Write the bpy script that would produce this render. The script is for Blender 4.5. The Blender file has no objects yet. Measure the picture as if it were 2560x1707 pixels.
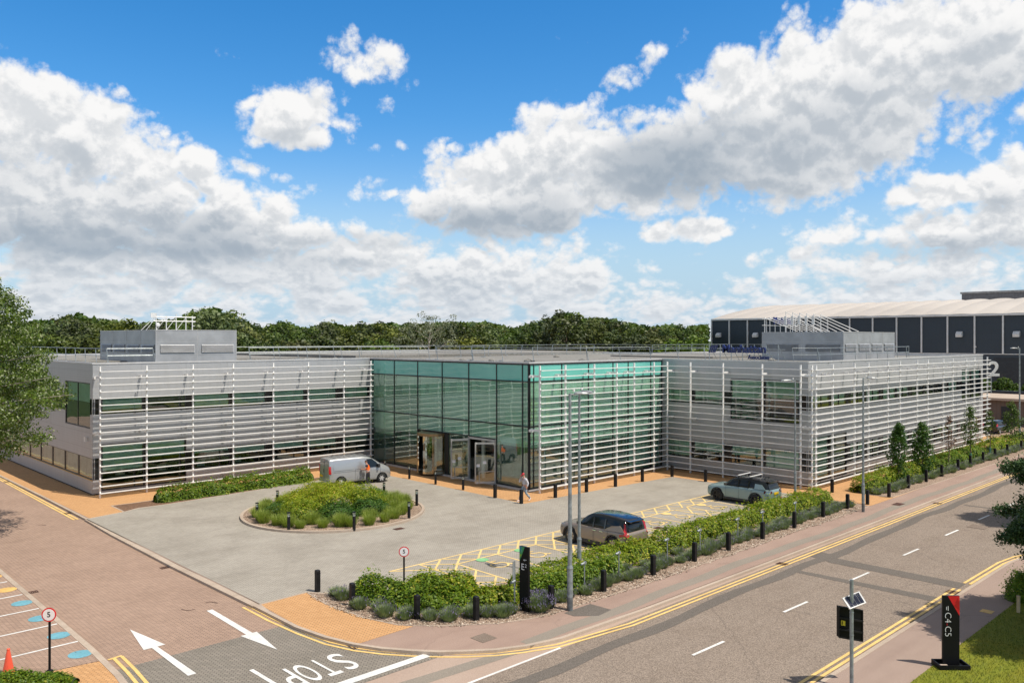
import bpy, bmesh, math, random
import numpy as np
from mathutils import Vector, Matrix, noise
R = math.radians
random.seed(7)
rng = np.random.default_rng(7)
sc = bpy.context.scene
COL = sc.collection

# ---------------------------------------------------------------- survey
# Plan coordinates (a, b) run along and out of the building's front walls; world = (a, -b, z)
CAMA, CAMB, CAMH = -17.41, 57.21, 10.2
AX = (0.71904487, 0.69496365)     # direction of +a seen from the camera (right, forward)
BX = (0.69496365, -0.71904487)    # direction of +b
FOC, HOR = 2049.0, 847.0

def at(u, v, z=0.0):
    """where a sight line through photo point (u, v) meets height z, as (a, b)"""
    Y = FOC * (CAMH - z) / (v - HOR)
    X = (u - 1280.0) / FOC * Y
    return (CAMA + X * AX[0] + Y * AX[1], CAMB + X * BX[0] + Y * BX[1])

def dist(u, Y):
    X = (u - 1280.0) / FOC * Y
    return (CAMA + X * AX[0] + Y * AX[1], CAMB + X * BX[0] + Y * BX[1])

def rd(p):
    """survey point on the carriageway, which lies 0.1 m below the pavements"""
    return (CAMA + (p[0] - CAMA) * 1.0098, CAMB + (p[1] - CAMB) * 1.0098)

# ---------------------------------------------------------------- node helpers
class NT:
    def __init__(s, tree):
        s.t = tree; s.n = tree.nodes; s.l = tree.links
    def node(s, typ, **kw):
        nd = s.n.new(typ)
        for k, v in kw.items():
            setattr(nd, k, v)
        return nd
    def put(s, sock, v):
        if hasattr(v, 'is_linked') or hasattr(v, 'links'):
            s.l.new(v, sock)
        else:
            sock.default_value = v
    def m(s, op, a, b=None, c=None, clamp=False):
        nd = s.n.new('ShaderNodeMath'); nd.operation = op; nd.use_clamp = clamp
        s.put(nd.inputs[0], a)
        if b is not None: s.put(nd.inputs[1], b)
        if c is not None: s.put(nd.inputs[2], c)
        return nd.outputs[0]
    def mr(s, v, a, b, c=0.0, d=1.0, smooth=True):
        nd = s.n.new('ShaderNodeMapRange')
        nd.interpolation_type = 'SMOOTHSTEP' if smooth else 'LINEAR'
        s.put(nd.inputs[0], v)
        for i, x in enumerate((a, b, c, d)): s.put(nd.inputs[i + 1], x)
        return nd.outputs[0]
    def mix(s, f, a, b, mode='MIX'):
        nd = s.n.new('ShaderNodeMix'); nd.data_type = 'RGBA'; nd.blend_type = mode
        s.put(nd.inputs[0], f)
        for i, x in ((6, a), (7, b)):
            if isinstance(x, tuple) and len(x) == 3: x = x + (1,)
            s.put(nd.inputs[i], x)
        return nd.outputs[2]
    def noise(s, vec, scale, detail=3, rough=0.5, dist=0.0):
        nd = s.n.new('ShaderNodeTexNoise')
        if vec is not None: s.put(nd.inputs['Vector'], vec)
        nd.inputs['Scale'].default_value = scale
        nd.inputs['Detail'].default_value = detail
        nd.inputs['Roughness'].default_value = rough
        nd.inputs['Distortion'].default_value = dist
        return nd.outputs[0]
    def coord(s, kind='Object'):
        nd = s.n.new('ShaderNodeTexCoord')
        return nd.outputs[kind]
    def mapping(s, vec, loc=(0, 0, 0), rot=(0, 0, 0), scale=(1, 1, 1)):
        nd = s.n.new('ShaderNodeMapping')
        s.put(nd.inputs['Vector'], vec)
        nd.inputs['Location'].default_value = loc
        nd.inputs['Rotation'].default_value = rot
        nd.inputs['Scale'].default_value = scale
        return nd.outputs[0]
    def bump(s, h, strength=0.3, distance=0.02):
        nd = s.n.new('ShaderNodeBump')
        nd.inputs['Strength'].default_value = strength
        nd.inputs['Distance'].default_value = distance
        s.l.new(h, nd.inputs['Height'])
        return nd.outputs[0]

MATS = {}
def new_mat(name):
    m = bpy.data.materials.new(name)
    m.use_nodes = True
    m.node_tree.nodes.clear()
    t = NT(m.node_tree)
    out = t.node('ShaderNodeOutputMaterial')
    MATS[name] = m
    return m, t, out

def mat(name, col, rough=0.6, metal=0.0, var=0.12, vs=1.5, fine=0.0, fs=40.0, bump=0.0, bs=60.0, coat=0.0, col2=None, emit=0, spec=0.5):
    """principled surface with large and fine noise in colour"""
    if name in MATS: return MATS[name]
    m, t, out = new_mat(name)
    p = t.node('ShaderNodeBsdfPrincipled')
    co = t.coord()
    n1 = t.noise(co, vs, 4, 0.6)
    c2 = col2 if col2 else tuple(max(0, c * (1 - var * 2)) for c in col)
    c1 = tuple(min(1, c * (1 + var)) for c in col) if not col2 else col
    c = t.mix(t.mr(n1, 0.3, 0.7), c2, c1)
    if fine:
        n2 = t.noise(co, fs, 2, 0.7)
        c = t.mix(t.mr(n2, 0.3, 0.7), t.mix(fine, c, (0, 0, 0)), t.mix(fine * 0.4, c, (1, 1, 1)))
    t.l.new(c, p.inputs['Base Color'])
    p.inputs['Roughness'].default_value = rough
    p.inputs['Metallic'].default_value = metal
    p.inputs['Specular IOR Level'].default_value = spec
    p.inputs['Coat Weight'].default_value = coat
    p.inputs['Coat Roughness'].default_value = 0.05
    if emit:
        t.l.new(c, p.inputs['Emission Color']); p.inputs['Emission Strength'].default_value = emit
    if bump:
        t.l.new(t.bump(t.noise(co, bs, 3, 0.6), bump), p.inputs['Normal'])
    t.l.new(p.outputs[0], out.inputs[0])
    return m

def leaf_mat(name, c1, c2, c3=None, thr=0.93, trans=0.35, rough=0.5, big=0.35, bigs=0.8, vary=0.0):
    m, t, out = new_mat(name)
    g = t.node('ShaderNodeNewGeometry')
    r = g.outputs['Random Per Island']
    c = t.mix(r, c1, c2)
    if c3: c = t.mix(t.mr(r, thr, thr + 0.01), c, c3)
    if vary:
        oi = t.node('ShaderNodeObjectInfo'); orr = oi.outputs['Random']
        hs = t.node('ShaderNodeHueSaturation'); t.l.new(c, hs.inputs['Color'])
        t.l.new(t.m('MULTIPLY_ADD', orr, 1.0 * vary, 1.0 - 0.6 * vary), hs.inputs['Value'])
        t.l.new(t.m('MULTIPLY_ADD', t.m('FRACT', t.m('MULTIPLY', orr, 7.3)), 0.05, 0.47), hs.inputs['Hue'])
        t.l.new(t.m('MULTIPLY_ADD', t.m('FRACT', t.m('MULTIPLY', orr, 13.7)), -0.35, 1.05), hs.inputs['Saturation'])
        c = hs.outputs[0]
    n = t.noise(t.coord(), bigs, 3, 0.6)
    c = t.mix(t.mr(n, 0.35, 0.65, 0, big), c, t.mix(1.0, c, (0.45, 0.5, 0.4), 'MULTIPLY'))
    d = t.node('ShaderNodeBsdfPrincipled')
    d.inputs['Roughness'].default_value = rough
    d.inputs['Specular IOR Level'].default_value = 0.35
    t.l.new(c, d.inputs['Base Color'])
    tr = t.node('ShaderNodeBsdfTranslucent')
    t.l.new(t.mix(1.0, c, (1.0, 1.15, 0.6), 'MULTIPLY'), tr.inputs[0])
    mx = t.node('ShaderNodeMixShader'); mx.inputs[0].default_value = trans
    t.l.new(d.outputs[0], mx.inputs[1]); t.l.new(tr.outputs[0], mx.inputs[2])
    t.l.new(mx.outputs[0], out.inputs[0])
    return m

def glass_mat(name, tint, refl=0.25, wob=0.0, wscale=0.6, body=None):
    m, t, out = new_mat(name)
    tr = t.node('ShaderNodeBsdfTransparent'); tr.inputs[0].default_value = tint + (1,)
    gl = t.node('ShaderNodeBsdfGlossy'); gl.inputs['Roughness'].default_value = 0.0
    gl.inputs[0].default_value = (0.92, 1, 0.97, 1)
    if wob:
        nb = t.bump(t.noise(t.coord(), wscale, 1, 0.4), wob, 0.05)
        t.l.new(nb, gl.inputs['Normal'])
    lw = t.node('ShaderNodeLayerWeight'); lw.inputs[0].default_value = 0.45
    f = t.m('MULTIPLY_ADD', lw.outputs['Fresnel'], 1 - refl, refl, clamp=True)
    base = tr.outputs[0]
    if body:
        df = t.node('ShaderNodeBsdfDiffuse'); df.inputs[0].default_value = body[:3] + (1,)
        m0 = t.node('ShaderNodeMixShader'); m0.inputs[0].default_value = body[3]
        t.l.new(tr.outputs[0], m0.inputs[1]); t.l.new(df.outputs[0], m0.inputs[2]); base = m0.outputs[0]
    mx = t.node('ShaderNodeMixShader')
    t.l.new(f, mx.inputs[0]); t.l.new(base, mx.inputs[1]); t.l.new(gl.outputs[0], mx.inputs[2])
    t.l.new(mx.outputs[0], out.inputs[0])
    return m

def paver_mat(name, c1, c2, cm, size=0.2, rot=45, mortar=0.012, blot=0.25, rows=0.1):
    m, t, out = new_mat(name)
    co = t.mapping(t.coord(), rot=(0, 0, R(rot)))
    b = t.node('ShaderNodeTexBrick')
    t.l.new(co, b.inputs['Vector'])
    b.inputs['Scale'].default_value = 1.0
    b.inputs['Brick Width'].default_value = size
    b.inputs['Row Height'].default_value = rows
    b.inputs['Mortar Size'].default_value = mortar
    b.inputs['Mortar Smooth'].default_value = 0.2
    b.inputs['Color1'].default_value = c1 + (1,)
    b.inputs['Color2'].default_value = c2 + (1,)
    b.inputs['Mortar'].default_value = cm + (1,)
    c = b.outputs[0]
    n = t.noise(t.coord(), 0.35, 5, 0.65)
    c = t.mix(t.mr(n, 0.35, 0.7, 0, blot), c, t.mix(1.0, c, (0.62, 0.6, 0.58), 'MULTIPLY'))
    # tyre-polished streaks
    n2 = t.noise(t.mapping(t.coord(), rot=(0, 0, R(8)), scale=(0.25, 1.4, 1)), 1.0, 4, 0.6)
    c = t.mix(t.mr(n2, 0.45, 0.8, 0, blot * 0.9), c, t.mix(1.0, c, (0.75, 0.74, 0.73), 'MULTIPLY'))
    n3 = t.noise(t.coord(), 9.0, 3, 0.7)
    c = t.mix(t.mr(n3, 0.3, 0.75, 0, 0.22), c, t.mix(1.0, c, (0.7, 0.68, 0.66), 'MULTIPLY'))
    p = t.node('ShaderNodeBsdfPrincipled'); p.inputs['Roughness'].default_value = 0.85
    p.inputs['Specular IOR Level'].default_value = 0.3
    t.l.new(c, p.inputs['Base Color'])
    t.l.new(t.bump(b.outputs['Fac'], -0.3, 0.01), p.inputs['Normal'])
    t.l.new(p.outputs[0], out.inputs[0])
    return m

def speckle_mat(name, c1, c2, scale=60, blot=(0.8, 0.78, 0.76), bl=0.5, rough=0.9, bs=0.6, crack=0.0):
    m, t, out = new_mat(name)
    co = t.coord()
    v = t.noise(co, scale, 2, 0.8)
    c = t.mix(t.mr(v, 0.35, 0.65), c1, c2)
    n = t.noise(co, 0.4, 6, 0.65)
    c = t.mix(t.mr(n, 0.35, 0.7, 0, bl), c, t.mix(1.0, c, blot, 'MULTIPLY'))
    n = t.noise(t.mapping(co, scale=(0.12, 1.1, 1)), 1.3, 4, 0.6)
    c = t.mix(t.mr(n, 0.4, 0.75, 0, bl), c, t.mix(1.0, c, blot, 'MULTIPLY'))
    if crack:
        vo = t.node('ShaderNodeTexVoronoi'); vo.feature = 'DISTANCE_TO_EDGE'; vo.inputs['Scale'].default_value = 0.16
        wv = t.n.new('ShaderNodeVectorMath'); wv.operation = 'ADD'
        nz = t.node('ShaderNodeTexNoise'); nz.inputs['Scale'].default_value = 0.9; nz.inputs['Detail'].default_value = 5
        t.l.new(co, nz.inputs['Vector'])
        t.l.new(co, wv.inputs[0]); t.l.new(nz.outputs[1], wv.inputs[1]); t.l.new(wv.outputs[0], vo.inputs['Vector'])
        c = t.mix(t.mr(vo.outputs[0], 0.0, 0.006, crack, 0), c, (0.06, 0.05, 0.045))
    p = t.node('ShaderNodeBsdfPrincipled'); p.inputs['Roughness'].default_value = rough
    p.inputs['Specular IOR Level'].default_value = 0.3
    t.l.new(c, p.inputs['Base Color'])
    t.l.new(t.bump(v, 0.25, 0.01), p.inputs['Normal'])
    t.l.new(p.outputs[0], out.inputs[0])
    return m

def paint_mat(name, col, wear=0.5, scale=14):
    """road paint, worn through in specks to the surface below"""
    m, t, out = new_mat(name)
    co = t.coord()
    p = t.node('ShaderNodeBsdfPrincipled'); p.inputs['Roughness'].default_value = 0.7
    n = t.noise(co, 1.2, 5, 0.7)
    t.l.new(t.mix(t.mr(n, 0.35, 0.7), tuple(c * 0.78 for c in col), col), p.inputs['Base Color'])
    tr = t.node('ShaderNodeBsdfTransparent')
    n2 = t.noise(co, scale, 4, 0.75)
    f = t.mr(n2, wear - 0.06, wear + 0.04, 0.25, 1)
    mx = t.node('ShaderNodeMixShader')
    t.l.new(f, mx.inputs[0]); t.l.new(tr.outputs[0], mx.inputs[1]); t.l.new(p.outputs[0], mx.inputs[2])
    t.l.new(mx.outputs[0], out.inputs[0])
    return m

def clad_mat(name, col, rough=0.42, metal=0.35):
    """ribbed metal wall panels: thin horizontal ribs, sheet joints"""
    m, t, out = new_mat(name)
    co = t.coord()
    sep = t.node('ShaderNodeSeparateXYZ'); t.l.new(co, sep.inputs[0])
    z = sep.outputs[2]
    rib = t.m('FRACT', t.m('MULTIPLY', z, 6.0))
    ribl = t.mr(t.m('ABSOLUTE', t.m('SUBTRACT', rib, 0.5)), 0.42, 0.5)
    j = t.m('FRACT', t.m('ADD', t.m('MULTIPLY', z, 0.987), 0.02))
    jl = t.mr(j, 0.0, 0.022, 1, 0)
    xy = t.m('ADD', sep.outputs[0], sep.outputs[1])
    jx = t.mr(t.m('FRACT', t.m('MULTIPLY', xy, 0.3279)), 0.0, 0.006, 1, 0)
    pan = t.node('ShaderNodeTexWhiteNoise'); pan.noise_dimensions = '2D'
    cmb = t.node('ShaderNodeCombineXYZ')
    t.l.new(t.m('FLOOR', t.m('MULTIPLY', xy, 0.3279)), cmb.inputs[0])
    t.l.new(t.m('FLOOR', t.m('ADD', t.m('MULTIPLY', z, 0.987), 0.02)), cmb.inputs[1])
    t.l.new(cmb.outputs[0], pan.inputs[0])
    c = t.mix(t.m('MULTIPLY', pan.outputs[0], 0.14), col, tuple(x * 0.6 for x in col))
    c = t.mix(t.m('MULTIPLY', ribl, 0.22), c, (0.05, 0.05, 0.05))
    c = t.mix(t.m('MULTIPLY', t.m('MAXIMUM', jl, jx), 0.6), c, (0.04, 0.04, 0.04))
    n = t.noise(t.mapping(co, scale=(3, 3, 0.3)), 1.0, 5, 0.65)
    c = t.mix(t.mr(n, 0.4, 0.75, 0, 0.25), c, t.mix(1.0, c, (0.72, 0.7, 0.66), 'MULTIPLY'))
    p = t.node('ShaderNodeBsdfPrincipled')
    t.l.new(c, p.inputs['Base Color'])
    p.inputs['Roughness'].default_value = rough; p.inputs['Metallic'].default_value = metal
    t.l.new(t.bump(rib, 0.15, 0.01), p.inputs['Normal'])
    t.l.new(p.outputs[0], out.inputs[0])
    return m

# ---------------------------------------------------------------- mesh helpers
def tag(o, label=None, cat=None, group=None, kind=None):
    if label: o['label'] = label
    if cat: o['category'] = cat
    if group: o['group'] = group
    if kind: o['kind'] = kind
    return o

def link(name, me, m, parent=None, smooth=False):
    o = bpy.data.objects.new(name, me); COL.objects.link(o)
    for x in (m if isinstance(m, (list, tuple)) else [m]): me.materials.append(x)
    if parent: o.parent = parent
    if smooth:
        me.polygons.foreach_set('use_smooth', [True] * len(me.polygons))
    return o

def thing(name, label, cat, loc=(0, 0, 0), rz=0.0, group=None):
    o = bpy.data.objects.new(name, None); COL.objects.link(o)
    o.empty_display_size = 0.3
    o.location = loc; o.rotation_euler = (0, 0, rz)
    return tag(o, label, cat, group)

def W(a, b, z=0.0): return (a, -b, z)

def copy_tree(o, parent=None):
    c = o.copy(); COL.objects.link(c); c.parent = parent
    for ch in o.children: copy_tree(ch, c)
    return c

def Fa(val, sgn):     # facade on plane a = val; s runs along b
    return lambda s, z, d: (val + sgn * d, -s, z)
def Fb(val, sgn):     # facade on plane b = val; s runs along a
    return lambda s, z, d: (s, -(val + sgn * d), z)

class MB:
    def __init__(s): s.v = []; s.f = []; s.mi = []; s.k = 0
    def add(s, vs, fs):
        n = len(s.v); s.v += [tuple(p) for p in vs]
        for f in fs: s.f.append([n + i for i in f]); s.mi.append(s.k)
        return s
    def box(s, x0, x1, y0, y1, z0, z1, F=None):
        vs = [(x, y, z) for z in (z0, z1) for y in (y0, y1) for x in (x0, x1)]
        if F: vs = [F(*p) for p in vs]
        return s.add(vs, [(0, 2, 3, 1), (4, 5, 7, 6), (0, 1, 5, 4), (2, 6, 7, 3), (0, 4, 6, 2), (1, 3, 7, 5)])
    def fbox(s, F, s0, s1, z0, z1, d0, d1):
        vs = [F(a, z, d) for d in (d0, d1) for z in (z0, z1) for a in (s0, s1)]
        return s.add(vs, [(0, 2, 3, 1), (4, 5, 7, 6), (0, 1, 5, 4), (2, 6, 7, 3), (0, 4, 6, 2), (1, 3, 7, 5)])
    def prism(s, pts, z0, z1):
        n = len(pts)
        vs = [(p[0], p[1], z0) for p in pts] + [(p[0], p[1], z1) for p in pts]
        fs = [tuple(range(n))[::-1], tuple(range(n, 2 * n))] + [(i, (i + 1) % n, n + (i + 1) % n, n + i) for i in range(n)]
        return s.add(vs, fs)
    def bar(s, p0, p1, w, h=None, up=(0, 0, 1)):
        h = h or w
        p0, p1 = Vector(p0), Vector(p1); d = (p1 - p0).normalized(); u = Vector(up)
        if abs(d.dot(u)) > 0.98: u = Vector((1, 0, 0))
        x = d.cross(u).normalized(); y = x.cross(d).normalized()
        vs = [p + x * i * w / 2 + y * j * h / 2 for p in (p0, p1) for i, j in ((-1, -1), (1, -1), (1, 1), (-1, 1))]
        return s.add(vs, [(0, 3, 2, 1), (4, 5, 6, 7), (0, 1, 5, 4), (1, 2, 6, 5), (2, 3, 7, 6), (3, 0, 4, 7)])
    def cyl(s, p0, p1, r0, r1=None, n=10, cap=True):
        r1 = r0 if r1 is None else r1
        p0, p1 = Vector(p0), Vector(p1); d = (p1 - p0).normalized(); u = Vector((0, 0, 1))
        if abs(d.dot(u)) > 0.98: u = Vector((1, 0, 0))
        x = d.cross(u).normalized(); y = x.cross(d).normalized()
        vs = []
        for p, r in ((p0, r0), (p1, r1)):
            for i in range(n):
                t = 2 * math.pi * i / n
                vs.append(p + x * r * math.cos(t) + y * r * math.sin(t))
        fs = [(i, (i + 1) % n, n + (i + 1) % n, n + i) for i in range(n)]
        if cap: fs += [tuple(range(n))[::-1], tuple(range(n, 2 * n))]
        return s.add(vs, fs)
    def lathe(s, prof, n=16, c=(0, 0, 0), axis='z'):
        vs = []
        for r, z in prof:
            for i in range(n):
                t = 2 * math.pi * i / n
                p = (r * math.cos(t), r * math.sin(t), z)
                if axis == 'y': p = (p[0], p[2], p[1])
                vs.append((c[0] + p[0], c[1] + p[1], c[2] + p[2]))
        fs = []
        for k in range(len(prof) - 1):
            for i in range(n):
                j = (i + 1) % n
                fs.append((k * n + i, k * n + j, (k + 1) * n + j, (k + 1) * n + i))
        return s.add(vs, fs)
    def strip(s, pts, w, z, closed=False):
        """flat ribbon along a plan polyline in world x, y"""
        n = len(pts); L = []
        for i in range(n):
            p = Vector(pts[i][:2])
            a = Vector(pts[i - 1][:2]) if (i > 0 or closed) else None
            b = Vector(pts[(i + 1) % n][:2]) if (i < n - 1 or closed) else None
            d1 = (p - a).normalized() if a is not None else None
            d2 = (b - p).normalized() if b is not None else None
            d = (d1 + d2).normalized() if d1 is not None and d2 is not None else (d1 or d2)
            nn = Vector((-d.y, d.x))
            k = 1.0
            if d1 is not None and d2 is not None: k = 1 / max(0.5, d.dot(d1))
            L.append((p + nn * w / 2 * k, p - nn * w / 2 * k))
        vs = [(q.x, q.y, z) for pr in L for q in pr]
        m = n if closed else n - 1
        return s.add(vs, [(2 * i, 2 * i + 1, (2 * i + 3) % (2 * n), (2 * i + 2) % (2 * n)) for i in range(m)])
    def wall(s, pts, w, z0, z1, closed=False):
        """solid ribbon (kerb) along a polyline"""
        n0 = len(s.v); k0 = len(s.f)
        s.strip(pts, w, z1, closed)
        n = len(pts); m = n if closed else n - 1
        top = s.v[n0:]
        s.add([(p[0], p[1], z0) for p in top], [])
        B = n0 + len(top)
        for i in range(m):
            j = (i + 1) % n
            s.f.append([n0 + 2 * i, n0 + 2 * j, B + 2 * j, B + 2 * i]); s.mi.append(s.k)
            s.f.append([n0 + 2 * i + 1, B + 2 * i + 1, B + 2 * j + 1, n0 + 2 * j + 1]); s.mi.append(s.k)
        if not closed:
            s.f.append([n0, B, B + 1, n0 + 1]); s.mi.append(s.k)
            e = 2 * (n - 1)
            s.f.append([n0 + e, n0 + e + 1, B + e + 1, B + e]); s.mi.append(s.k)
        return s
    def build_each(s, name, m, parent=None, n=8):
        """one object for every n-vertex solid collected so far"""
        out = []
        nf = len(s.f) * n // max(1, len(s.v))
        for k in range(len(s.v) // n):
            q = MB(); q.v = s.v[k * n:(k + 1) * n]; q.f = [[i - k * n for i in f] for f in s.f[k * nf:(k + 1) * nf]]; q.mi = [0] * nf
            out.append(q.build(name, m, parent))
        return out
    def build(s, name, m, parent=None, smooth=False, fix=True):
        me = bpy.data.meshes.new(name)
        me.from_pydata(s.v, [], s.f)
        ms = m if isinstance(m, (list, tuple)) else [m]
        if len(ms) > 1: me.polygons.foreach_set('material_index', s.mi)
        if fix:
            bm = bmesh.new(); bm.from_mesh(me)
            bmesh.ops.recalc_face_normals(bm, faces=bm.faces)
            bm.to_mesh(me); bm.free()
        me.update()
        return link(name, me, ms, parent, smooth)

def wp(pts): return [(a, -b) for a, b in pts]

def sheet(name, pts, z, m, kind='structure', depth=None, parent=None):
    """flat area from plan points (a, b); with depth it is a slab"""
    mb = MB()
    if depth: mb.prism(wp(pts), z - depth, z)
    else: mb.add([(a, -b, z) for a, b in pts], [tuple(range(len(pts)))])
    o = mb.build(name, m, parent)
    me = o.data
    if not depth and len(me.polygons) and me.polygons[0].normal.z < 0: me.flip_normals()
    if kind and not parent: o['kind'] = kind
    return o

def text_mesh(body, size, ext, bold=0.0, align='CENTER', spacing=1.0, shear=0.0):
    cu = bpy.data.curves.new('lettering', 'FONT')
    cu.body = body; cu.size = size; cu.extrude = ext; cu.offset = bold
    cu.align_x = align; cu.align_y = 'CENTER'; cu.space_character = spacing; cu.shear = shear
    cu.resolution_u = 4
    ob = bpy.data.objects.new('lettering', cu); COL.objects.link(ob)
    dg = bpy.context.evaluated_depsgraph_get()
    me = bpy.data.meshes.new_from_object(ob.evaluated_get(dg))
    bpy.data.objects.remove(ob); bpy.data.curves.remove(cu)
    return me

def text(name, body, size, ext, m, parent, mtx, **kw):
    me = text_mesh(body, size, ext, **kw)
    me.materials.clear()
    o = link(name, me, m, parent)
    o.matrix_local = mtx
    return o

def leaf_mesh(name, P, s, m, parent=None, asp=0.55, N=None, up=0.3, var=0.35, hang=0.0):
    """one diamond leaf per point of P"""
    n = len(P); P = np.asarray(P, dtype=np.float64)
    if N is None: N = rng.normal(size=(n, 3)); N[:, 2] = np.abs(N[:, 2]) + up
    else: N = np.asarray(N) + rng.normal(size=(n, 3)) * 0.55; N[:, 2] += up
    N /= np.linalg.norm(N, axis=1)[:, None]
    T = rng.normal(size=(n, 3)); T[:, 2] -= hang
    T -= N * np.sum(T * N, axis=1)[:, None]; T /= np.linalg.norm(T, axis=1)[:, None]
    B = np.cross(N, T)
    sz = s * (1 + var * rng.uniform(-1, 1, n))[:, None]
    V = np.empty((n, 4, 3))
    V[:, 0] = P - T * sz / 2; V[:, 1] = P + B * sz * asp / 2 + T * sz * 0.05
    V[:, 2] = P + T * sz / 2 - N * sz * 0.12; V[:, 3] = P - B * sz * asp / 2 + T * sz * 0.05
    me = bpy.data.meshes.new(name)
    me.vertices.add(n * 4); me.vertices.foreach_set('co', V.reshape(-1).astype(np.float32))
    me.loops.add(n * 4); me.loops.foreach_set('vertex_index', np.arange(n * 4, dtype=np.int32))
    me.polygons.add(n); me.polygons.foreach_set('loop_start', np.arange(0, n * 4, 4, dtype=np.int32))
    me.update(calc_edges=True)
    if name == '_': return me
    return link(name, me, m, parent)

def blades_mesh(name, base, tip, w, m, parent=None, bend=0.3, seg=2):
    """thin arching blades from base to tip points"""
    base = np.asarray(base); tip = np.asarray(tip); n = len(base)
    d = tip - base; side = np.cross(d, [0, 0, 1.0]); side += rng.normal(size=(n, 3)) * 0.02
    side /= np.linalg.norm(side, axis=1)[:, None] + 1e-9
    V = np.empty((n, 2 * seg + 1, 3))
    for k in range(seg):
        t = k / seg
        p = base + d * t; p[:, 2] += bend * np.linalg.norm(d, axis=1) * math.sin(math.pi * t * 0.9)
        V[:, 2 * k] = p + side * w / 2 * (1 - t * 0.5); V[:, 2 * k + 1] = p - side * w / 2 * (1 - t * 0.5)
    V[:, 2 * seg] = tip
    nv = 2 * seg + 1
    quads = []
    idx = np.arange(n)[:, None] * nv
    loops = []; starts = []; 
    per = []
    for k in range(seg - 1): per.append([2 * k, 2 * k + 1, 2 * k + 3, 2 * k + 2])
    per.append([2 * seg - 2, 2 * seg - 1, 2 * seg])
    flat = np.concatenate([np.array(q) for q in per])
    lens = [len(q) for q in per]
    L = (idx + flat[None, :]).reshape(-1)
    st = np.cumsum([0] + lens[:-1])
    S = (np.arange(n)[:, None] * len(flat) + st[None, :]).reshape(-1)
    me = bpy.data.meshes.new(name)
    me.vertices.add(n * nv); me.vertices.foreach_set('co', V.reshape(-1).astype(np.float32))
    me.loops.add(len(L)); me.loops.foreach_set('vertex_index', L.astype(np.int32))
    me.polygons.add(len(S)); me.polygons.foreach_set('loop_start', S.astype(np.int32))
    me.update(calc_edges=True)
    return link(name, me, m, parent)

def nz(p, s=1.0): return noise.noise(Vector(p) * s)

# ---------------------------------------------------------------- camera
cd = bpy.data.cameras.new('camera'); cam = bpy.data.objects.new('camera', cd); COL.objects.link(cam)
cam.location = W(CAMA, CAMB, CAMH)
cam.rotation_euler = (R(90), 0, -math.atan2(AX[1], AX[0]) )
cd.sensor_width = 36; cd.lens = 36 * FOC / 2560.0
cd.shift_y = -(853.5 - HOR) / 2560.0
cd.clip_end = 6000; cd.clip_start = 0.3
sc.camera = cam
# heading: forward must be (AX[1], AX[0]-ish) in world; set it exactly
fwd = Vector((AX[1], -BX[1], 0)); fwd.normalize()
cam.rotation_euler = (R(90), 0, math.atan2(-fwd.x, fwd.y))
# ---------------------------------------------------------------- light and sky
SUN_EL = R(60)
sun_h = Vector((0.33, -0.945, 0)).normalized()
sdir = Vector((sun_h.x * math.cos(SUN_EL), sun_h.y * math.cos(SUN_EL), math.sin(SUN_EL)))
sl = bpy.data.lights.new('sun', 'SUN'); so = bpy.data.objects.new('sun', sl); COL.objects.link(so)
sl.energy = 5.0; sl.angle = R(0.53); sl.color = (1.0, 0.925, 0.82)
so.rotation_euler = sdir.to_track_quat('Z', 'Y').to_euler()
so.location = (0, -40, 60)

world = bpy.data.worlds.new('World'); sc.world = world; world.use_nodes = True
wt = world.node_tree; wt.nodes.clear()
t = NT(wt)
sky = t.node('ShaderNodeTexSky'); sky.sky_type = 'NISHITA'; sky.sun_disc = False
sky.sun_elevation = SUN_EL; sky.sun_rotation = math.atan2(sun_h.x, sun_h.y)
sky.altitude = 100; sky.air_density = 1.0; sky.dust_density = 0.6; sky.ozone_density = 2.5

# clouds live on sky directions: azimuth from north-east front, elevation; 1 unit = 100 survey px at the middle of the view
SK = 20.49
AZ0 = math.atan2(fwd.x, fwd.y)
def sky_pt(u, v):
    az = math.atan2(u - 1280.0, FOC); el = math.atan2(HOR - v, math.hypot(FOC, u - 1280.0))
    return az * SK, el * SK

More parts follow.
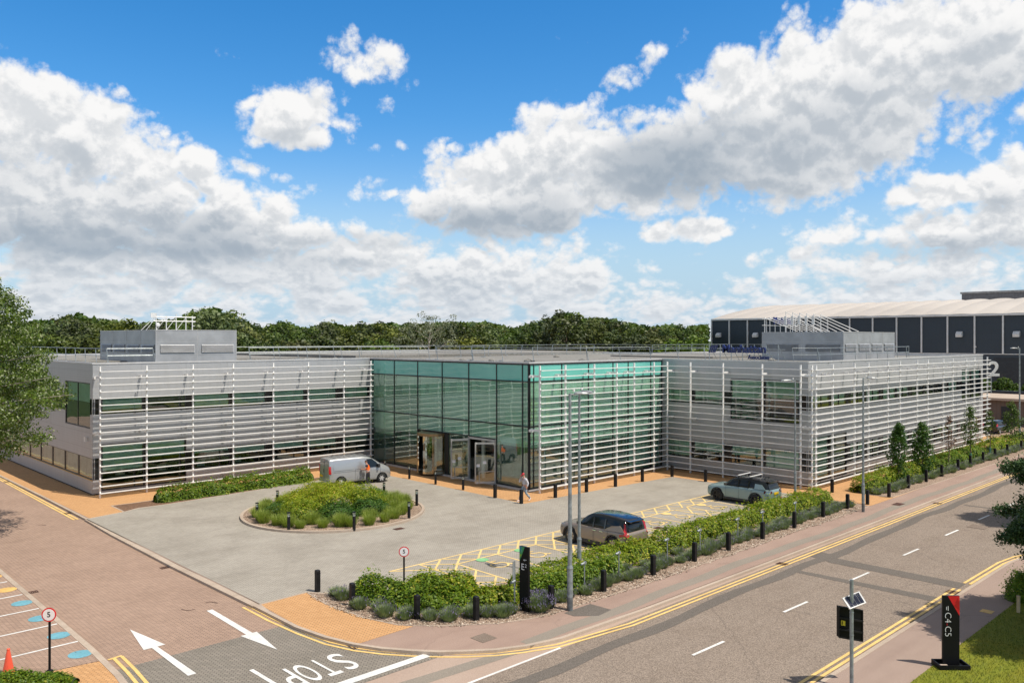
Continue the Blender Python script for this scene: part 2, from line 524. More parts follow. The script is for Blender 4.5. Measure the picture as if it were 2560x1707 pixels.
grp = bpy.data.node_groups.new('cloud_density', 'ShaderNodeTree')
grp.interface.new_socket('X', in_out='INPUT', socket_type='NodeSocketFloat')
grp.interface.new_socket('Y', in_out='INPUT', socket_type='NodeSocketFloat')
grp.interface.new_socket('Density', in_out='OUTPUT', socket_type='NodeSocketFloat')
g = NT(grp)
gi = g.node('NodeGroupInput'); go = g.node('NodeGroupOutput')
X, Y = gi.outputs[0], gi.outputs[1]
BLOBS = [  # u, v, ru, rv, tilt, strength
    (60, 330, 330, 120, 12, 1.0), (290, 395, 360, 80, 12, .85), (560, 400, 200, 26, 16, .5), (180, 560, 500, 210, 8, 1.0),
    (560, 560, 330, 130, 24, 1.0), (850, 640, 420, 80, 10, .9),
    (765, 290, 118, 80, -5, 1.0), (850, 315, 60, 50, 0, .7), (655, 335, 55, 28, 0, .5),
    (905, 150, 95, 60, -20, .42), (990, 165, 45, 45, 0, .32), (955, 280, 28, 28, 0, .3), (965, 372, 50, 18, -5, .32), (940, 476, 60, 28, 0, .4),
    (1220, 500, 190, 100, -6, 1.05), (1390, 440, 230, 135, -14, 1.15), (1420, 335, 110, 75, 20, .85), (1560, 450, 130, 100, -10, 1.0), (1120, 440, 80, 50, 0, .8),
    (1575, 190, 130, 30, -30, .6), (1100, 375, 40, 24, 0, .3),
    (1800, 380, 240, 120, -4, 1.1), (1830, 235, 150, 95, -18, 1.0), (2130, 260, 330, 190, -18, 1.2), (2420, 130, 330, 170, -18, 1.1),
    (2060, 400, 300, 80, -14, 1.0), (2350, 480, 105, 42, 0, .8), (2540, 450, 80, 75, 0, .8), (2480, 335, 60, 32, -20, .45),
    (2330, 580, 240, 58, 2, .9), (2580, 560, 120, 70, 0, .8), (1730, 578, 135, 30, -4, .75), (2250, 665, 350, 50, 2, .85),
    (1500, 660, 300, 60, 4, .5), (1150, 700, 500, 110, 2, .9),
]
cov = None
for (u, v, ru, rv, tilt, st) in BLOBS:
    cx, cy = sky_pt(u, v)
    dx = g.m('SUBTRACT', X, cx); dy = g.m('SUBTRACT', Y, cy)
    c, s_ = math.cos(R(-tilt)), math.sin(R(-tilt))
    k = 100.0
    px = g.m('MULTIPLY', g.m('MULTIPLY_ADD', dx, c, g.m('MULTIPLY', dy, s_)), k / ru)
    py = g.m('MULTIPLY', g.m('MULTIPLY_ADD', dx, -s_, g.m('MULTIPLY', dy, c)), k / rv)
    r2 = g.m('MULTIPLY_ADD', px, px, g.m('MULTIPLY', py, py))
    f = g.m('MULTIPLY', g.m('SUBTRACT', 1.0, g.m('MULTIPLY', r2, 0.75)), st)
    f = g.m('MAXIMUM', f, -0.8)
    cov = f if cov is None else g.m('SMOOTH_MAX', cov, f, 0.25)
# layered bank towards the horizon, and scattered cloud far to the sides
low = g.mr(Y, 0.6, 3.3, 0.62, -0.8)
cov = g.m('SMOOTH_MAX', cov, low, 0.3)
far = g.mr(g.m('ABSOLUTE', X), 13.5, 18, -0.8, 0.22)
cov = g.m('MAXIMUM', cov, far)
cov = g.m('MAXIMUM', cov, g.mr(Y, 9.5, 14, -0.8, 0.45))  # unseen overhead cloud, added to make the ambient light less blue
g.l.new(cov, go.inputs[0])

grn = bpy.data.node_groups.new('cloud_billows', 'ShaderNodeTree')
for n_ in ('X', 'Y'): grn.interface.new_socket(n_, in_out='INPUT', socket_type='NodeSocketFloat')
grn.interface.new_socket('Fine', in_out='OUTPUT', socket_type='NodeSocketFloat')
h = NT(grn)
hi = h.node('NodeGroupInput'); ho = h.node('NodeGroupOutput')
cmb = h.node('ShaderNodeCombineXYZ')
# flatten the billows towards the horizon
yl = h.m('LOGARITHM', h.m('MAXIMUM', h.m('ADD', hi.outputs[1], 0.75), 0.15), 2.718)
yy = h.m('MULTIPLY_ADD', yl, 1.9, h.m('MULTIPLY', hi.outputs[1], 0.7))
h.l.new(hi.outputs[0], cmb.inputs[0]); h.l.new(yy, cmb.inputs[1]); cmb.inputs[2].default_value = 3.7
n1 = h.noise(cmb.outputs[0], 0.50, 2, 0.5, 0.0)
n2 = h.noise(cmb.outputs[0], 6.0, 3, 0.62, 0.0)
# rounded, cauliflower-like puffs: folded noise gives domes with creases between them
def puff(scale, z_, det):
    v_ = h.node('ShaderNodeVectorMath'); v_.operation = 'ADD'; v_.inputs[1].default_value = (z_, -z_, z_ * .3)
    h.l.new(cmb.outputs[0], v_.inputs[0])
    return h.m('ABSOLUTE', h.m('SUBTRACT', h.noise(v_.outputs[0], scale, det, 0.5, 0.0), 0.5))
p1 = puff(0.85, 3.1, 1); p2 = puff(2.2, 7.7, 1); p3 = puff(5.5, 1.7, 2)
pf = h.m('ADD', h.m('MULTIPLY', p1, 3.0), h.m('ADD', h.m('MULTIPLY', p2, 1.25), h.m('MULTIPLY', p3, 0.42)))
base = h.m('ADD', h.m('MULTIPLY', h.m('SUBTRACT', n1, 0.5), 2.2), h.m('MULTIPLY', h.m('SUBTRACT', n2, 0.5), 0.65))
h.l.new(h.m('ADD', base, h.m('SUBTRACT', pf, 0.38)), ho.inputs[0])

co = t.coord('Generated')
vr = t.node('ShaderNodeVectorRotate'); vr.rotation_type = 'Z_AXIS'
t.l.new(co, vr.inputs['Vector']); vr.inputs['Angle'].default_value = AZ0
sp = t.node('ShaderNodeSeparateXYZ'); t.l.new(vr.outputs[0], sp.inputs[0])
az = t.m('MULTIPLY', t.m('ARCTAN2', sp.outputs[0], sp.outputs[1]), SK)
hyp = t.m('SQRT', t.m('MULTIPLY_ADD', sp.outputs[0], sp.outputs[0], t.m('MULTIPLY', sp.outputs[1], sp.outputs[1])))
el = t.m('MULTIPLY', t.m('ARCTAN2', sp.outputs[2], hyp), SK)
step = t.mr(el, 0.5, 4.0, 0.09, 0.28, smooth=False)
step2 = t.mr(el, 0.5, 5.0, 0.25, 0.95, smooth=False)
def grpnode(gr, dx, dy):
    gn = t.node('ShaderNodeGroup'); gn.node_tree = gr
    t.l.new(t.m('ADD', az, dx) if dx else az, gn.inputs[0])
    t.l.new(t.m('ADD', el, dy) if dy else el, gn.inputs[1])
    return gn.outputs[0]
C0 = grpnode(grp, 0, 0); N0 = grpnode(grn, 0, 0); N1 = grpnode(grn, 0.07, step)
C2 = grpnode(grp, 0.2, step2)
D0 = t.m('ADD', C0, N0)
D1 = t.m('ADD', C0, N1)
D2 = t.m('ADD', C2, t.m('MULTIPLY', N1, 0.45))
alpha = t.mr(D0, -0.04, 0.58)
# thick cloud above a point keeps the sun off it
sh1 = t.mr(t.m('SUBTRACT', D1, D0), -0.3, 0.4)
sh2 = t.mr(D2, 0.30, 1.45)
shade = t.m('ADD', t.m('MULTIPLY', t.m('MULTIPLY', sh1, t.mr(D0, 0.2, 0.9, 0.06, 0.27)), t.mr(el, 1.2, 4.5, 1.35, 1.0)), t.m('MULTIPLY', sh2, 0.40))
SPOTS = [(1640, 425, 130, 60, .55), (1760, 400, 190, 80, .35), (1220, 560, 190, 32, .5), (330, 605, 300, 26, .4), (480, 560, 130, 25, .35), (120, 590, 140, 50, .25), (500, 640, 330, 22, .3), (1900, 480, 90, 25, .2), (2380, 620, 180, 22, .3), (900, 600, 200, 18, .2)]
for (u, v, ru, rv, st) in SPOTS:
    cx, cy = sky_pt(u, v)
    px = t.m('MULTIPLY', t.m('SUBTRACT', az, cx), 100 / ru); py = t.m('MULTIPLY', t.m('SUBTRACT', el, cy), 100 / rv)
    r2 = t.m('MULTIPLY_ADD', px, px, t.m('MULTIPLY', py, py))
    shade = t.m('ADD', shade, t.m('MULTIPLY', t.mr(r2, 0.0, 2.6, 1, 0), st * 0.85))
shade = t.m('SUBTRACT', 1.0, t.m('POWER', 2.718, t.m('MULTIPLY', shade, -1.65)))
CW, CD = (0.95, 0.945, 0.94), (0.27, 0.345, 0.43)
cc = t.mix(shade, CW, CD)
hz = t.mr(el, 0.0, 3.0, 0.42, 0.0)
cc = t.mix(hz, cc, (0.60, 0.68, 0.77))
cc = t.mix(t.mr(el, 9.5, 13, 0, 1), cc, (0.50, 0.48, 0.45))  # the added overhead cloud is greyed to give less ambient light
SKS = 0.13
sat = t.mr(el, 0.3, 5.5, 1.0, 1.42)
skyc = t.node('ShaderNodeHueSaturation'); t.l.new(sky.outputs[0], skyc.inputs['Color'])
t.l.new(sat, skyc.inputs['Saturation']); t.l.new(t.m('SUBTRACT', t.mr(el, 0.0, 6.0, 1.15, 1.32), t.mr(el, 8.5, 14, 0, 0.6)), skyc.inputs['Value'])  # sky above the view is dimmed to cut blue ambient light
clouds = t.mix(1.0, cc, (1 / SKS,) * 3, 'MULTIPLY')
air = t.mix(t.mr(el, 0.0, 4.2, 0.85, 0.0), skyc.outputs[0], tuple(c / SKS for c in (0.40, 0.60, 0.80)))
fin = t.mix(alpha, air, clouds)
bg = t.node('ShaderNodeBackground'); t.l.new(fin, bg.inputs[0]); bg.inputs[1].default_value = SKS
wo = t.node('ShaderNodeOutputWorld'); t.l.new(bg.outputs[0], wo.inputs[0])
world.cycles.sampling_method = 'MANUAL'; world.cycles.sample_map_resolution = 512

sc.view_settings.view_transform = 'Standard'; sc.view_settings.look = 'None'
sc.view_settings.exposure = 0.0; sc.view_settings.gamma = 1.0
sc.cycles.max_bounces = 6; sc.cycles.transparent_max_bounces = 16; sc.cycles.diffuse_bounces = 3
sc.cycles.caustics_reflective = False; sc.cycles.caustics_refractive = False
# ---------------------------------------------------------------- ground
m_field = speckle_mat('field_grass', (0.035, 0.06, 0.014), (0.07, 0.10, 0.025), 3.0, (0.6, 0.7, 0.5), 0.6)
m_lawn = speckle_mat('lawn', (0.12, 0.15, 0.010), (0.20, 0.22, 0.018), 26.0, (1.15, 0.85, 0.5), 0.7)
m_orange = paver_mat('orange_pavers', (0.66, 0.38, 0.175), (0.58, 0.32, 0.14), (0.30, 0.17, 0.08), rot=44, blot=0.2)
m_grey = paver_mat('grey_pavers', (0.43, 0.395, 0.335), (0.37, 0.34, 0.29), (0.23, 0.21, 0.18), rot=45, blot=0.5)
m_red = paver_mat('red_pavers', (0.455, 0.315, 0.235), (0.37, 0.255, 0.19), (0.20, 0.145, 0.11), rot=45, blot=0.3)
m_greyroad = paver_mat('grey_road_pavers', (0.30, 0.265, 0.22), (0.25, 0.225, 0.185), (0.10, 0.088, 0.075), rot=45, blot=0.3)
m_tarmac = speckle_mat('red_tarmac', (0.28, 0.195, 0.155), (0.41, 0.295, 0.235), 45, (0.8, 0.78, 0.78), 0.5, crack=0.15)
m_path2 = speckle_mat('worn_tarmac', (0.28, 0.205, 0.165), (0.39, 0.295, 0.24), 40, (0.82, 0.8, 0.8), 0.5, crack=0.2)
m_road = speckle_mat('road_asphalt', (0.155, 0.124, 0.097), (0.345, 0.28, 0.225), 26, (0.84, 0.82, 0.8), 0.45, crack=0.35)
m_strip = speckle_mat('dark_asphalt', (0.10, 0.086, 0.072), (0.19, 0.165, 0.14), 30, (0.85, 0.85, 0.85), 0.4)
m_gstrip = speckle_mat('grey_tarmac', (0.215, 0.185, 0.15), (0.31, 0.27, 0.22), 40, (0.85, 0.85, 0.85), 0.4)
m_apron = speckle_mat('pink_apron', (0.36, 0.27, 0.215), (0.46, 0.355, 0.285), 40, (0.85, 0.82, 0.8), 0.4)
m_kerb = speckle_mat('kerb_stone', (0.42, 0.335, 0.26), (0.52, 0.43, 0.345), 30, (0.7, 0.68, 0.66), 0.5)
m_kerbdark = speckle_mat('kerb_side', (0.25, 0.19, 0.14), (0.34, 0.26, 0.2), 30, (0.7, 0.68, 0.66), 0.5)
m_mulch = speckle_mat('gravel_mulch', (0.12, 0.075, 0.05), (0.50, 0.38, 0.29), 16, (0.7, 0.68, 0.66), 0.5)
m_bark = speckle_mat('bark_mulch', (0.09, 0.05, 0.03), (0.27, 0.16, 0.10), 16, (0.7, 0.68, 0.66), 0.5)
m_yel = paint_mat('yellow_line_paint', (0.86, 0.58, 0.20), 0.36, 12)
m_yelb = paint_mat('yellow_bay_paint', (0.86, 0.62, 0.25), 0.26, 7)
m_white = paint_mat('white_line_paint', (0.80, 0.79, 0.75), 0.36, 10)
m_blue = paint_mat('blue_dot_paint', (0.17, 0.42, 0.50), 0.38, 9)
m_ora = paint_mat('amber_dot_paint', (0.80, 0.50, 0.16), 0.38, 9)
m_grn = paint_mat('green_dot_paint', (0.25, 0.56, 0.26), 0.36, 9)
m_drain = mat('rusty_iron', (0.10, 0.045, 0.03), 0.7, 0.3, 0.3, 8)
m_man = speckle_mat('cast_cover', (0.16, 0.12, 0.09), (0.26, 0.21, 0.17), 30)

ZR = -0.10
B0 = 3000
sheet('ground', [(-B0, -B0), (B0, -B0), (B0, B0), (-B0, B0)], -0.42, m_field)
# carriageways
sheet('main_road', [rd(p) for p in [(-90, 38.5), (130, 38.5), (130, 46.4), (32, 46.4), (32, 70), (26, 70), (26, 46.4), (-90, 46.4)]], ZR, m_road)
sheet('side_road', [(-8.75, 30.3), (-8.75, -90), (-2.3, -90), (-2.3, 30.3)], ZR + 0.002, m_red)
cor = [(-2.6, 27.83), (-2.68, 28.89), (-2.69, 30.99), (-2.48, 32.55), (-2.14, 33.78), (-1.68, 34.76), (-1.12, 35.56), (-0.52, 36.3), (0.19, 36.9), (0.94, 37.46), (1.87, 37.9), (3.25, 38.25)]
lef = [(-8.66, 28.0), (-8.72, 31.0), (-8.95, 33.2), (-9.5, 34.9), (-10.3, 36.2), (-11.4, 37.2), (-12.8, 37.9), (-14.5, 38.3)]
sheet('side_road', [(-8.75, 30.3), (-2.3, 30.3)] + [(p[0] + .2, p[1]) for p in cor[3:8]] + [(-0.6, 36.45), (-11, 36.45)] + [(p[0] - .2, p[1]) for p in lef[1:5]][::-1], ZR + 0.004, m_greyroad)
sheet('road_apron', [(-11, 36.47), (-0.4, 36.47), (3.6, 38.3), (3.6, 38.75), (-15, 38.75), (-15, 38.3)], ZR + 0.006, m_apron)
# footways, one slab 0.3 m thick so that the kerb faces are real
sheet('footway', cor + [(90, 38.45), (90, 32.0), (79, 32.0), (79, -60), (-2.35, -60), (-2.35, 7.0), (-2.5, 7.1), (-2.5, 27.8)], 0.0, m_tarmac, depth=0.3)
sheet('car_park_road', [(79.05, -60), (79.05, 31.9), (90.05, 31.9), (90.05, 38.4), (150, 38.4), (150, -60)], -0.02, m_red, depth=0.3)
sheet('pale_slab', [(112, 6), (112, 24), (159, 24), (159, -10)], 0.0, m_kerb, depth=0.3)
sheet('service_yard', [(80.5, 31.3), (90, 31.3), (90, 34), (80.5, 34)], 0.02, m_kerb, depth=0.1)
sheet('paving', [(-2.28, -59), (78.5, -59), (78.5, 34.3), (74, 36.2), (33.2, 36.42), (33.2, 27), (18.4, 22), (10, 12), (-2.28, 7.04)], 0.004, m_orange)
sheet('paving', [(-2.5, 27.85), (-0.4, 27.75), (-0.64, 29.5), (-0.44, 31.92), (-0.03, 33.36), (0.3, 33.85), (-2.1, 33.9), (-2.42, 32.6), (-2.62, 31)], 0.005, m_orange)
court = [(-2.45, 7.04), (-0.25, 6.53), (0.77, 6.05), (2.46, 6.1), (7.47, 5.6), (13.04, 5.1), (18.5, 4.6), (18.55, 12), (18.42, 21.25), (27.3, 21.55), (33.15, 21.85), (33.15, 33), (10, 33), (2.2, 31.6), (0.4, 29.6), (-0.4, 27.74), (-2.45, 27.83)]
sheet('forecourt', court, 0.008, m_grey)
# right-hand footway and lawn
rk = [(-60, 46.12), (24.6, 46.2), (27, 46.5), (28.8, 47.4), (29.8, 48.8), (30.2, 51), (30.2, 75)]
lawn = [(-60, 47.95), (26.5, 47.95), (27.6, 48.6), (28.1, 50), (28.2, 75), (-60, 75)]
sheet('footway', [rd(p) for p in rk] + [rd((-60, 75))], 0.0, m_path2, depth=0.3)
sheet('lawn', lawn, 0.03, m_lawn, depth=0.2)
sheet('lawn', [(34, 47), (120, 47), (120, 80), (34, 80)], 0.03, m_lawn, depth=0.4)
# parking lot on the left
sheet('parking_lot', [(-45, -60), (-8.72, -60), (-8.6, 14), (-8.62, 28), (-8.7, 29.4), (-13, 28.9), (-45, 27)], 0.0, m_red, depth=0.3)
sheet('paving', lef[1:] + [(-45, 38.3), (-45, 27.05), (-13, 28.95), (-8.7, 29.45)], 0.0, m_orange, depth=0.3)

# kerbs
def kerb(pts, w=0.14, z0=-0.28, z1=0.012, m=m_kerb, name='kerb'):
    o = MB().wall(wp(pts), w, z0, z1).build(name, m); o['kind'] = 'structure'; return o
kerb(cor[:1] + cor + [(8, 38.42), (90, 38.48)], 0.15)
kerb([(-2.36, -60), (-2.36, -2.4), (-2.45, 6.72), (-2.42, 7.05)], 0.14)
kerb([(-2.42, 7.05), (-2.6, 12), (-2.68, 20), (-2.62, 27.8)], 0.3, -0.28, 0.0)
kerb([rd(p) for p in rk], 0.14)
kerb([(-8.7, -60), (-8.55, 14.9), (-8.62, 28)] + lef[1:], 0.2)
kerb([(-2.3, 7.04), (-0.25, 6.53), (0.77, 6.0), (2.46, 6.05), (7.47, 5.55), (13.04, 5.05), (16, 4.8)], 0.1, -0.1, 0.016)
kerb([(-0.25, 6.53), (-0.19, 4.14), (0.97, 4.19), (16, 3.9)], 0.09, -0.1, 0.016)
kerb([(-2.5, 27.83), (-0.4, 27.72)], 0.1, -0.1, 0.014)
bed_in = [(-0.4, 27.74), (0.5, 29.2), (2.0, 31.4), (3.6, 32.75), (33.2, 32.75)]
bed_out = [(-0.42, 27.74), (-0.64, 29.5), (-0.44, 31.92), (-0.03, 33.36), (0.98, 34.44), (2.59, 35.68), (3.85, 36.18), (5.37, 36.4), (10.5, 36.52), (24, 36.4), (32.9, 36.42), (33.2, 34.6)]
kerb(bed_in, 0.1, -0.1, 0.02); kerb(bed_out, 0.06, -0.1, 0.02)
kerb([(33.2, 21.85), (33.2, 32.7)], 0.1, -0.1, 0.02)
sheet('planting_bed', bed_out + bed_in[::-1][:-1], 0.014, m_mulch)
bed2 = [(36.9, 36.3), (36.6, 34.6), (37.2, 33.3), (75, 33.2), (76.5, 34.5), (76.5, 36.6)]
sheet('planting_bed', bed2, 0.014, m_mulch); kerb(bed2 + [bed2[0]], 0.06, -0.1, 0.02)
sheet('planting_bed', [(-0.25, 6.45), (-0.15, 4.2), (0.97, 4.25), (16, 3.95), (16, 4.75), (13.04, 5.0), (7.47, 5.5), (2.46, 6.0), (0.77, 5.95)], 0.014, m_bark)
# channel blocks beside the kerbs of the main road
sheet('kerb_channel', [rd(p) for p in [(3.4, 38.52), (130, 38.56), (130, 38.86), (3.4, 38.8)]], ZR + 0.004, m_apron)
sheet('kerb_channel', [rd(p) for p in [(-60, 45.9), (24.6, 46.0), (24.6, 46.2), (-60, 46.12)]], ZR + 0.004, m_apron)
# island
IC = (8.6, 15.25)
isl = [(IC[0] + 5.2 * math.cos(i * math.pi / 32), IC[1] + 5.2 * math.sin(i * math.pi / 32)) for i in range(64)]
sheet('island_bed', [(IC[0] + 5.15 * math.cos(i * math.pi / 32), IC[1] + 5.15 * math.sin(i * math.pi / 32)) for i in range(64)], 0.09, m_mulch)
o = MB().wall(wp(isl), 0.16, -0.1, 0.13, closed=True).build('kerb', m_kerb); o['kind'] = 'structure'

# repaired strips in the surface
def patch(name, pts, m, z=ZR + 0.008, road=True):
    p = [rd(q) for q in pts] if road else pts
    return sheet(name, p, z, m)
wob = [(a, 39.62 + 0.09 * math.sin(a * 0.35) + 0.07 * math.sin(a * 0.9 + 1)) for a in range(-30, 120, 1)]
patch('road_patch', wob + [(a, b + 0.52 + 0.05 * math.sin(a * 1.3)) for a, b in wob[::-1]], m_strip)
patch('road_patch', [(19.02, 40.3), (19.95, 40.3), (19.95, 45.8), (19.02, 45.8)], m_strip)
patch('road_patch', [(19.4, 39.3), (20.5, 39.3), (20.4, 40.3), (19.1, 40.3)], m_strip, ZR + 0.010)
patch('road_patch', [(16.42, 39.9), (16.8, 39.9), (17.2, 45.7), (16.5, 45.7)], m_strip, ZR + 0.006)
patch('road_patch', [(37.4, 40.3), (37.7, 40.3), (38.1, 45.9), (37.8, 45.9)], m_strip, ZR + 0.006)
patch('road_patch', [(-14, 37.3), (-5, 37.2), (2.5, 37.9), (2.5, 38.35), (-5, 37.8), (-14, 37.9)], m_gstrip, ZR + 0.010)
fw = [(a, 37.42 + 0.10 * math.sin(a * 0.3) + 0.05 * math.sin(a * 1.1)) for a in range(2, 90)]
patch('footway_patch', fw + [(a, b + 0.55) for a, b in fw[::-1]], m_gstrip, 0.004, road=False)
patch('footway_patch', [(5.2, 36.6), (6.7, 36.6), (6.75, 37.6), (5.9, 37.7), (5.2, 37.1)], m_strip, 0.007, road=False)
patch('footway_patch', [(33.0, 48.0), (28.9, 47.6), (28.2, 46.9), (30, 47.6)], m_strip, 0.006, road=False)
patch('footway_patch', [(24.9, 46.9), (26.6, 46.9), (26.6, 47.7), (24.9, 47.7)], m_gstrip, 0.006, road=False)

# painted lines -----------------------------------------------------------
def lines(name, segs, w, m, z, label=None, cat=None):
    mb = MB()
    for i_, s_ in enumerate(segs): mb.strip(wp(s_), w, z + (i_ % 6) * 0.0011)
    o = mb.build(name, m); o['kind'] = 'structure'
    return o
yo = [(-3.11, 27.69), (-3.13, 29.75), (-3.04, 31.62), (-2.86, 33.18), (-2.49, 34.32), (-2.0, 35.21), (-1.43, 35.98), (-0.82, 36.68), (-0.17, 37.31), (0.57, 37.86), (1.4, 38.3), (2.61, 38.78)]
yo = [rd(p) for p in yo] + [rd((a, 39.22)) for a in (6, 20, 40, 60, 110)]
def offset(pts, d):
    out = []
    for i, p in enumerate(pts):
        a = Vector(pts[max(0, i - 1)]); b = Vector(pts[min(len(pts) - 1, i + 1)])
        t_ = (b - a).normalized(); out.append((p[0] - t_.y * d, p[1] + t_.x * d))
    return out
lines('double_yellow_lines', [yo, offset(yo, -0.22)], 0.10, m_yel, ZR + 0.014)
yl_ = [rd(p) for p in [(-2.6, -60), (-2.62, -12), (-2.85, 6.85)]]
lines('double_yellow_lines', [yl_, offset(yl_, 0.2)], 0.12, m_yel, ZR + 0.014)
yr = [rd((a, 45.68)) for a in (-40, 0, 18.9)]
yr2 = [rd(p) for p in [(19.95, 45.72), (24.5, 45.75), (26.2, 45.95), (27.7, 46.5), (28.9, 47.5)]]
lines('double_yellow_lines', [yr, offset(yr, 0.22), yr2, offset(yr2, 0.22)], 0.11, m_yel, ZR + 0.014)
yl2 = [rd(p) for p in [(-8.12, 29.52), (-8.2, 31), (-8.4, 33.2), (-8.9, 35.2), (-9.8, 36.8)]]
lines('double_yellow_lines', [yl2, offset(yl2, 0.24), [rd((-8.54, 29.56)), rd((-8.1, 29.5))]], 0.11, m_yel, ZR + 0.014)
for i, a0 in enumerate((-6.5, -0.6, 5.15, 11.16, 16.89, 22.69, 28.34, 33.64, 38.49, 43.6, 49, 54.5, 60, 66, 72)):
    lines('centre_dash', [[rd((a0, 42.25)), rd((a0 + 1.8, 42.3))]], 0.11, m_white, ZR + 0.014)
lines('give_way_line', [[rd((-60, 38.9)), rd((2.55, 38.86))]], 0.1, m_white, ZR + 0.016)
lines('stop_line', [[rd((-11, 36.3)), rd((-1.0, 36.3))]], 0.32, m_white, ZR + 0.016)
lines('centre_line', [[rd((-5.63, 33.45)), rd((-5.60, 36.1))]], 0.14, m_white, ZR + 0.016)
lines('arrow_marking', [], 1, m_white, 0)
bpy.data.objects.remove(bpy.data.objects['arrow_marking'])
for pts in ([(-7.06, 27.2), (-6.72, 29.5), (-6.98, 29.5), (-6.96, 32.55), (-7.22, 32.55), (-7.16, 29.5), (-7.42, 29.5)],
            [(-4.28, 27.14), (-4.06, 27.14), (-4.12, 30.5), (-3.96, 30.5), (-4.25, 32.52), (-4.56, 30.5), (-4.36, 30.5)]):
    sheet('arrow_marking', [rd(p) for p in pts], ZR + 0.016, m_white)
# STOP, read by drivers coming down the side road, stretched lengthways
for ch, a in (('S', -3.25), ('T', -3.9), ('O', -4.5), ('P', -5.06)):
    me = text_mesh(ch, 1.0, 0.002, bold=0.004)
    me.materials.clear()
    o = link('stop_lettering', me, m_white)
    xs = [v.co.x for v in me.vertices]; ys = [v.co.y for v in me.vertices]
    w_ = 0.50 if ch in 'SO' else 0.46
    sx = w_ / (max(xs) - min(xs)); sy = 1.52 / (max(ys) - min(ys))
    cx = (max(xs) + min(xs)) / 2; cy = (max(ys) + min(ys)) / 2
    for v in me.vertices: v.co.x = (v.co.x - cx) * sx; v.co.y = (v.co.y - cy) * sy
    p = rd((a, 34.85))
    o.location = W(p[0], p[1], ZR + 0.016); o.rotation_euler = (0, 0, math.pi)
    o['kind'] = 'structure'

# parking lot marks
for i, b in enumerate((8.4, 10.7, 13.0, 15.35, 17.67, 20.08, 22.43, 24.77, 27.13)):
    lines('bay_line', [[(-8.72, b), (-13.2, b + 0.02)]], 0.1, m_white, 0.008)
def dot(name, a, b, r, m, z=0.009):
    return sheet(name, [(a + r * math.cos(i * math.pi / 14), b + r * math.sin(i * math.pi / 14)) for i in range(28)], z, m)
for b, m in ((14.1, m_ora), (16.5, m_ora), (18.96, m_ora), (21.29, m_blue), (23.69, m_blue), (26.09, m_blue), (28.41, m_blue)):
    dot('painted_dot', -9.02, b, 0.36, m)

# disabled bays in the forecourt
ZF = 0.014
F1, F2 = 27.62, 28.8
segs = [[(3.7, F1), (32.6, F1)]]
strips = [(5.32, 6.6), (11.68, 12.97), (17.27, 18.6), (23.5, 24.8), (30.1, 31.4)]
bays = [(6.6, 9.08), (9.08, 11.68), (12.97, 15.15), (15.15, 17.27), (18.6, 21.0), (21.0, 23.5), (24.8, 27.4), (27.4, 30.1)]
for a0, a1 in strips: segs += [[(a0, F1 if a0 < 6 else F2), (a0, 32.6)], [(a1, F2), (a1, 32.6)]]
for a0, a1 in bays: segs += [[(a0, F2), (a1, F2)], [(a1, F2), (a1, 32.5)]]
x = 3.7
pit = (18.6 - 17.27)
segs += [[(3.7, F1), (5.32, F2)]]
a = 5.32
while a < 31.3:
    segs += [[(a, F1), (a + 1.27, F2)], [(a + 1.27, F1), (a, F2)]]; a += 1.27
for a0, a1 in strips:
    b = F2
    while b < 32.4:
        b2 = min(b + 1.3, 32.6)
        segs += [[(a0, b), (a1, b2)], [(a1, b), (a0, b2)]]; b += 1.3
lines('bay_markings', segs, 0.10, m_yelb, ZF)
def wheelchair(a, b, col):
    mb = MB()
    def P(x, y): return (a - x, b + y)         # icon up = towards the building
    ring = [P(0.42 * math.sin(t_), 0.62 - 0.38 * math.cos(t_)) for t_ in np.linspace(0.5, 2 * math.pi - 1.7, 20)]
    mb.strip(wp(ring), 0.10, 0.022)
    mb.strip(wp([P(0.05, -0.3), P(0.02, 0.32), P(-0.36, 0.40), P(-0.52, 0.86), P(-0.70, 0.84)]), 0.11, 0.0235)
    mb.strip(wp([P(0.04, 0.0), P(-0.32, 0.02)]), 0.09, 0.025)
    o = mb.build('wheelchair_symbol', m_yelb); o['kind'] = 'structure'
    dot('painted_dot', a - 0.02, b - 0.52, 0.3, col, 0.027)
for (a, c) in ((7.9, m_grn), (10.35, m_grn), (14.0, m_grn), (16.2, m_grn), (19.8, m_grn), (22.3, m_yelb), (25.95, m_yelb), (28.7, m_yelb)):
    wheelchair(a, 29.6, c)

# drains and covers
def grate(name, a, b, wa, wb, z, m=m_drain, slots=0, rz=0):
    mb = MB()
    if slots:
        for i in range(slots):
            x = -wa / 2 + (i + .5) * wa / slots
            mb.box(a + x - wa / slots * .27, a + x + wa / slots * .27, -b - wb / 2, -b + wb / 2, z - .01, z)
        mb.box(a - wa / 2, a + wa / 2, -b - wb / 2 - .02, -b - wb / 2, z - .01, z); mb.box(a - wa / 2, a + wa / 2, -b + wb / 2, -b + wb / 2 + .02, z - .01, z)
    else: mb.box(a - wa / 2, a + wa / 2, -b - wb / 2, -b + wb / 2, z - .01, z)
    o = mb.build(name, m); o['kind'] = 'structure'; return o
grate('drain_cover', -2.95, 19.8, 0.5, 0.28, ZR + .016, slots=7)
grate('drain_cover', -8.3, 19.68, 0.5, 0.28, ZR + .016, slots=7)
for p in ((17.24, 39.0), (36.91, 39.0), (-2.75, 0.5 + 4.2), (-2.7, -9.8)): q = rd(p); grate('drain_cover', q[0], q[1], 0.42, 0.42, ZR + .018, slots=6)
q = rd((-2.2, 34.0)); grate('drain_cover', q[0], q[1], 0.5, 0.45, ZR + .018, slots=7)
q = rd((18.3, 45.8)); grate('drain_cover', q[0], q[1], 0.5, 0.4, ZR + .018, slots=7)
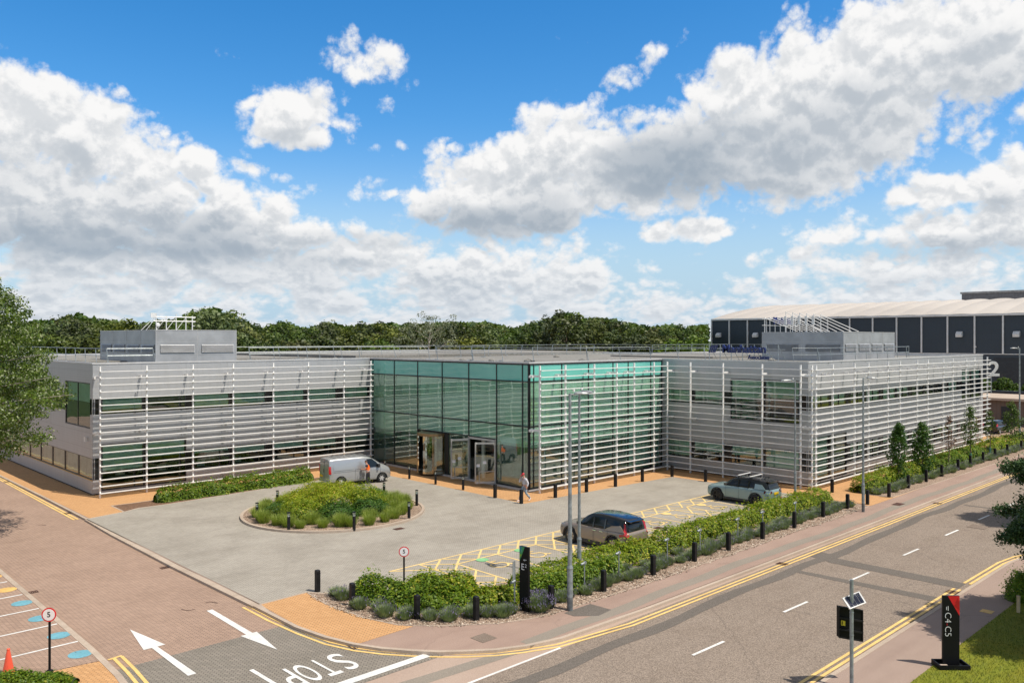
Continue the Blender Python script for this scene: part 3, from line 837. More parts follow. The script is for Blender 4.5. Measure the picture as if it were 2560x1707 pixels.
grate('manhole_cover', 8.81, 21.33, 0.55, 0.4, 0.02); grate('manhole_cover', 5.61, 30.6, 0.5, 0.5, 0.022); grate('manhole_cover', 19.0, 30.9, 0.5, 0.4, 0.022)
grate('manhole_cover', 1.34, 36.42, 0.65, 0.65, 0.012, m_man); grate('manhole_cover', 34.9, 37.4, 0.9, 0.5, 0.012, m_drain)
q = rd((31.7, 42.8)); grate('manhole_cover', q[0], q[1], 0.9, 0.9, ZR + .016, m_man)
grate('manhole_cover', 16.72, 47.5, 0.4, 0.4, 0.012, m_ora)
for (a, b) in ((-4.2, 26.3), (-5.2, 7.0)):
    q = rd((a, b)); lines('road_stud_line', [[(q[0] - .7, q[1]), (q[0] - .55, q[1] + .35), (q[0] - .3, q[1] + .35)], [(q[0] + .3, q[1] - .1), (q[0] + .5, q[1] - .1), (q[0] + .62, q[1] + .25)]], 0.035, m_drain, ZR + .012)
# ---------------------------------------------------------------- office building
m_clad = clad_mat('ribbed_cladding', (0.44, 0.445, 0.45))
m_trim = mat('silver_trim', (0.60, 0.59, 0.58), 0.4, 0.3, 0.05)
m_roof = speckle_mat('roof_membrane', (0.20, 0.195, 0.18), (0.30, 0.29, 0.265), 6, (0.75, 0.74, 0.72), 0.7)
m_black = mat('black_band_panel', (0.012, 0.012, 0.013), 0.12, 0, 0.1)
m_frame = mat('dark_frame', (0.018, 0.018, 0.020), 0.4, 0, 0.1)
m_bars = mat('white_powder_coat', (0.80, 0.79, 0.76), 0.45, 0, 0.04)
m_glass = glass_mat('window_glass', (0.86, 1.0, 0.92), 0.09, 0.2, 0.7)
m_cglass = glass_mat('curtain_glass', (0.86, 1.0, 0.93), 0.12, 0.28, 0.40, (0.52, 0.98, 0.70, 0.33))
m_lglass = glass_mat('clear_curtain_glass', (0.84, 0.97, 0.90), 0.13, 0.28, 0.40, (0.40, 0.80, 0.60, 0.09))
m_dglass = glass_mat('door_glass', (0.62, 0.72, 0.64), 0.12, 0.1, 0.7)
m_blind = mat('roller_blind', (0.62, 0.84, 0.66), 0.8, 0, 0.05)
m_blindb = mat('bright_roller_blind', (0.66, 0.94, 0.74), 0.8, 0, 0.04)
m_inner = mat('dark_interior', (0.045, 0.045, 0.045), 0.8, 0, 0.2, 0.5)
m_ifloor = mat('interior_floor', (0.20, 0.17, 0.14), 0.5, 0, 0.2)
m_plant = mat('plant_room_panel', (0.40, 0.41, 0.42), 0.45, 0.35, 0.08, 0.8)
m_louv = mat('grille_slats', (0.55, 0.56, 0.57), 0.4, 0.4, 0.05)
m_gback = mat('grille_back', (0.16, 0.165, 0.17), 0.6)
m_galv = mat('galvanised_steel', (0.38, 0.42, 0.43), 0.45, 0.5, 0.15, 6)
m_bronze = mat('bronze_metal', (0.36, 0.24, 0.13), 0.3, 0.8, 0.1)
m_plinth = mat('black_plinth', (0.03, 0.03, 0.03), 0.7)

def spandrel():
    m, t, out = new_mat('turquoise_spandrel')
    p = t.node('ShaderNodeBsdfPrincipled')
    co = t.coord(); n = t.noise(co, 0.25, 3, 0.5)
    t.l.new(t.mix(t.mr(n, .3, .7), (0.13, 0.46, 0.39), (0.17, 0.55, 0.46)), p.inputs['Base Color'])
    p.inputs['Roughness'].default_value = 0.04; p.inputs['Coat Weight'].default_value = 0.6
    p.inputs['Specular IOR Level'].default_value = 0.8
    t.l.new(t.bump(t.noise(co, 0.6, 1, 0.4), 0.5, 0.05), p.inputs['Normal'])
    t.l.new(p.outputs[0], out.inputs[0]); return m
m_span = spandrel()

HB = 8.63
bld = thing('office_building', 'two storey silver clad office building with white louvre screens and a green glass corner entrance', 'building')

def wall_face(name, F, s0, s1, z0, z1, openings, m, parent, rec=0.14):
    ss = sorted({s0, s1, *[o[0] for o in openings], *[o[1] for o in openings]})
    zs = sorted({z0, z1, *[o[2] for o in openings], *[o[3] for o in openings]})
    mb = MB()
    def isopen(s, z): return any(o[0] < s < o[1] and o[2] < z < o[3] for o in openings)
    for i in range(len(ss) - 1):
        j = 0
        while j < len(zs) - 1:
            if isopen((ss[i] + ss[i + 1]) / 2, (zs[j] + zs[j + 1]) / 2): j += 1; continue
            k = j
            while k < len(zs) - 1 and not isopen((ss[i] + ss[i + 1]) / 2, (zs[k] + zs[k + 1]) / 2): k += 1
            mb.add([F(ss[i], zs[j], 0), F(ss[i + 1], zs[j], 0), F(ss[i + 1], zs[k], 0), F(ss[i], zs[k], 0)], [(0, 1, 2, 3)])
            j = k
    for (a, b, c, d) in openings:
        for q in ([(a, c), (b, c)], [(a, d), (b, d)], [(a, c), (a, d)], [(b, c), (b, d)]):
            (p, r), (p2, r2) = q
            mb.add([F(p, r, 0), F(p2, r2, 0), F(p2, r2, -rec), F(p, r, -rec)], [(0, 1, 2, 3)])
    return mb.build(name, m, parent, fix=False)

def window(F, s0, s1, z0, z1, parent, blind=0.7, mull=(), d=-0.06, gm=None, bm=None, fr=0.05, trans=()):
    mb = MB()
    for (a, b, c, e) in ((s0, s1, z0, z0 + fr), (s0, s1, z1 - fr, z1), (s0, s0 + fr, z0 + fr, z1 - fr), (s1 - fr, s1, z0 + fr, z1 - fr)):
        mb.fbox(F, a, b, c, e, d - 0.05, d + 0.03)
    for x in mull: mb.fbox(F, x - fr / 2, x + fr / 2, z0 + fr, z1 - fr, d - 0.05, d + 0.028)
    for x in trans: mb.fbox(F, s0 + fr, s1 - fr, x - fr / 2, x + fr / 2, d - 0.05, d + 0.026)
    o = mb.build('window', m_frame, parent)
    g_ = MB().add([F(s0 + fr, z0 + fr, d), F(s1 - fr, z0 + fr, d), F(s1 - fr, z1 - fr, d), F(s0 + fr, z1 - fr, d)], [(0, 1, 2, 3)])
    g_.build('pane', gm or m_glass, o, fix=False)
    if blind > 0:
        zb = z1 - fr - (z1 - z0 - 2 * fr) * blind
        b_ = MB(); b_.fbox(F, s0 + fr, s1 - fr, zb, z1 - fr, d - 0.14, d - 0.135)
        b_.fbox(F, s0 + fr, s1 - fr, zb - 0.03, zb, d - 0.15, d - 0.125)
        b_.build('blind', bm or m_blind, o)
    return o

UZ, LZ = (5.25, 6.28), (1.02, 2.42)
def bands(F, s0, s1, z, wins, parent):
    """black glossy infill between the windows of a strip"""
    mb = MB(); s = s0
    for w in sorted(wins):
        if w[0] - s > 0.02: mb.fbox(F, s, w[0], z[0], z[1], -0.10, -0.035)
        s = w[1]
    if s1 - s > 0.02: mb.fbox(F, s, s1, z[0], z[1], -0.10, -0.035)
    mb.build_each('band_panel', m_black, parent)

rb = random.Random(4)
# left block, front
F = Fb(0, 1)
split = [(0.56, 3.2), (3.45, 6.1), (6.64, 9.3), (9.6, 12.15), (12.75, 15.4), (15.6, 18.3), (19.05, 21.35)]
bl = [.72, .0, .85, .78, .9, .92, .8]
wall_face('wall', F, 0, 21.5, 0.12, HB, [(0, 21.45, *UZ), (0.5, 6.12, 0.26, 3.3), (6.12, 21.45, *LZ), (0, 0.5, *LZ)], m_clad, bld)
for (a, b), f in zip(split, bl): window(F, a, b, *UZ, bld, f)
bands(F, 0, 21.45, UZ, split, bld)
window(F, 0.56, 3.25, 0.3, 3.28, bld, .58); window(F, 3.4, 6.1, 0.3, 3.28, bld, .36)
for (a, b), f in zip(split[2:], [.18, .42, 0.35, .5, 0.45]): window(F, a, b, *LZ, bld, f)
bands(F, 6.12, 21.45, LZ, split[2:], bld); bands(F, 0, 0.5, LZ, [], bld)
mb = MB(); mb.fbox(F, 0.5, 0.56, .3, 3.28, -.1, -.04); mb.fbox(F, 3.25, 3.4, .3, 3.28, -.1, -.04); mb.build_each('band_panel', m_black, bld)
# left block, shaded end wall
F = Fa(0, -1)
wall_face('wall', F, -37, 0, 0.12, HB, [(-5.86, -0.52, 4.32, 7.3), (-0.52, 0, *UZ), (-36, -5.86, *UZ), (-36, 0, *LZ)], m_clad, bld)
window(F, -5.84, -0.55, 4.34, 7.28, bld, .42, mull=(-3.2,), bm=m_blind)
bands(F, -0.52, 0, UZ, [], bld)
bands(F, -36, -5.86, UZ, [], bld)
m_pblind = mat('pale_blind', (0.42, 0.38, 0.33), 0.8, 0, 0.1)
ww = [(-3.0 * i - 3.02, -3.0 * i - 0.12) for i in range(12)]
for a, b in ww: window(F, a, b, *LZ, bld, 0.99, mull=((a + b) / 2 + .25,) if 0 else (), bm=m_pblind)
bands(F, -36, 0, LZ, ww, bld)
mb = MB(); mb.fbox(F, -36, 0, LZ[0] - .05, LZ[0], -.02, .03); mb.build('sill', mat('brass_sill', (0.55, 0.36, 0.10), .4, .5), bld)
# right wing, shaded side facing the entrance
F = Fa(36.5, -1)
wall_face('wall', F, 18.6, 30.8, 0.12, HB, [(19.0, 24.74, *UZ), (24.74, 30.16, 4.28, 7.28), (30.16, 30.8, *UZ), (19.0, 30.8, *LZ)], m_clad, bld)
for a, b, f in ((19.1, 21.4, .85), (21.55, 24.15, .6)): window(F, a, b, *UZ, bld, f)
bands(F, 19.0, 24.74, UZ, [(19.1, 21.4), (21.55, 24.15)], bld); bands(F, 30.16, 30.8, UZ, [], bld)
window(F, 24.76, 27.38, 4.3, 7.26, bld, .45); window(F, 27.5, 30.14, 4.3, 7.26, bld, .42)
mb = MB(); mb.fbox(F, 27.38, 27.5, 4.3, 7.26, -.1, -.04); mb.build_each('band_panel', m_black, bld)
lw_ = [(19.1, 21.35), (21.5, 24.1), (24.76, 27.35), (27.5, 30.14)]
for (a, b), f in zip(lw_, (.9, .5, .55, .97)): window(F, a, b, *LZ, bld, f)
bands(F, 19.0, 30.8, LZ, lw_, bld)
# right wing, long side along the street
F = Fb(30.8, 1)
us = []; a = 37.2
while a < 66: us += [(a, a + 2.62), (a + 2.82, a + 5.4)]; a += 6.05
us = [u for u in us if u[1] < 67.7]
wall_face('wall', F, 36.5, 74.1, 0.12, HB, [(36.5, 67.8, *UZ), (67.8, 73.5, 4.3, 7.26), (37.1, 42.6, 0.1 + .1, 3.3), (42.6, 73.5, *LZ), (36.5, 37.1, *LZ)], m_clad, bld)
for i, (a, b) in enumerate(us): window(F, a, b, *UZ, bld, rb.choice([.0, .5, .8, .85, .7]), mull=((a + b) / 2,), d=-.05)
bands(F, 36.5, 67.8, UZ, us, bld); bands(F, 36.5, 37.1, LZ, [], bld)
window(F, 67.8, 70.55, 4.3, 7.26, bld, .4); window(F, 70.7, 73.5, 4.3, 7.26, bld, .35)
mb = MB(); mb.fbox(F, 70.55, 70.7, 4.3, 7.26, -.1, -.04); mb.fbox(F, 39.8, 39.92, .2, 3.3, -.1, -.04); mb.fbox(F, 42.5, 42.6, .2, 3.3, -.1, -.04); mb.build_each('band_panel', m_black, bld)
window(F, 37.1, 39.8, 0.2, 3.3, bld, .93); window(F, 39.92, 42.5, 0.2, 3.3, bld, .96, bm=m_pblind)
ls = [(a + 6.05 - .0, b + 6.05) for a, b in us if b + 6.05 < 73.5 and a + 6.05 > 42.7]
for a, b in ls: window(F, a, b, *LZ, bld, rb.choice([.1, .3, .6, .0]), mull=((a + b) / 2,))
bands(F, 42.6, 73.5, LZ, ls, bld)
# far end and back walls
mb = MB()
bk = [(74.1, 30.8), (74.1, 1), (59, 1), (59, -37), (0, -37)]
for p_, q_ in zip(bk, bk[1:]): mb.add([W(*p_, .12), W(*q_, .12), W(*q_, HB), W(*p_, HB)], [(0, 1, 2, 3)])
mb.build('wall', m_clad, bld, fix=False)
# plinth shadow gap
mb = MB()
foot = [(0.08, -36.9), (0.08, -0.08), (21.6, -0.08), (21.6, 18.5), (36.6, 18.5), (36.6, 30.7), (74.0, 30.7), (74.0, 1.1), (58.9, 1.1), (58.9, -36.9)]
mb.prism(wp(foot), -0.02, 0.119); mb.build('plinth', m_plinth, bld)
# roof slab behind a low parapet
outl = [(0, -37), (0, 0), (21.5, 0), (21.5, 18.6), (36.5, 18.6), (36.5, 30.8), (74.1, 30.8), (74.1, 1), (59, 1), (59, -37)]
inn = [(0.35, -36.65), (0.35, -0.35), (21.85, -0.35), (21.85, 18.25), (36.85, 18.25), (36.85, 30.45), (73.75, 30.45), (73.75, 1.35), (58.65, 1.35), (58.65, -36.65)]
mb = MB(); mb.add([W(*p, HB - 0.22) for p in inn], [tuple(range(10))]); rf = mb.build('roof', m_roof, bld, fix=False)
mb = MB()
n = 10
vs = [W(*p, HB + .002) for p in outl] + [W(*p, HB + .002) for p in inn] + [W(*p, HB - 0.22) for p in inn]
fs = []
for i in range(n):
    j = (i + 1) % n
    fs += [(i, j, n + j, n + i), (n + i, n + j, 2 * n + j, 2 * n + i)]
mb.add(vs, fs); mb.build('parapet', m_trim, bld, fix=False)
mb = MB()
for z in (HB - .09,):
    for F, s0, s1 in ((Fb(0, 1), -.03, 21.5), (Fa(0, -1), -37, .03), (Fa(36.5, -1), 18.6, 30.83), (Fb(30.8, 1), 36.47, 74.1), (Fa(21.5, -1), 0, 18.63), (Fb(18.6, 1), 21.47, 36.5)):
        mb.fbox(F, s0, s1, z, HB + .012, 0.003, 0.035)
mb.build('coping', m_trim, bld)
# a second, slightly higher deck and joints seen on the roof
mb = MB()
mb.box(24, 60, 6, 30, HB - .21, HB + .05); mb.box(2, 20, 8, 34, HB - .21, HB - .1); mb.box(48, 70, -16, -4, HB - .2, HB - .08)
for a_, b_ in ((25, 2.5), (26.5, 6), (27, 9), (28, 12), (31, 15), (33, 16), (20, -3), (41, 3), (44, 24)):
    mb.lathe([(0.32, 0), (0.3, .1), (0.1, .2), (0.0, .22)], 10, W(a_, b_, HB - .2))
mb.build('roof_deck', m_roof, rf)
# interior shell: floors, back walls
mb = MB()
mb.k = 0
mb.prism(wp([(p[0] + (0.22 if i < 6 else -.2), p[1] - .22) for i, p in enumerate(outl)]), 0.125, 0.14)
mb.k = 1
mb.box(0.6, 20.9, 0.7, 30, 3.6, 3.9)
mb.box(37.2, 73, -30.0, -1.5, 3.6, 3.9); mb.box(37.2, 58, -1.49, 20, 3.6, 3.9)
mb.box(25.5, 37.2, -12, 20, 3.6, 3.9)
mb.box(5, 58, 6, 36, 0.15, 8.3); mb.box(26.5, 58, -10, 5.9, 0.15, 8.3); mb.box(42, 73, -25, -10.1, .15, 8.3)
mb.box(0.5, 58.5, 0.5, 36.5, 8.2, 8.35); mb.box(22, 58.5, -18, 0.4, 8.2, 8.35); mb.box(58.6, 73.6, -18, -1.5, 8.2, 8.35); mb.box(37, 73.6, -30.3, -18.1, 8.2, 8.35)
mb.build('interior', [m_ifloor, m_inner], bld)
# desks and pale partitions glimpsed inside
mb = MB()
for i in range(7):
    mb.box(1.5 + i * 2.8, 3.0 + i * 2.8, 1.2, 1.9, 0.85, 0.9); mb.box(1.9 + i * 2.8, 2.5 + i * 2.8, 1.5, 1.55, 0.95, 1.35)
for i in range(5): mb.box(38 + i * 5, 39.6 + i * 5, -29.4, -28.6, 0.85, 0.9)
for i in range(3): mb.box(24.5, 26.2, -6 - i * 4, -4.8 - i * 4, 0.14, 1.0)
mb.build_each('desk', mat('pale_desk', (0.5, 0.45, 0.38), .5), bld)

# ---- curtain wall
cw = thing('curtain_wall', None, None); cw.parent = bld
F1_ = Fa(21.5, -1); F2_ = Fb(18.6, 1)
mu1 = [0.06, 0.41, 3.38, 6.45, 9.44, 12.47, 15.42, 17.98, 18.54]
mu2 = [21.56, 21.92, 24.71, 27.55, 30.33, 32.15, 35.0, 36.44]
TR = [0.2, 4.3, 7.32, 8.47]
mb = MB()
for s in mu1:
    lo = 3.2 if s in (9.44, 12.47) else 0.14
    mb.fbox(F1_, s - .035, s + .035, lo, 8.53, -.1, .045)
for s in mu2: mb.fbox(F2_, s - .035, s + .035, 0.14, 8.53, -.1, .045)
for z in TR[1:]:
    mb.fbox(F1_, 0, 18.6, z - .035, z + .035, -.1, .043)
    mb.fbox(F2_, 21.5, 36.5, z - .035, z + .035, -.1, .043)
mb.fbox(F1_, 0, 6.45, .13, .22, -.1, .043); mb.fbox(F1_, 15.42, 18.6, .13, .22, -.1, .043); mb.fbox(F2_, 21.5, 36.5, .13, .22, -.1, .043)
mb.fbox(F1_, 6.45, 15.42, 3.16, 3.24, -.1, .04); mb.fbox(F1_, 9.75, 10.2, .13, 3.2, -.08, .04); 
mb.build('mullions', m_frame, cw)
def gl(F, s0, s1, z0, z1, m, name='glass_panel', d=0.0):
    o = MB().add([F(s0, z0, d), F(s1, z0, d), F(s1, z1, d), F(s0, z1, d)], [(0, 1, 2, 3)]).build(name, m, cw, fix=False)
    return o
def rows(F, mu, skip=()):
    for i in range(len(mu) - 1):
        a, b = mu[i] + .035, mu[i + 1] - .035
        if F is F1_ and mu[i] == 12.47 or F is F1_ and mu[i] in (9.44, 6.45): lo = 3.24
        else: lo = .2
        gl(F, a, b, 7.36, 8.44, m_span); gl(F, a, b, 4.34, 7.28, m_cglass)
        gl(F, a, b, 2.9 if lo < 1 else lo, 4.26, m_cglass)
        if lo < 1: gl(F, a, b, lo, 2.9, m_lglass)
rows(F1_, mu1); rows(F2_, mu2)
def bld_blind(F, s0, s1, z0, z1, m=m_blindb):
    mb = MB(); mb.fbox(F, s0, s1, z0, z1, -.22, -.215); mb.fbox(F, s0, s1, z0 - .04, z0, -.235, -.2)
    mb.build('blind', m, cw)
for i in range(2, 8):
    if mu1[i] >= 3.38: 
        if mu1[i] > 6: bld_blind(F1_, mu1[i] + .06, mu1[i + 1] - .06, 4.4, 7.25)
        bld_blind(F1_, mu1[i] + .06, mu1[i + 1] - .06, 3.1 if mu1[i] > 3.4 else 2.45, 4.22)
bld_blind(F1_, .45, 3.3, 2.5, 4.22); bld_blind(F1_, 3.44, 6.4, 2.3, 4.22)
bld_blind(F1_, 3.44, 6.4, 6.6, 7.25)
for i in range(1, 5):
    bld_blind(F2_, mu2[i] + .06, mu2[i + 1] - .06, 4.4, 7.25); bld_blind(F2_, mu2[i] + .06, mu2[i + 1] - .06, 3.0 - .1 * (i % 2), 4.22)
m_turq = mat('turquoise_back', (0.28, 0.72, 0.60), 0.7, 0, 0.05)
for a, b in ((32.2, 34.95), (35.05, 36.4)):
    bld_blind(F2_, a, b, 4.4, 7.25, m_turq); bld_blind(F2_, a, b, .3, 4.22, m_turq)
mb = MB(); mb.fbox(F1_, -.0, 18.66, -.02, .13, -.05, .16); mb.fbox(F2_, 21.3, 36.5, -.02, .13, -.05, .16); mb.build('sill', m_trim, cw)
# columns in the lobby
mb = MB()
for a_, b_ in ((22.4, 13.05), (22.6, 6.6), (23, 16.5), (27.5, 16.8), (33, 16.8)): MB().cyl(W(a_, b_, .14), W(a_, b_, 8.2), .15, n=14).build('column', mat('painted_column', (.62, .62, .60), .5), cw, smooth=False)
# revolving door: drum standing half outside
rv = thing('revolving_door', None, None); rv.parent = cw
dc = (21.5, 8.45); rr = 1.28
mb = MB()
mb.lathe([(rr, 2.95), (rr, 3.14), (0, 3.16)], 28, W(*dc)); mb.lathe([(rr, .13), (rr + .02, .16), (0, .16)], 28, W(*dc))
for ang in (-48, -16, 22, 60, 132, 164, 204, 236): 
    x, y = dc[0] + rr * math.cos(R(ang)), dc[1] + rr * math.sin(R(ang)); mb.cyl(W(x, y, .14), W(x, y, 3.0), .035, n=6)
mb.build('drum_frame', m_bronze, rv)
mb = MB()
for a0, a1 in ((120, 168), (192, 240), (-60, -12), (12, 60)):
    for k in range(6):
        t0, t1 = R(a0 + (a1 - a0) * k / 6), R(a0 + (a1 - a0) * (k + 1) / 6)
        mb.add([W(dc[0] + rr * math.cos(t0), dc[1] + rr * math.sin(t0), .16), W(dc[0] + rr * math.cos(t1), dc[1] + rr * math.sin(t1), .16), W(dc[0] + rr * math.cos(t1), dc[1] + rr * math.sin(t1), 2.95), W(dc[0] + rr * math.cos(t0), dc[1] + rr * math.sin(t0), 2.95)], [(0, 1, 2, 3)])
mb.build('drum_glass', m_dglass, rv, fix=False)
for k in range(3):
    t_ = R(35 + 120 * k); c_, s_ = math.cos(t_), math.sin(t_)
    p = lambda r_, z: W(dc[0] + r_ * c_, dc[1] + r_ * s_, z)
    mb = MB()
    for q in ((p(.06, .2), p(1.2, .2)), (p(.06, 2.85), p(1.2, 2.85)), (p(1.2, .2), p(1.2, 2.85)), (p(.06, .2), p(.06, 2.85))): mb.bar(*q, .05)
    o = mb.build('door_leaf', m_bronze, rv)
    MB().add([p(.06, .2), p(1.2, .2), p(1.2, 2.85), p(.06, 2.85)], [(0, 1, 2, 3)]).build('pane', m_dglass, o, fix=False)
# pair of open swing doors
m_dalu = mat('door_aluminium', (.55, .55, .53), .4, .5, .05)
m_stick = mat('white_sticker', (.75, .77, .78), .5)
for hb, fb, fa_ in ((12.5, 11.89, 20.35), (15.3, 14.55, 20.3)):
    mb = MB(); h0 = (21.42, hb); h1 = (fa_, fb)
    for q in ((h0, h1, .22), (h0, h1, 2.95)): mb.bar(W(*q[0], q[2]), W(*q[1], q[2]), .05, .13)
    for q in (h0, h1): mb.bar(W(*q, .16), W(*q, 3.02), .07, .07)
    o = mb.build('swing_door', m_dalu, cw)
    MB().add([W(*h0, .25), W(*h1, .25), W(*h1, 2.9), W(*h0, 2.9)], [(0, 1, 2, 3)]).build('pane', m_dglass, o, fix=False)
    L_ = lambda t_, off=0: (h0[0] + (h1[0] - h0[0]) * t_, h0[1] + (h1[1] - h0[1]) * t_ + off)
    mb = MB(); mb.bar(W(*L_(.08, .12), 1.0), W(*L_(.86, .12), 1.0), .035); mb.bar(W(*L_(.86, .12), .2), W(*L_(.86, .12), 1.0), .035); mb.bar(W(*L_(.86, .12), .2), W(*L_(.86, 0), .2), .035)
    mb.build('handle', m_dalu, o)
    mb = MB(); mb.box(-.11, .11, -.005, .005, -.1, .1)
    for t_, z in ((.55, 1.62), (.88, 1.42)):
        q = L_(t_, .035); s = MB().box(-.12, .12, -.004, .004, -.1, .1).build('sticker', m_stick, o); s.location = W(*q, z); s.rotation_euler = (0, 0, math.atan2(-(h1[1] - h0[1]), h1[0] - h0[0]))
mb = MB()
for s in (12.5, 15.32): mb.fbox(F1_, s - .05, s + .05, .14, 3.2, -.06, .06)
mb.fbox(F1_, 12.5, 15.32, 3.02, 3.16, -.06, .06); mb.build('door_frame', m_dalu, cw)
gl(F1_, 9.75, 12.45, .2, 3.16, m_lglass)

# ---- louvre screens
RZ = [0.30 + i * (8.10 - 0.30) / 18 for i in range(19)]
def screen(F, s0, s1, posts, reach, brk=True, rails_lo=0):
    mb = MB()
    for z in RZ: mb.fbox(F, s0, s1, z - .024, z + .024, -.03, .12)
    o = mb.build('louvre_screen', m_bars, bld)
    for s in posts:
        mb = MB(); mb.fbox(F, s - .042, s + .042, -.01, 8.42, -.15, -.031)
        for z in (7.72, 4.12):
            mb.fbox(F, s - .03, s + .03, z - .07, z + .07, -reach, -.151); mb.fbox(F, s - .13, s - .03, z - .12, z + .02, -reach + .0, -reach + .35)
        mb.build('post', m_bars, o)
screen(Fb(1.15, 1), .08, 20.95, [.12, 3.03, 6.14, 9.06, 12.18, 15.09, 18.27, 20.81], 1.14)
screen(Fb(19.65, 1), 21.5, 35.5, [21.54, 24.04, 27.07, 29.59, 31.66, 34.12], 1.0)
screen(Fa(35.6, -1), 19.6, 31.6, [19.69, 21.81, 24.63, 27.78, 30.65, 31.46], .89)
screen(Fb(31.65, 1), 35.6, 73.3, [36.06, 38.59, 42.14, 44.58, 48.26, 50.66, 54.33, 56.75, 60.5, 62.9, 66.58, 68.93, 72.85], .84)
# security light on the end wall
mb = MB(); mb.fbox(Fa(0, -1), -1.25, -1.05, 3.45, 3.75, .0, .16); mb.build('wall_lamp', m_bars, bld)

# ---- plant rooms
def plant_room(a0, a1, b0, b1, z1, gl_b, gl_a):
    mb = MB(); mb.box(a0, a1, -b1, -b0, HB - .22, z1)
    o = mb.build('plant_room', m_plant, bld)
    mb = MB(); mb.box(a0 - .02, a1 + .02, -b1 - .02, -b0 + .02, z1 + .001, z1 + .05)
    for F, s0, s1, n_ in ((Fb(b1, 1), a0, a1, gl_b), (Fa(a0, -1), b0, b1, gl_a)):
        for z in (HB + .42, HB + 1.32): mb.fbox(F, s0, s1, z - .008, z + .008, -.01, .012)
        for k in range(n_ + 1):
            s = s0 + (s1 - s0) * k / n_; mb.fbox(F, s - .012, s + .012, HB - .1, z1, -.01, .014)
    mb.build('trim', m_trim, o)
    for F, s0, s1, n_ in ((Fb(b1, 1), a0, a1, gl_b), (Fa(a0, -1), b0, b1, gl_a)):
        for k in range(n_):
            g0 = s0 + (s1 - s0) * (k + .1) / n_; g1 = s0 + (s1 - s0) * (k + .92) / n_
            mb = MB(); mb.k = 1; mb.fbox(F, g0, g1, HB + .55, HB + 1.15, -.02, .016); mb.k = 0
            for q in range(7):
                z = HB + .6 + q * .083
                mb.add([F(g0, z + .05, .02), F(g1, z + .05, .02), F(g1, z, .075), F(g0, z, .075)], [(0, 1, 2, 3)])
                mb.add([F(g0, z + .012, .02), F(g1, z + .012, .02), F(g1, z, .075), F(g0, z, .075)], [(0, 1, 2, 3)])
            mb.build('louvre_grille', [m_louv, m_gback], o, fix=False)
    return o
plant_room(4.85, 10.85, -14.0, -2.2, 10.80, 2, 4)
plant_room(47.0, 57.3, 21.5, 28.6, 10.72, 4, 2)
# ---------------------------------------------------------------- roof furniture
def guard_rail(label, path, lean=0.18, z=HB - 0.2, step=2.2, group='guard rails on the flat roof'):
    t_ = thing('guard_rail', label, 'guard rail', W(path[0][0], path[0][1], z), 0, group)
    ox, oy = path[0][0], -path[0][1]
    P = [(p[0] - ox, -p[1] - oy) for p in path]
    mb = MB(); mp = MB()
    for i in range(len(P) - 1):
        a = Vector((*P[i], 0)); b = Vector((*P[i + 1], 0)); d = (b - a); L = d.length; d.normalize()
        nrm = Vector((-d.y, d.x, 0))
        for h_, off in ((1.1, .25), (.62, .12)):
            mb.cyl(a + nrm * off * 0 + Vector((0, 0, h_)), b + Vector((0, 0, h_)), .024, n=6)
        k = max(1, int(L / step))
        for j in range(k + 1):
            q = a + d * L * j / k
            mp = MB(); mp.cyl(q + Vector((0, 0, 1.1)), q + d * .22 * (1 if j % 2 else .6) + Vector((0, 0, .02)), .024, n=6)
            mp.cyl(q + Vector((0, 0, .03)), q - nrm * .9 + Vector((0, 0, .03)), .02, n=5)
            mp.box(q.x - .15, q.x + .15, q.y - .15, q.y + .15, 0, .06); mp.build('stanchion', m_galv, t_)
    mb.build('rail', m_galv, t_)
    return t_
guard_rail('galvanised guard rail at the left end of the flat roof', [(1.6, -30), (1.5, -2.0), (4.4, -1.6)])
guard_rail('galvanised guard rail along the roof right of the left plant room', [(11.4, -1.3), (21, -1.0), (26, 2.0)])
guard_rail('guard rail farther back on the roof behind the left plant room', [(12, -7), (34, -7), (36, -2)])
guard_rail('galvanised guard rail above the green glass entrance', [(26.6, 2.4), (27.4, 6), (28.1, 12.4), (31, 15.4), (37.3, 16.8), (38.2, 21.4)])
guard_rail('galvanised guard rail round the front of the right plant room', [(38.5, 28.6), (39.5, 30.0), (56.5, 29.9), (59.5, 29.0)], step=1.9)
guard_rail('guard rail at the far right back edge of the roof', [(72.8, 14), (72.6, 2.6), (57.5, 2.3), (57.3, -6), (38, -6)])

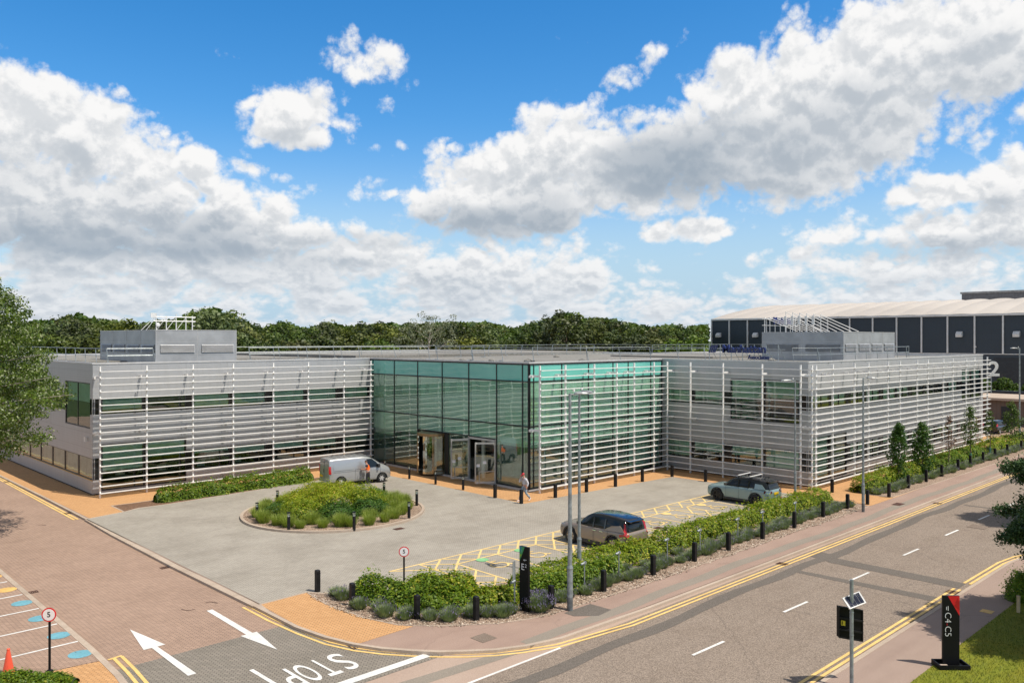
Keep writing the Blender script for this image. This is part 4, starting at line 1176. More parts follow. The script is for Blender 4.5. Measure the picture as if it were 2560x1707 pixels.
# sign letters on a scaffold at the roof edge
m_navy = mat('blue_sign_face', (0.010, 0.022, 0.13), 0.35, 0, 0.1)
m_navyd = mat('sign_side', (0.008, 0.011, 0.035), 0.4, 0, 0.1)
def scaffold_sign(name, label, loc, rz, big, mir=False):
    t_ = thing(name, label, 'sign', loc, rz)
    if big:
        mb = MB()
        for i in range(7):
            x = i * .95
            mb.cyl((x, 0, 0), (x, 0, 1.35), .028, n=6); mb.cyl((x, 0, 1.25), (x, 1.25, .05), .022, n=6); mb.cyl((x, 0, .05), (x, 1.3, .05), .02, n=6)
        for z in (.6, 1.0): mb.cyl((-.2, 0, z), (6.2, 0, z), .022, n=6)
        mb.build('scaffold', m_galv, t_)
        M_ = lambda x, z: Matrix.Translation((x, -.10, z)) @ Matrix.Rotation(R(90), 4, 'X')
        me = text_mesh('Manhattan', .86, .07, bold=.014, spacing=1.0)
        me.materials.clear(); o = link('sign_lettering', me, m_navy, t_); o.matrix_local = M_(3.0, 1.0)
        me = text_mesh('Associates', .40, .03, bold=.012); me.materials.clear()
        o = link('sign_lettering', me, m_navy, t_); o.matrix_local = M_(4.2, .42)
        mb = MB()
        for k in range(4):
            x = .0 + k * .16; mb.add([(x, -.14, .72), (x + .09, -.14, .72), (x + .34, -.14, 1.3), (x + .25, -.14, 1.3), (x, -.05, .72), (x + .09, -.05, .72), (x + .34, -.05, 1.3), (x + .25, -.05, 1.3)], [(0, 1, 2, 3), (4, 7, 6, 5), (0, 4, 5, 1), (1, 5, 6, 2), (2, 6, 7, 3), (3, 7, 4, 0)])
        mb.build('sign_emblem', m_navy, t_)
    return t_
# runs along b at a = 37.3: local x -> +b (world -Y), local -y faces the camera side (-a)
scaffold_sign('roof_sign', 'blue Manhattan Associates lettering on a scaffold at the roof edge', W(37.2, 22.5, HB - .2), R(-90), True)

m_whitep = mat('white_painted_steel', (.72, .72, .70), .4, .1, .05)
def frame_left():
    t_ = thing('antenna_frame', 'white pole frame with a small dish on top of the left plant room', 'frame', W(6.3, -6, 10.85))
    mb = MB()
    for x in (0, .75, 1.5, 2.25, 2.75)[:5]: mb.cyl((x, 0, 0), (x, 0, 1.12 + (.15 if x in (0, 1.5) else 0)), .035, n=6)
    for z in (.70, 1.02): mb.cyl((-.2, 0, z), (3.0, 0, z), .04, n=6)
    for x in (0.0, .75, 1.5, 2.25): mb.cyl((x - .75, -.9 + .9, 0), (x, 0, .98), .02, n=5)
    mb.cyl((-1.1, -.0, 0), (-.15, 0, .95), .022, n=5)
    mb.build('poles', m_whitep, t_)
    MB().box(-.42, -.05, -.05, 0, .95, 1.3).build('panel', m_whitep, t_)
    mb = MB(); mb.lathe([(0.0, -.05), (.13, -.02), (.16, .02)], 12, (.1, -.06, .42), 'y'); mb.build('dish', m_whitep, t_)
    mb = MB()
    for i in range(3): mb.cyl((2.75, 0, .35 + i * .3), (2.95, 0, .35 + i * .3), .02, n=5)
    mb.build('bracket', m_whitep, t_)
frame_left()
def frame_right():
    t_ = thing('sign_scaffold', 'long slanting pole scaffold carrying blue letters on top of the right plant room', 'frame', W(48.3, 23.0, 10.77))
    mb = MB()
    for i in range(6):
        y = -i * .62
        mb.cyl((0, y, 0), (0, y, 1.75 - i * .06), .032, n=6)
        mb.cyl((0, y, 1.72 - i * .06), (2.9 , y - 1.9, 0.05), .03, n=6)
    for i in range(7):
        x = 1.1 + i * .95
        mb.cyl((x, 2.6, 0), (x, 2.6, 1.35), .03, n=6); mb.cyl((x, 2.6, 1.3), (x + 2.2, .6, .1), .025, n=6)
    for z in (.62, 1.2): mb.cyl((-.15, .4, z), (-.15, -3.4, z), .025, n=6); mb.cyl((.6, 2.55, z), (7.2, 2.55, z), .025, n=6)
    mb.build('poles', m_whitep, t_)
    mb = MB()
    for i in range(5): MB().box(-.12, -.04, -i * .62 - .1, -i * .62 + .1, .62, 1.35).build('sign_side', m_whitep, t_)
    me = text_mesh('Manhattan', .85, .05, bold=.02); me.materials.clear()
    o = link('sign_lettering', me, m_navy, t_); o.matrix_local = Matrix.Translation((4.3, 2.5, 1.05)) @ Matrix.Rotation(R(90), 4, 'X')
frame_right()
# number on the far corner
t_ = thing('number_sign', 'big white number 2 fixed to the far end of the louvre screen', 'sign', W(73.6, 31.95, 6.4))
me = text_mesh('2', 2.05, .06, bold=.035); me.materials.clear()
o = link('digit', me, m_bars, t_); o.matrix_local = Matrix.Translation((0, 0, .75)) @ Matrix.Rotation(R(-90), 4, 'Z') @ Matrix.Rotation(R(90), 4, 'X')
o.matrix_local = Matrix.Translation((-.02, 0, .75)) @ Matrix.Rotation(R(-62), 4, 'Z') @ Matrix.Rotation(R(90), 4, 'X')
MB().bar((0.1, .62, .1), (0, .05, .1), .05).bar((0.1, .62, 1.3), (0, .05, 1.3), .05).build('bracket', m_bars, t_)

# ---------------------------------------------------------------- warehouse behind
m_navyclad = clad_mat('dark_blue_cladding', (0.036, 0.052, 0.068), 0.5, 0.1)
m_wroof = mat('pale_membrane_roof', (0.47, 0.43, 0.385), 0.75, 0, 0.06, 0.05)
hg = thing('warehouse', 'dark blue warehouse with white trim and a pale vaulted roof behind the offices', 'building')
HA, HE = 160.0, 15.05
hb = [-54.8 + 4.95 * i for i in range(26)]
mb = MB(); mb.box(HA, HA + 60, -hb[-1], -hb[0], -.3, HE - .02); mb.build('wall', m_navyclad, hg)
mb = MB()
for i in range(len(hb) - 1):
    nseg = 6; na = 8
    vs = []; fs = []
    for ia in range(na + 1):
        t1 = ia / na; aa = HA - .4 + 30 * t1
        zz = HE + 3.75 * (1 - (1 - t1) ** 1.7)
        for ib in range(nseg + 1):
            u = ib / nseg
            vs.append(W(aa, hb[i] + (hb[i + 1] - hb[i]) * u, zz + (.1 + .42 * t1) * math.sin(math.pi * u) ** .8))
    for ia in range(na):
        for ib in range(nseg): q = ia * (nseg + 1) + ib; fs.append((q, q + 1, q + nseg + 2, q + nseg + 1))
    # the far slope
    k = len(vs)
    for ib in range(nseg + 1):
        u = ib / nseg; vs.append(W(HA + 60, hb[i] + (hb[i + 1] - hb[i]) * u, HE))
    for ib in range(nseg): q = na * (nseg + 1) + ib; fs.append((q, q + 1, k + ib + 1, k + ib))
    mb.add(vs, fs)
mb.build('roof', m_wroof, hg, smooth=False, fix=False)
FH = Fa(HA, -1)
mb = MB(); mb.fbox(FH, hb[0], hb[-1], HE - .35, HE + .05, 0.01, .45); mb.fbox(FH, hb[0], hb[-1], 7.2, 7.35, 0.01, .12); mb.build('gutter', m_whitep, hg)
for s in hb[:-1]:
    mb = MB(); mb.fbox(FH, s - .14, s + .14, 7.36, HE - .36, .01, .3); mb.build('trim', m_whitep, hg)
for s in (-52.7, -42.7, 1.9, 11.9):
    mb = MB()
    prof = [(0, 0), (.9, -.1), (.95, .45), (.5, .95), (0, 1.05)]
    vs = [FH(s - .55 + w_, 10.65 + z, d + .01) for w_ in (0, 1.1) for d, z in prof]
    mb.add(vs, [(0, 1, 2, 3, 4), (9, 8, 7, 6, 5)] + [(i, i + 5, (i + 1) % 5 + 5, (i + 1) % 5) for i in range(5)]); mb.build('vent_cowl', m_whitep, hg)
mb = MB(); mb.fbox(FH, 4.6, 4.9, 8.5, 8.8, .13, .4); mb.build('wall_lamp', m_bars, hg)
m_dark2 = mat('dark_door', (.022, .028, .034), .5)
for s in (10.5, 22): mb = MB(); mb.fbox(FH, s - 2.6, s + 2.6, 0, 6.6, .01, .06); mb.build('loading_door', m_dark2, hg)
g2 = thing('grey_building', 'plain grey building block showing above the pale warehouse roof', 'building', W(222, 2, 0))
MB().box(0, 40, -60, 19, 0, 22.2).build('wall', mat('mid_grey_panel', (.13, .13, .14), .6), g2)
MB().box(-.3, 40.3, -60.3, 19.3, 22.21, 22.7).build('roof_edge', mat('light_grey_panel', (.3, .3, .3), .6), g2)
g3 = thing('substation', 'low brown brick hut with a flat white roof beside the parked black hatchback', 'hut', W(92, 27, 0))
mbk = paver_mat('brown_brick', (.16, .085, .055), (.12, .065, .045), (.2, .17, .14), .22, 0, rows=.07)
MB().box(0, 8, -5.0, 3, 0, 2.9).build('wall', mbk, g3)
MB().box(-.6, 8.6, -5.6, 3.6, 2.91, 3.2).build('roof', m_kerb, g3)
MB().box(-.05, .0, -2.2, -.6, .05, 2.2).build('door', m_dark2, g3)
wl = MB().box(110, 111, -30, 10, -.02, 3.0).build('boundary_wall', m_dark2); tag(wl, 'dark boundary screen below the warehouse and right of the brick hut', 'wall')

# ---------------------------------------------------------------- street furniture
m_blk = mat('black_recycled_plastic', (0.013, 0.013, 0.014), 0.5, 0, 0.2, 3, spec=.25)
m_blk2 = mat('black_powder_coat', (0.007, 0.007, 0.008), 0.45, 0, 0.1, spec=.2)
def bollard_square():
    t_ = thing('bollard', 'x', 'bollard')
    mb = MB(); w = .085
    mb.box(-w, w, -w, w, -.02, .86)
    mb.add([(-w, -w, .861), (w, -w, .861), (w, w, .861), (-w, w, .861), (-w * .8, -w * .8, .885), (w * .8, -w * .8, .885), (w * .8, w * .8, .885), (-w * .8, w * .8, .885)], [(4, 5, 6, 7), (0, 1, 5, 4), (1, 2, 6, 5), (2, 3, 7, 6), (3, 0, 4, 7)])
    mb.build('post', m_blk, t_)
    MB().box(-w - .004, w + .004, -w - .004, w + .004, .74, .765).build('band', m_blk2, t_)
    return t_
bs = bollard_square(); used = [0]
def put_bs(a, b, label, group):
    o = bs if not used[0] else copy_tree(bs); used[0] = 1
    o.location = W(a, b, 0); o.rotation_euler = (0, 0, random.uniform(-.06, .06)); o['label'] = label; o['group'] = group
    return o
ORD = ['first', 'second', 'third', 'fourth', 'fifth', 'sixth', 'seventh', 'eighth', 'ninth', 'tenth', 'eleventh', 'twelfth', 'thirteenth', 'fourteenth', 'fifteenth', 'sixteenth']
G1 = 'square black bollards in the roadside planting'
for (a, b), l in zip([(-.06, 27.96), (-.03, 30.44), (.85, 33.34), (2.3, 34.95)], [
        'square black bollard at the tip of the bed next to the forecourt', 'square black bollard between the lavender and the orange pavers',
        'square black bollard just right of the nearer speed sign post', 'square black bollard left of the E2 sign slab']): put_bs(a, b, l, G1)
for i, (a, b) in enumerate([(5.21, 35.94), (8.23, 36.0), (11.56, 36.0), (14.73, 36.0), (17.55, 36.05), (20.8, 36.05), (24.28, 36.0), (28.01, 35.85), (31.34, 35.8), (33.48, 36.1)]):
    put_bs(a, b, '%s black bollard right of the E2 sign along the roadside bed' % ORD[i], G1)
for i, (a, b) in enumerate([(36.8, 36.1), (41.0, 35.75), (44.46, 35.71), (47.73, 35.66), (51.65, 35.55), (54.51, 35.55), (57.52, 35.6), (60.72, 35.6), (64.57, 35.5), (68.5, 35.6)]):
    put_bs(a, b, '%s black bollard of the farther bed counting away from the camera' % ORD[i], G1)
G2_ = 'square black bollards round the paved forecourt edge'
for (a, b), l in zip([(18.36, 18.64), (18.29, 21.1), (21.21, 21.26), (24.11, 21.39), (27.08, 21.46), (30.03, 21.54), (33.3, 21.8), (33.21, 24.73), (35.76, 32.82)], [
        'square black bollard in front of the right open glass door', 'square black bollard that hides a leg of the man in the red cap', 'square black bollard just left of the two tall lamp posts',
        'square black bollard just right of the two tall lamp posts', 'second black bollard right of the two tall lamp posts', 'third black bollard right of the two tall lamp posts',
        'square black bollard in the inner corner of the louvre screens', 'square black bollard left of the pale green car', 'square black bollard near the building corner behind the hedge']): put_bs(a, b, l, G2_)
# lit bollards
m_lens = glass_mat('clear_lens', (.95, .95, .92), .12)
m_bulb = mat('lamp_reflector', (.9, .88, .82), .15, .6, .02)
def bollard_round():
    t_ = thing('light_bollard', 'x', 'light bollard')
    mb = MB(); mb.lathe([(.085, -.02), (.085, .72), (.07, .73), (0, .73)], 18); mb.build('post', m_blk, t_, smooth=False)
    MB().lathe([(.078, .73), (.078, .92)], 18).build('lens', m_lens, t_, fix=False)
    MB().lathe([(.0, .86), (.05, .80), (.06, .735)], 14).build('reflector', m_bulb, t_)
    MB().lathe([(0, .975), (.09, .965), (.092, .92), (0, .92)], 18).build('cap', m_blk2, t_)
    return t_
br = bollard_round(); used2 = [0]
def put_br(a, b, label, group, z=0.0):
    o = br if not used2[0] else copy_tree(br); used2[0] = 1
    o.location = W(a, b, z); o['label'] = label; o['group'] = group
zr_ = lambda x, y: (600 + x / 4.9, 1180 + y / 4.9)
for (x, y), l in zip([(208, 370), (458, 222), (597, 488), (1398, 482), (2070, 362), (2165, 215), (1765, 125)], [
        'light bollard at the far left of the planted island', 'light bollard at the back left of the planted island', 'light bollard at the front left of the planted island',
        'light bollard at the front centre of the planted island', 'light bollard among the grasses at the right of the island', 'leaning light bollard at the far right rim of the island',
        'light bollard behind the island beside the parked silver van']):
    q = at(*zr_(x, y), 1.05); put_br(q[0], q[1], l, 'light bollards on the planted island', .08)
for (a, b), l in zip([(19.1, 5.5), (18.74, 9.04), (18.71, 12.12), (18.7, 15.1)], [
        'light bollard beside the nose of the silver van', 'light bollard in front of the left glass bay', 'light bollard in front of the revolving door', 'light bollard in front of the left open glass door']):
    put_br(a, b, l, 'light bollards along the entrance paving')

# lamp posts
m_galvp = mat('galvanised_column', (0.30, 0.335, 0.34), 0.5, 0.35, 0.2, 4, fine=.15, fs=60)
m_galvd = mat('dark_column_root', (0.17, 0.18, 0.18), 0.6, 0.2, 0.2, 4)
m_luml = mat('lantern_housing', (0.33, 0.345, 0.35), 0.5, 0.2, 0.1)
def lamp_post(label, a, b, H, arm_dir, arm=0.55, head=0.62, base=1.55, r=.075, z=0.0, g='tall street lamps'):
    t_ = thing('street_lamp', label, 'street lamp', W(a, b, z), 0, g)
    mb = MB(); mb.lathe([(r * 1.45, .5), (r * 1.45, base), (r * 1.62, base + .02), (r * 1.62, base + .06), (r * 1.1, base + .16), (r * .72, H), (0, H + .01)], 16); mb.build('pole', m_galvp, t_, smooth=False)
    MB().lathe([(r * 1.47, -.02), (r * 1.47, .499)], 16).build('root', m_galvd, t_)
    d = Vector((arm_dir[0], -arm_dir[1], 0)).normalized(); p = Vector((0, 0, H - .05))
    mb = MB(); mb.cyl(p, p + d * arm + Vector((0, 0, .05)), .03, n=8); mb.build('arm', m_galvp, t_)
    c = p + d * (arm * .4)
    mb = MB(); n_ = Vector((-d.y, d.x, 0))
    L_ = [(0, .05, .04), (.12, .10, .06), (.5, .16, .07), (.85, .15, .05), (1, .08, .02)]
    vs = []
    for f_, w_, h_ in L_:
        q = p + d * (arm * .35 + head * f_) + Vector((0, 0, .04))
        vs += [q - n_ * w_, q - n_ * w_ * .7 + Vector((0, 0, h_)), q + n_ * w_ * .7 + Vector((0, 0, h_)), q + n_ * w_, q + n_ * w_ * .8 - Vector((0, 0, .04)), q - n_ * w_ * .8 - Vector((0, 0, .04))]
    fs = [(k * 6 + i, k * 6 + (i + 1) % 6, k * 6 + 6 + (i + 1) % 6, k * 6 + 6 + i) for k in range(4) for i in range(6)] + [(0, 1, 2, 3, 4, 5), (24, 25, 26, 27, 28, 29)]
    mb.add(vs, fs); mb.build('lamp_head', m_luml, t_)
    MB().cyl(p + d * .15 + Vector((0, 0, .12)), p + d * .15 + Vector((0, 0, .20)), .045, n=10).build('photocell', m_bars, t_)
    q = Vector((0, 0, base - .35)); MB().box(-r * 1.49, r * 1.49, -.03, .03, .75, 1.25).build('hatch', m_galvp, t_)
    return t_
lamp_post('thick lamp post standing at the roadside in front of the entrance', 5.58, 36.56, 8.15, (.8, .5), .5, .55)
lamp_post('slimmer lamp post inside the hedge just right of the thick one', 9.14, 33.9, 7.95, (-.1, .9), .5, .6, r=.062)
lamp_post('white headed lamp post standing behind the pale green car', *at(1988, 1245), 7.55, (-.8, -.6), .75, .65, r=.055)
lamp_post('lamp post at the gap between the two roadside beds', 31.12, 36.83, 7.9, (.7, .7), .6, .5, r=.06)
lamp_post('pale lamp post beside the conifer at the right edge', *at(2549, 1108), 9.3, (-.7, -.5), .8, .7, r=.07)
lamp_post('small far lamp column near the warehouse trees', 101, 24, 5.5, (-.7, -.5), .6, .5, r=.06)

# small galvanised posts with plates in the hedge
def sign_post(label, a, b, h=1.15):
    t_ = thing('sign_post', label, 'sign post', W(a, b, 0), 0, 'small galvanised bay posts in the hedge')
    MB().cyl((0, 0, -.02), (0, 0, h), .024, n=8).build('post', m_galvp, t_)
    mb = MB(); mb.cyl((-.17, .03, h - .04), (.06, .0, h + .0), .045, n=10); mb.box(.0, .07, -.05, .05, h - .05, h + .05); mb.build('fixing', m_galvp, t_)
for i, (x, y) in enumerate([(505, 960), (775, 880), (1155, 775), (1412, 702), (1708, 615), (1903, 560), (2160, 488)]):
    q = at(1300 + x / 3.136, 1100 + y / 3.136, 1.2)
    sign_post('%s small grey post in the hedge right of the E2 sign' % ORD[i], q[0], q[1], 1.2)

# solar panel speed sign seen from behind
def solar_sign():
    a, b = dist(2129, 24.0)
    t_ = thing('solar_speed_sign', 'tall grey pole with a solar panel and the back of a black display board', 'sign', W(a, b, -.02))
    hz = lambda v: CAMH - (v - HOR) / FOC * 24.0
    top = hz(1446)
    MB().cyl((0, 0, 0), (0, 0, top), .054, n=16).build('pole', m_galvp, t_)
    # local axes aligned with the camera view: x right, y forward
    vx = Vector((AX[0], -BX[0], 0)); vy = Vector((AX[1], -BX[1], 0)); vz = Vector((0, 0, 1))
    def P(u, v, d): return vx * ((u - 1280) / FOC * (24.0 + d) - 849 / FOC * 24.0) + vy * d + vz * (CAMH - (v - HOR) / FOC * (24.0 + d))
    # panel
    c = [P(2106, 1492, .0), P(2148, 1475, .30), P(2166, 1504, .12), P(2125, 1520, -.22)]
    n_ = (c[1] - c[0]).cross(c[3] - c[0]).normalized()
    if n_.z < 0: n_ = -n_
    up = n_
    mb = MB(); vs = [q for q in c] + [q - up * .04 for q in c]
    mb.add(vs, [(0, 1, 2, 3), (7, 6, 5, 4), (0, 4, 5, 1), (1, 5, 6, 2), (2, 6, 7, 3), (3, 7, 4, 0)])
    pn = mb.build('solar_panel', mat('panel_frame', (.62, .62, .6), .4, .3), t_)
    mb = MB()
    def Q(s, r_, o_=.004): return c[0] * (1 - s) * (1 - r_) + c[1] * s * (1 - r_) + c[2] * s * r_ + c[3] * (1 - s) * r_ + up * o_
    mb.add([Q(.07, .07), Q(.93, .07), Q(.93, .93), Q(.07, .93)], [(0, 1, 2, 3)])
    mb.build('cell_backing', m_whitep, pn)
    mb = MB()
    for i in range(4):
        for j in range(9):
            s0, s1 = .08 + i * .213, .08 + i * .213 + .2; r0, r1 = .08 + j * .094, .08 + j * .094 + .083
            mb.add([Q(s0, r0, .008), Q(s1, r0, .008), Q(s1, r1, .008), Q(s0, r1, .008)], [(0, 1, 2, 3)])
    mb.build('solar_cells', mat('solar_cell', (.012, .014, .03), .15), pn)
    # display box
    c2 = [P(2097, 1513, .30), P(2156, 1523, .42), P(2156, 1600, .42), P(2097, 1590, .30)]
    nn = (c2[1] - c2[0]).cross(Vector((0, 0, 1))).normalized()
    if nn.dot(vy) < 0: nn = -nn
    mb = MB(); vs = c2 + [q + nn * .12 for q in c2]
    mb.add(vs, [(3, 2, 1, 0), (4, 5, 6, 7), (0, 1, 5, 4), (1, 2, 6, 5), (2, 3, 7, 6), (3, 0, 4, 7)])
    dp = mb.build('display_board', m_blk2, t_)
    mb = MB()
    for k in range(4):
        p0, p1 = c2[k], c2[(k + 1) % 4]; mb.bar(p0 - nn * .012, p1 - nn * .012, .03, .03)
    for f_ in (.35, .72): mb.bar(c2[0].lerp(c2[3], f_) - nn * .03, c2[1].lerp(c2[2], f_) - nn * .03, .05, .05)
    mb.build('board_rim', m_blk, dp)
    e = lambda s, r_: c2[0].lerp(c2[1], s).lerp(c2[3].lerp(c2[2], s), r_) - nn * .006
    MB().add([e(.09, .44), e(.27, .44), e(.27, .60), e(.09, .60)], [(0, 1, 2, 3)]).build('sticker', mat('yellow_sticker', (.75, .62, .04), .5), dp)
    MB().add([e(.12, .46) - nn * .002, e(.16, .46) - nn * .002, e(.16, .57) - nn * .002, e(.12, .57) - nn * .002], [(0, 1, 2, 3)]).build('print', m_blk, dp)
    mb = MB()
    for z in (hz(1528), hz(1585)): mb.lathe([(.058, z - .02), (.062, z), (.058, z + .02)], 16); mb.bar((0, 0, z), tuple(P(2129, 1530, .36).xy) + (z,), .04)
    mb.build('bracket', m_galvp, t_)
solar_sign()

# information slabs
m_red_ = mat('red_panel', (.62, .012, .02), .35, 0, .1); m_redd = mat('dark_red_panel', (.40, .008, .014), .35, 0, .1)
m_wtxt = mat('white_lettering', (.78, .78, .78), .5, 0, .02)
def slab_c():
    # stands square to the footway, seen from its face that looks down the street
    a, b = 10.0, 48.35
    t_ = thing('information_totem', 'black sign slab lettered C4 - C5 with a red corner standing on the lawn', 'sign', W(a, b, .03))
    p0, p1 = at(2080 + 1665 / 6.03, 1440 + 1370 / 6.03), at(2080 + 1915 / 6.03, 1440 + 1372 / 6.03)
    d = Vector((p1[0] - p0[0], -(p1[1] - p0[1]), 0)); wd = d.length; d.normalize()
    t_.location = ((p0[0] + p1[0]) / 2, -(p0[1] + p1[1]) / 2, .03)
    t_.rotation_euler = (0, 0, math.atan2(d.y, d.x))
    h = 2.2; w = wd / 2
    MB().box(-w, w, -.03, .05, 0, h).build('slab', m_blk2, t_)
    mb = MB(); mb.add([(-w * .42, -.034, h), (w, -.034, h), (w, -.034, h * .72)], [(0, 1, 2)]); o = mb.build('red_corner', m_red_, t_)
    mb = MB(); mb.add([(w * .3, -.037, h * .865), (w, -.037, h * .93), (w, -.037, h * .80)], [(0, 1, 2)]); mb.add([(w * .45, -.037, h * .9), (w * .8, -.037, h * .98), (w * .95, -.037, h * .9)], [(0, 1, 2)]); mb.build('facet', m_redd, o)
    rot = Matrix.Rotation(R(90), 4, 'X') @ Matrix.Rotation(R(-90), 4, 'Z')
    for body, z, m in (('C4', h * .695, m_wtxt), ('-', h * .60, m_red_), ('C5', h * .50, m_wtxt)):
        me = text_mesh(body, .285, .002, bold=-.005, spacing=.97); me.materials.clear()
        o = link('lettering', me, m, t_); o.matrix_local = Matrix.Translation((-w * .42, -.035, z)) @ rot
    mb = MB()
    for i, L_ in enumerate((.10, .14)): mb.box(-w * .6 + i * .05, -w * .6 + i * .05 + .016, -.036, -.034, h * .825 - L_ / 2, h * .825 + L_ / 2)
    mb.build('small_print', m_wtxt, t_)
    mb = MB(); mb.box(-w - .22, w + .20, -.30, -.26, -.02, .14); mb.box(-w - .22, w + .20, .22, .26, -.02, .14); mb.box(-w - .22, -w - .18, -.26, .22, -.02, .14); mb.box(w + .16, w + .2, -.26, .22, -.02, .14); mb.box(-w - .18, w + .16, -.26, .22, -.02, .05)
    mb.build('foot', m_blk2, t_)
    MB().box(-w - .15, -w + .1, -.22, -.05, .051, .09).build('ballast', m_kerb, t_)
slab_c()
def slab_e():
    p0, p1 = at(1260 + 350 / 8.709, 1360 + 1430 / 8.709), at(1260 + 540 / 8.709, 1360 + 1485 / 8.709)
    d = Vector((p1[0] - p0[0], -(p1[1] - p0[1]), 0)); wd = d.length; d.normalize()
    t_ = thing('information_totem', 'tall black sign slab lettered E2 with a green corner at the hedge', 'sign', ((p0[0] + p1[0]) / 2, -(p0[1] + p1[1]) / 2, 0), math.atan2(d.y, d.x))
    h = 2.42; w = wd / 2
    MB().box(-w, w, -.03, .07, -.05, h).build('slab', m_blk2, t_)
    gs = [mat('green_facet_%s' % n_, c_, .4, 0, .05) for n_, c_ in (('teal', (.02, .22, .26)), ('pale', (.10, .42, .38)), ('mid', (.04, .30, .09)), ('lime', (.25, .42, .04)), ('deep', (.01, .16, .07)))]
    T_ = lambda x, z: (x, -.034, z)
    x0, x1, z1, z0 = -w, w * .18, h, h * .75
    A, B, C_ = T_(x0, z1), T_(x1, z1), T_(x0, z0)
    mid = lambda p, q, f_=.5: tuple(p[i] + (q[i] - p[i]) * f_ for i in range(3))
    ab_, bc, ca = mid(A, B), mid(B, C_), mid(C_, A)
    top = MB().add([A, B, C_], [(0, 1, 2)]).build('green_corner', gs[2], t_)
    sh = lambda p: (p[0], -.037, p[2])
    for tri, m in (((A, ab_, ca), gs[0]), ((ab_, mid(ab_, bc), mid(ca, bc, .6)), gs[1]), ((ca, bc, mid(ca, C_, .5)), gs[3]), ((mid(ca, C_, .5), mid(bc, C_, .4), C_), gs[4])):
        MB().add([sh(p) for p in tri], [(0, 1, 2)]).build('facet', m, top)
    F_ = lambda x, z: Matrix.Translation((x, -.036, z)) @ Matrix.Rotation(R(90), 4, 'X')
    me = text_mesh('E', .34, .002, bold=.0); me.materials.clear(); o = link('lettering', me, m_wtxt, t_); o.matrix_local = F_(-w * .25, h * .685)
    me = text_mesh('2', .18, .002, bold=.0); me.materials.clear(); o = link('lettering', me, m_wtxt, t_); o.matrix_local = F_(w * .45, h * .71)
    mb = MB(); mb.box(-w * .1, w * .62, -.037, -.034, h * .80, h * .806); mb.box(-w * .1, w * .35, -.037, -.034, h * .788, h * .794); mb.build('small_print', m_wtxt, t_)
    t2 = thing('bay_sign', 'slim grey bay sign standing close behind the E2 slab', 'sign', tuple(Vector(t_.location) + Vector((-d.x, -d.y, 0)) * (w + .05) + Vector((.1, .35, 0))))
    MB().cyl((0, 0, 0), (0, 0, 1.75), .03, n=8).build('post', m_galvp, t2)
    MB().box(-.11, .03, -.02, 0, 1.05, 1.75).build('plate', m_galv, t2)
    mb = MB(); mb.cyl((-.2, 0, .95), (.03, 0, 1.0), .05, n=10); mb.build('fixing', m_galvp, t2)
slab_e()

# 5 mph roundels
def speed_sign(label, a, b, h, r, yaw):
    t_ = thing('speed_limit_sign', label, 'road sign', W(a, b, 0), yaw, 'round 5 mph signs')
    MB().lathe([(.10, -.02), (.10, .3), (.035, .34), (.035, h + r * .9), (0, h + r * .95)], 14).build('post', m_blk2, t_)
    def disc(rr, y0, y1): return MB().lathe([(0, y0), (rr, y0), (rr, y1), (0, y1)], 32, (0, 0, h), 'y')
    d_ = disc(r, -.052, -.04).build('sign_plate', mat('sign_red', (.66, .02, .025), .4), t_)
    disc(r * .82, -.056, -.0521).build('sign_face', m_wtxt, d_)
    me = text_mesh('5', r * 1.05, .001, bold=.004); me.materials.clear(); o = link('lettering', me, m_blk, d_)
    o.matrix_local = Matrix.Translation((0, -.0575, h)) @ Matrix.Rotation(R(90), 4, 'X')
sp_ = at(1010, 1507); cy = math.atan2(-(fwd.x), fwd.y)
speed_sign('round number 5 sign rising from the hedge near the forecourt', sp_[0], sp_[1], 2.0, .20, cy + .12)
sp_ = at(124, 1700); speed_sign('round number 5 sign in the near left corner by the traffic cone', sp_[0], sp_[1], 1.98, .21, cy + .1)
# traffic cone
t_ = thing('traffic_cone', 'orange traffic cone standing at the edge of the left car park', 'cone', W(*at(21, 1682), 0))
MB().lathe([(.17, .04), (.155, .08), (.045, .70), (.05, .74), (.03, .76), (0, .76)], 24).build('cone_body', mat('orange_plastic', (.80, .10, .045), .45, 0, .05), t_)
mb = MB(); mb.prism([(.24 * math.cos(R(45 * i + 22)), .24 * math.sin(R(45 * i + 22))) for i in range(8)], -.0, .04); mb.build('foot', m_blk, t_)
# wooden marker post and white kerb marks on the lawn edge
q = at(2546, 1532); t_ = MB().box(q[0] - .05, q[0] + .05, -q[1] - .05, -q[1] + .05, 0, .62).box(q[0] - .06, q[0] + .06, -q[1] - .06, -q[1] + .06, .621, .65).build('marker_post', mat('pale_timber', (.50, .38, .22), .8)); tag(t_, 'short pale timber marker post beside the clipped bush', 'post')
# ---------------------------------------------------------------- vehicles
def paint(name, col, metal=.55, rough=.32):
    if name in MATS: return MATS[name]
    m, t, out = new_mat(name)
    p = t.node('ShaderNodeBsdfPrincipled')
    n = t.noise(t.coord(), 3, 4, .6)
    t.l.new(t.mix(t.mr(n, .3, .75, 0, .25), col, tuple(c * .8 for c in col)), p.inputs['Base Color'])
    p.inputs['Metallic'].default_value = metal; p.inputs['Roughness'].default_value = rough
    p.inputs['Coat Weight'].default_value = .9; p.inputs['Coat Roughness'].default_value = .04
    t.l.new(p.outputs[0], out.inputs[0]); return m
m_tyre = mat('tyre_rubber', (.018, .018, .018), .8)
m_alloy = mat('alloy_wheel', (.55, .54, .52), .35, .3, .05)
m_dalloy = mat('black_wheel', (.02, .02, .02), .35, .3, .05)
m_cglassd = mat('tinted_car_glass', (.012, .016, .017), .06, 0, .05, spec=.35)
m_pblack = mat('gloss_black_paint', (.012, .012, .013), .12, .1, .05, coat=1.0)
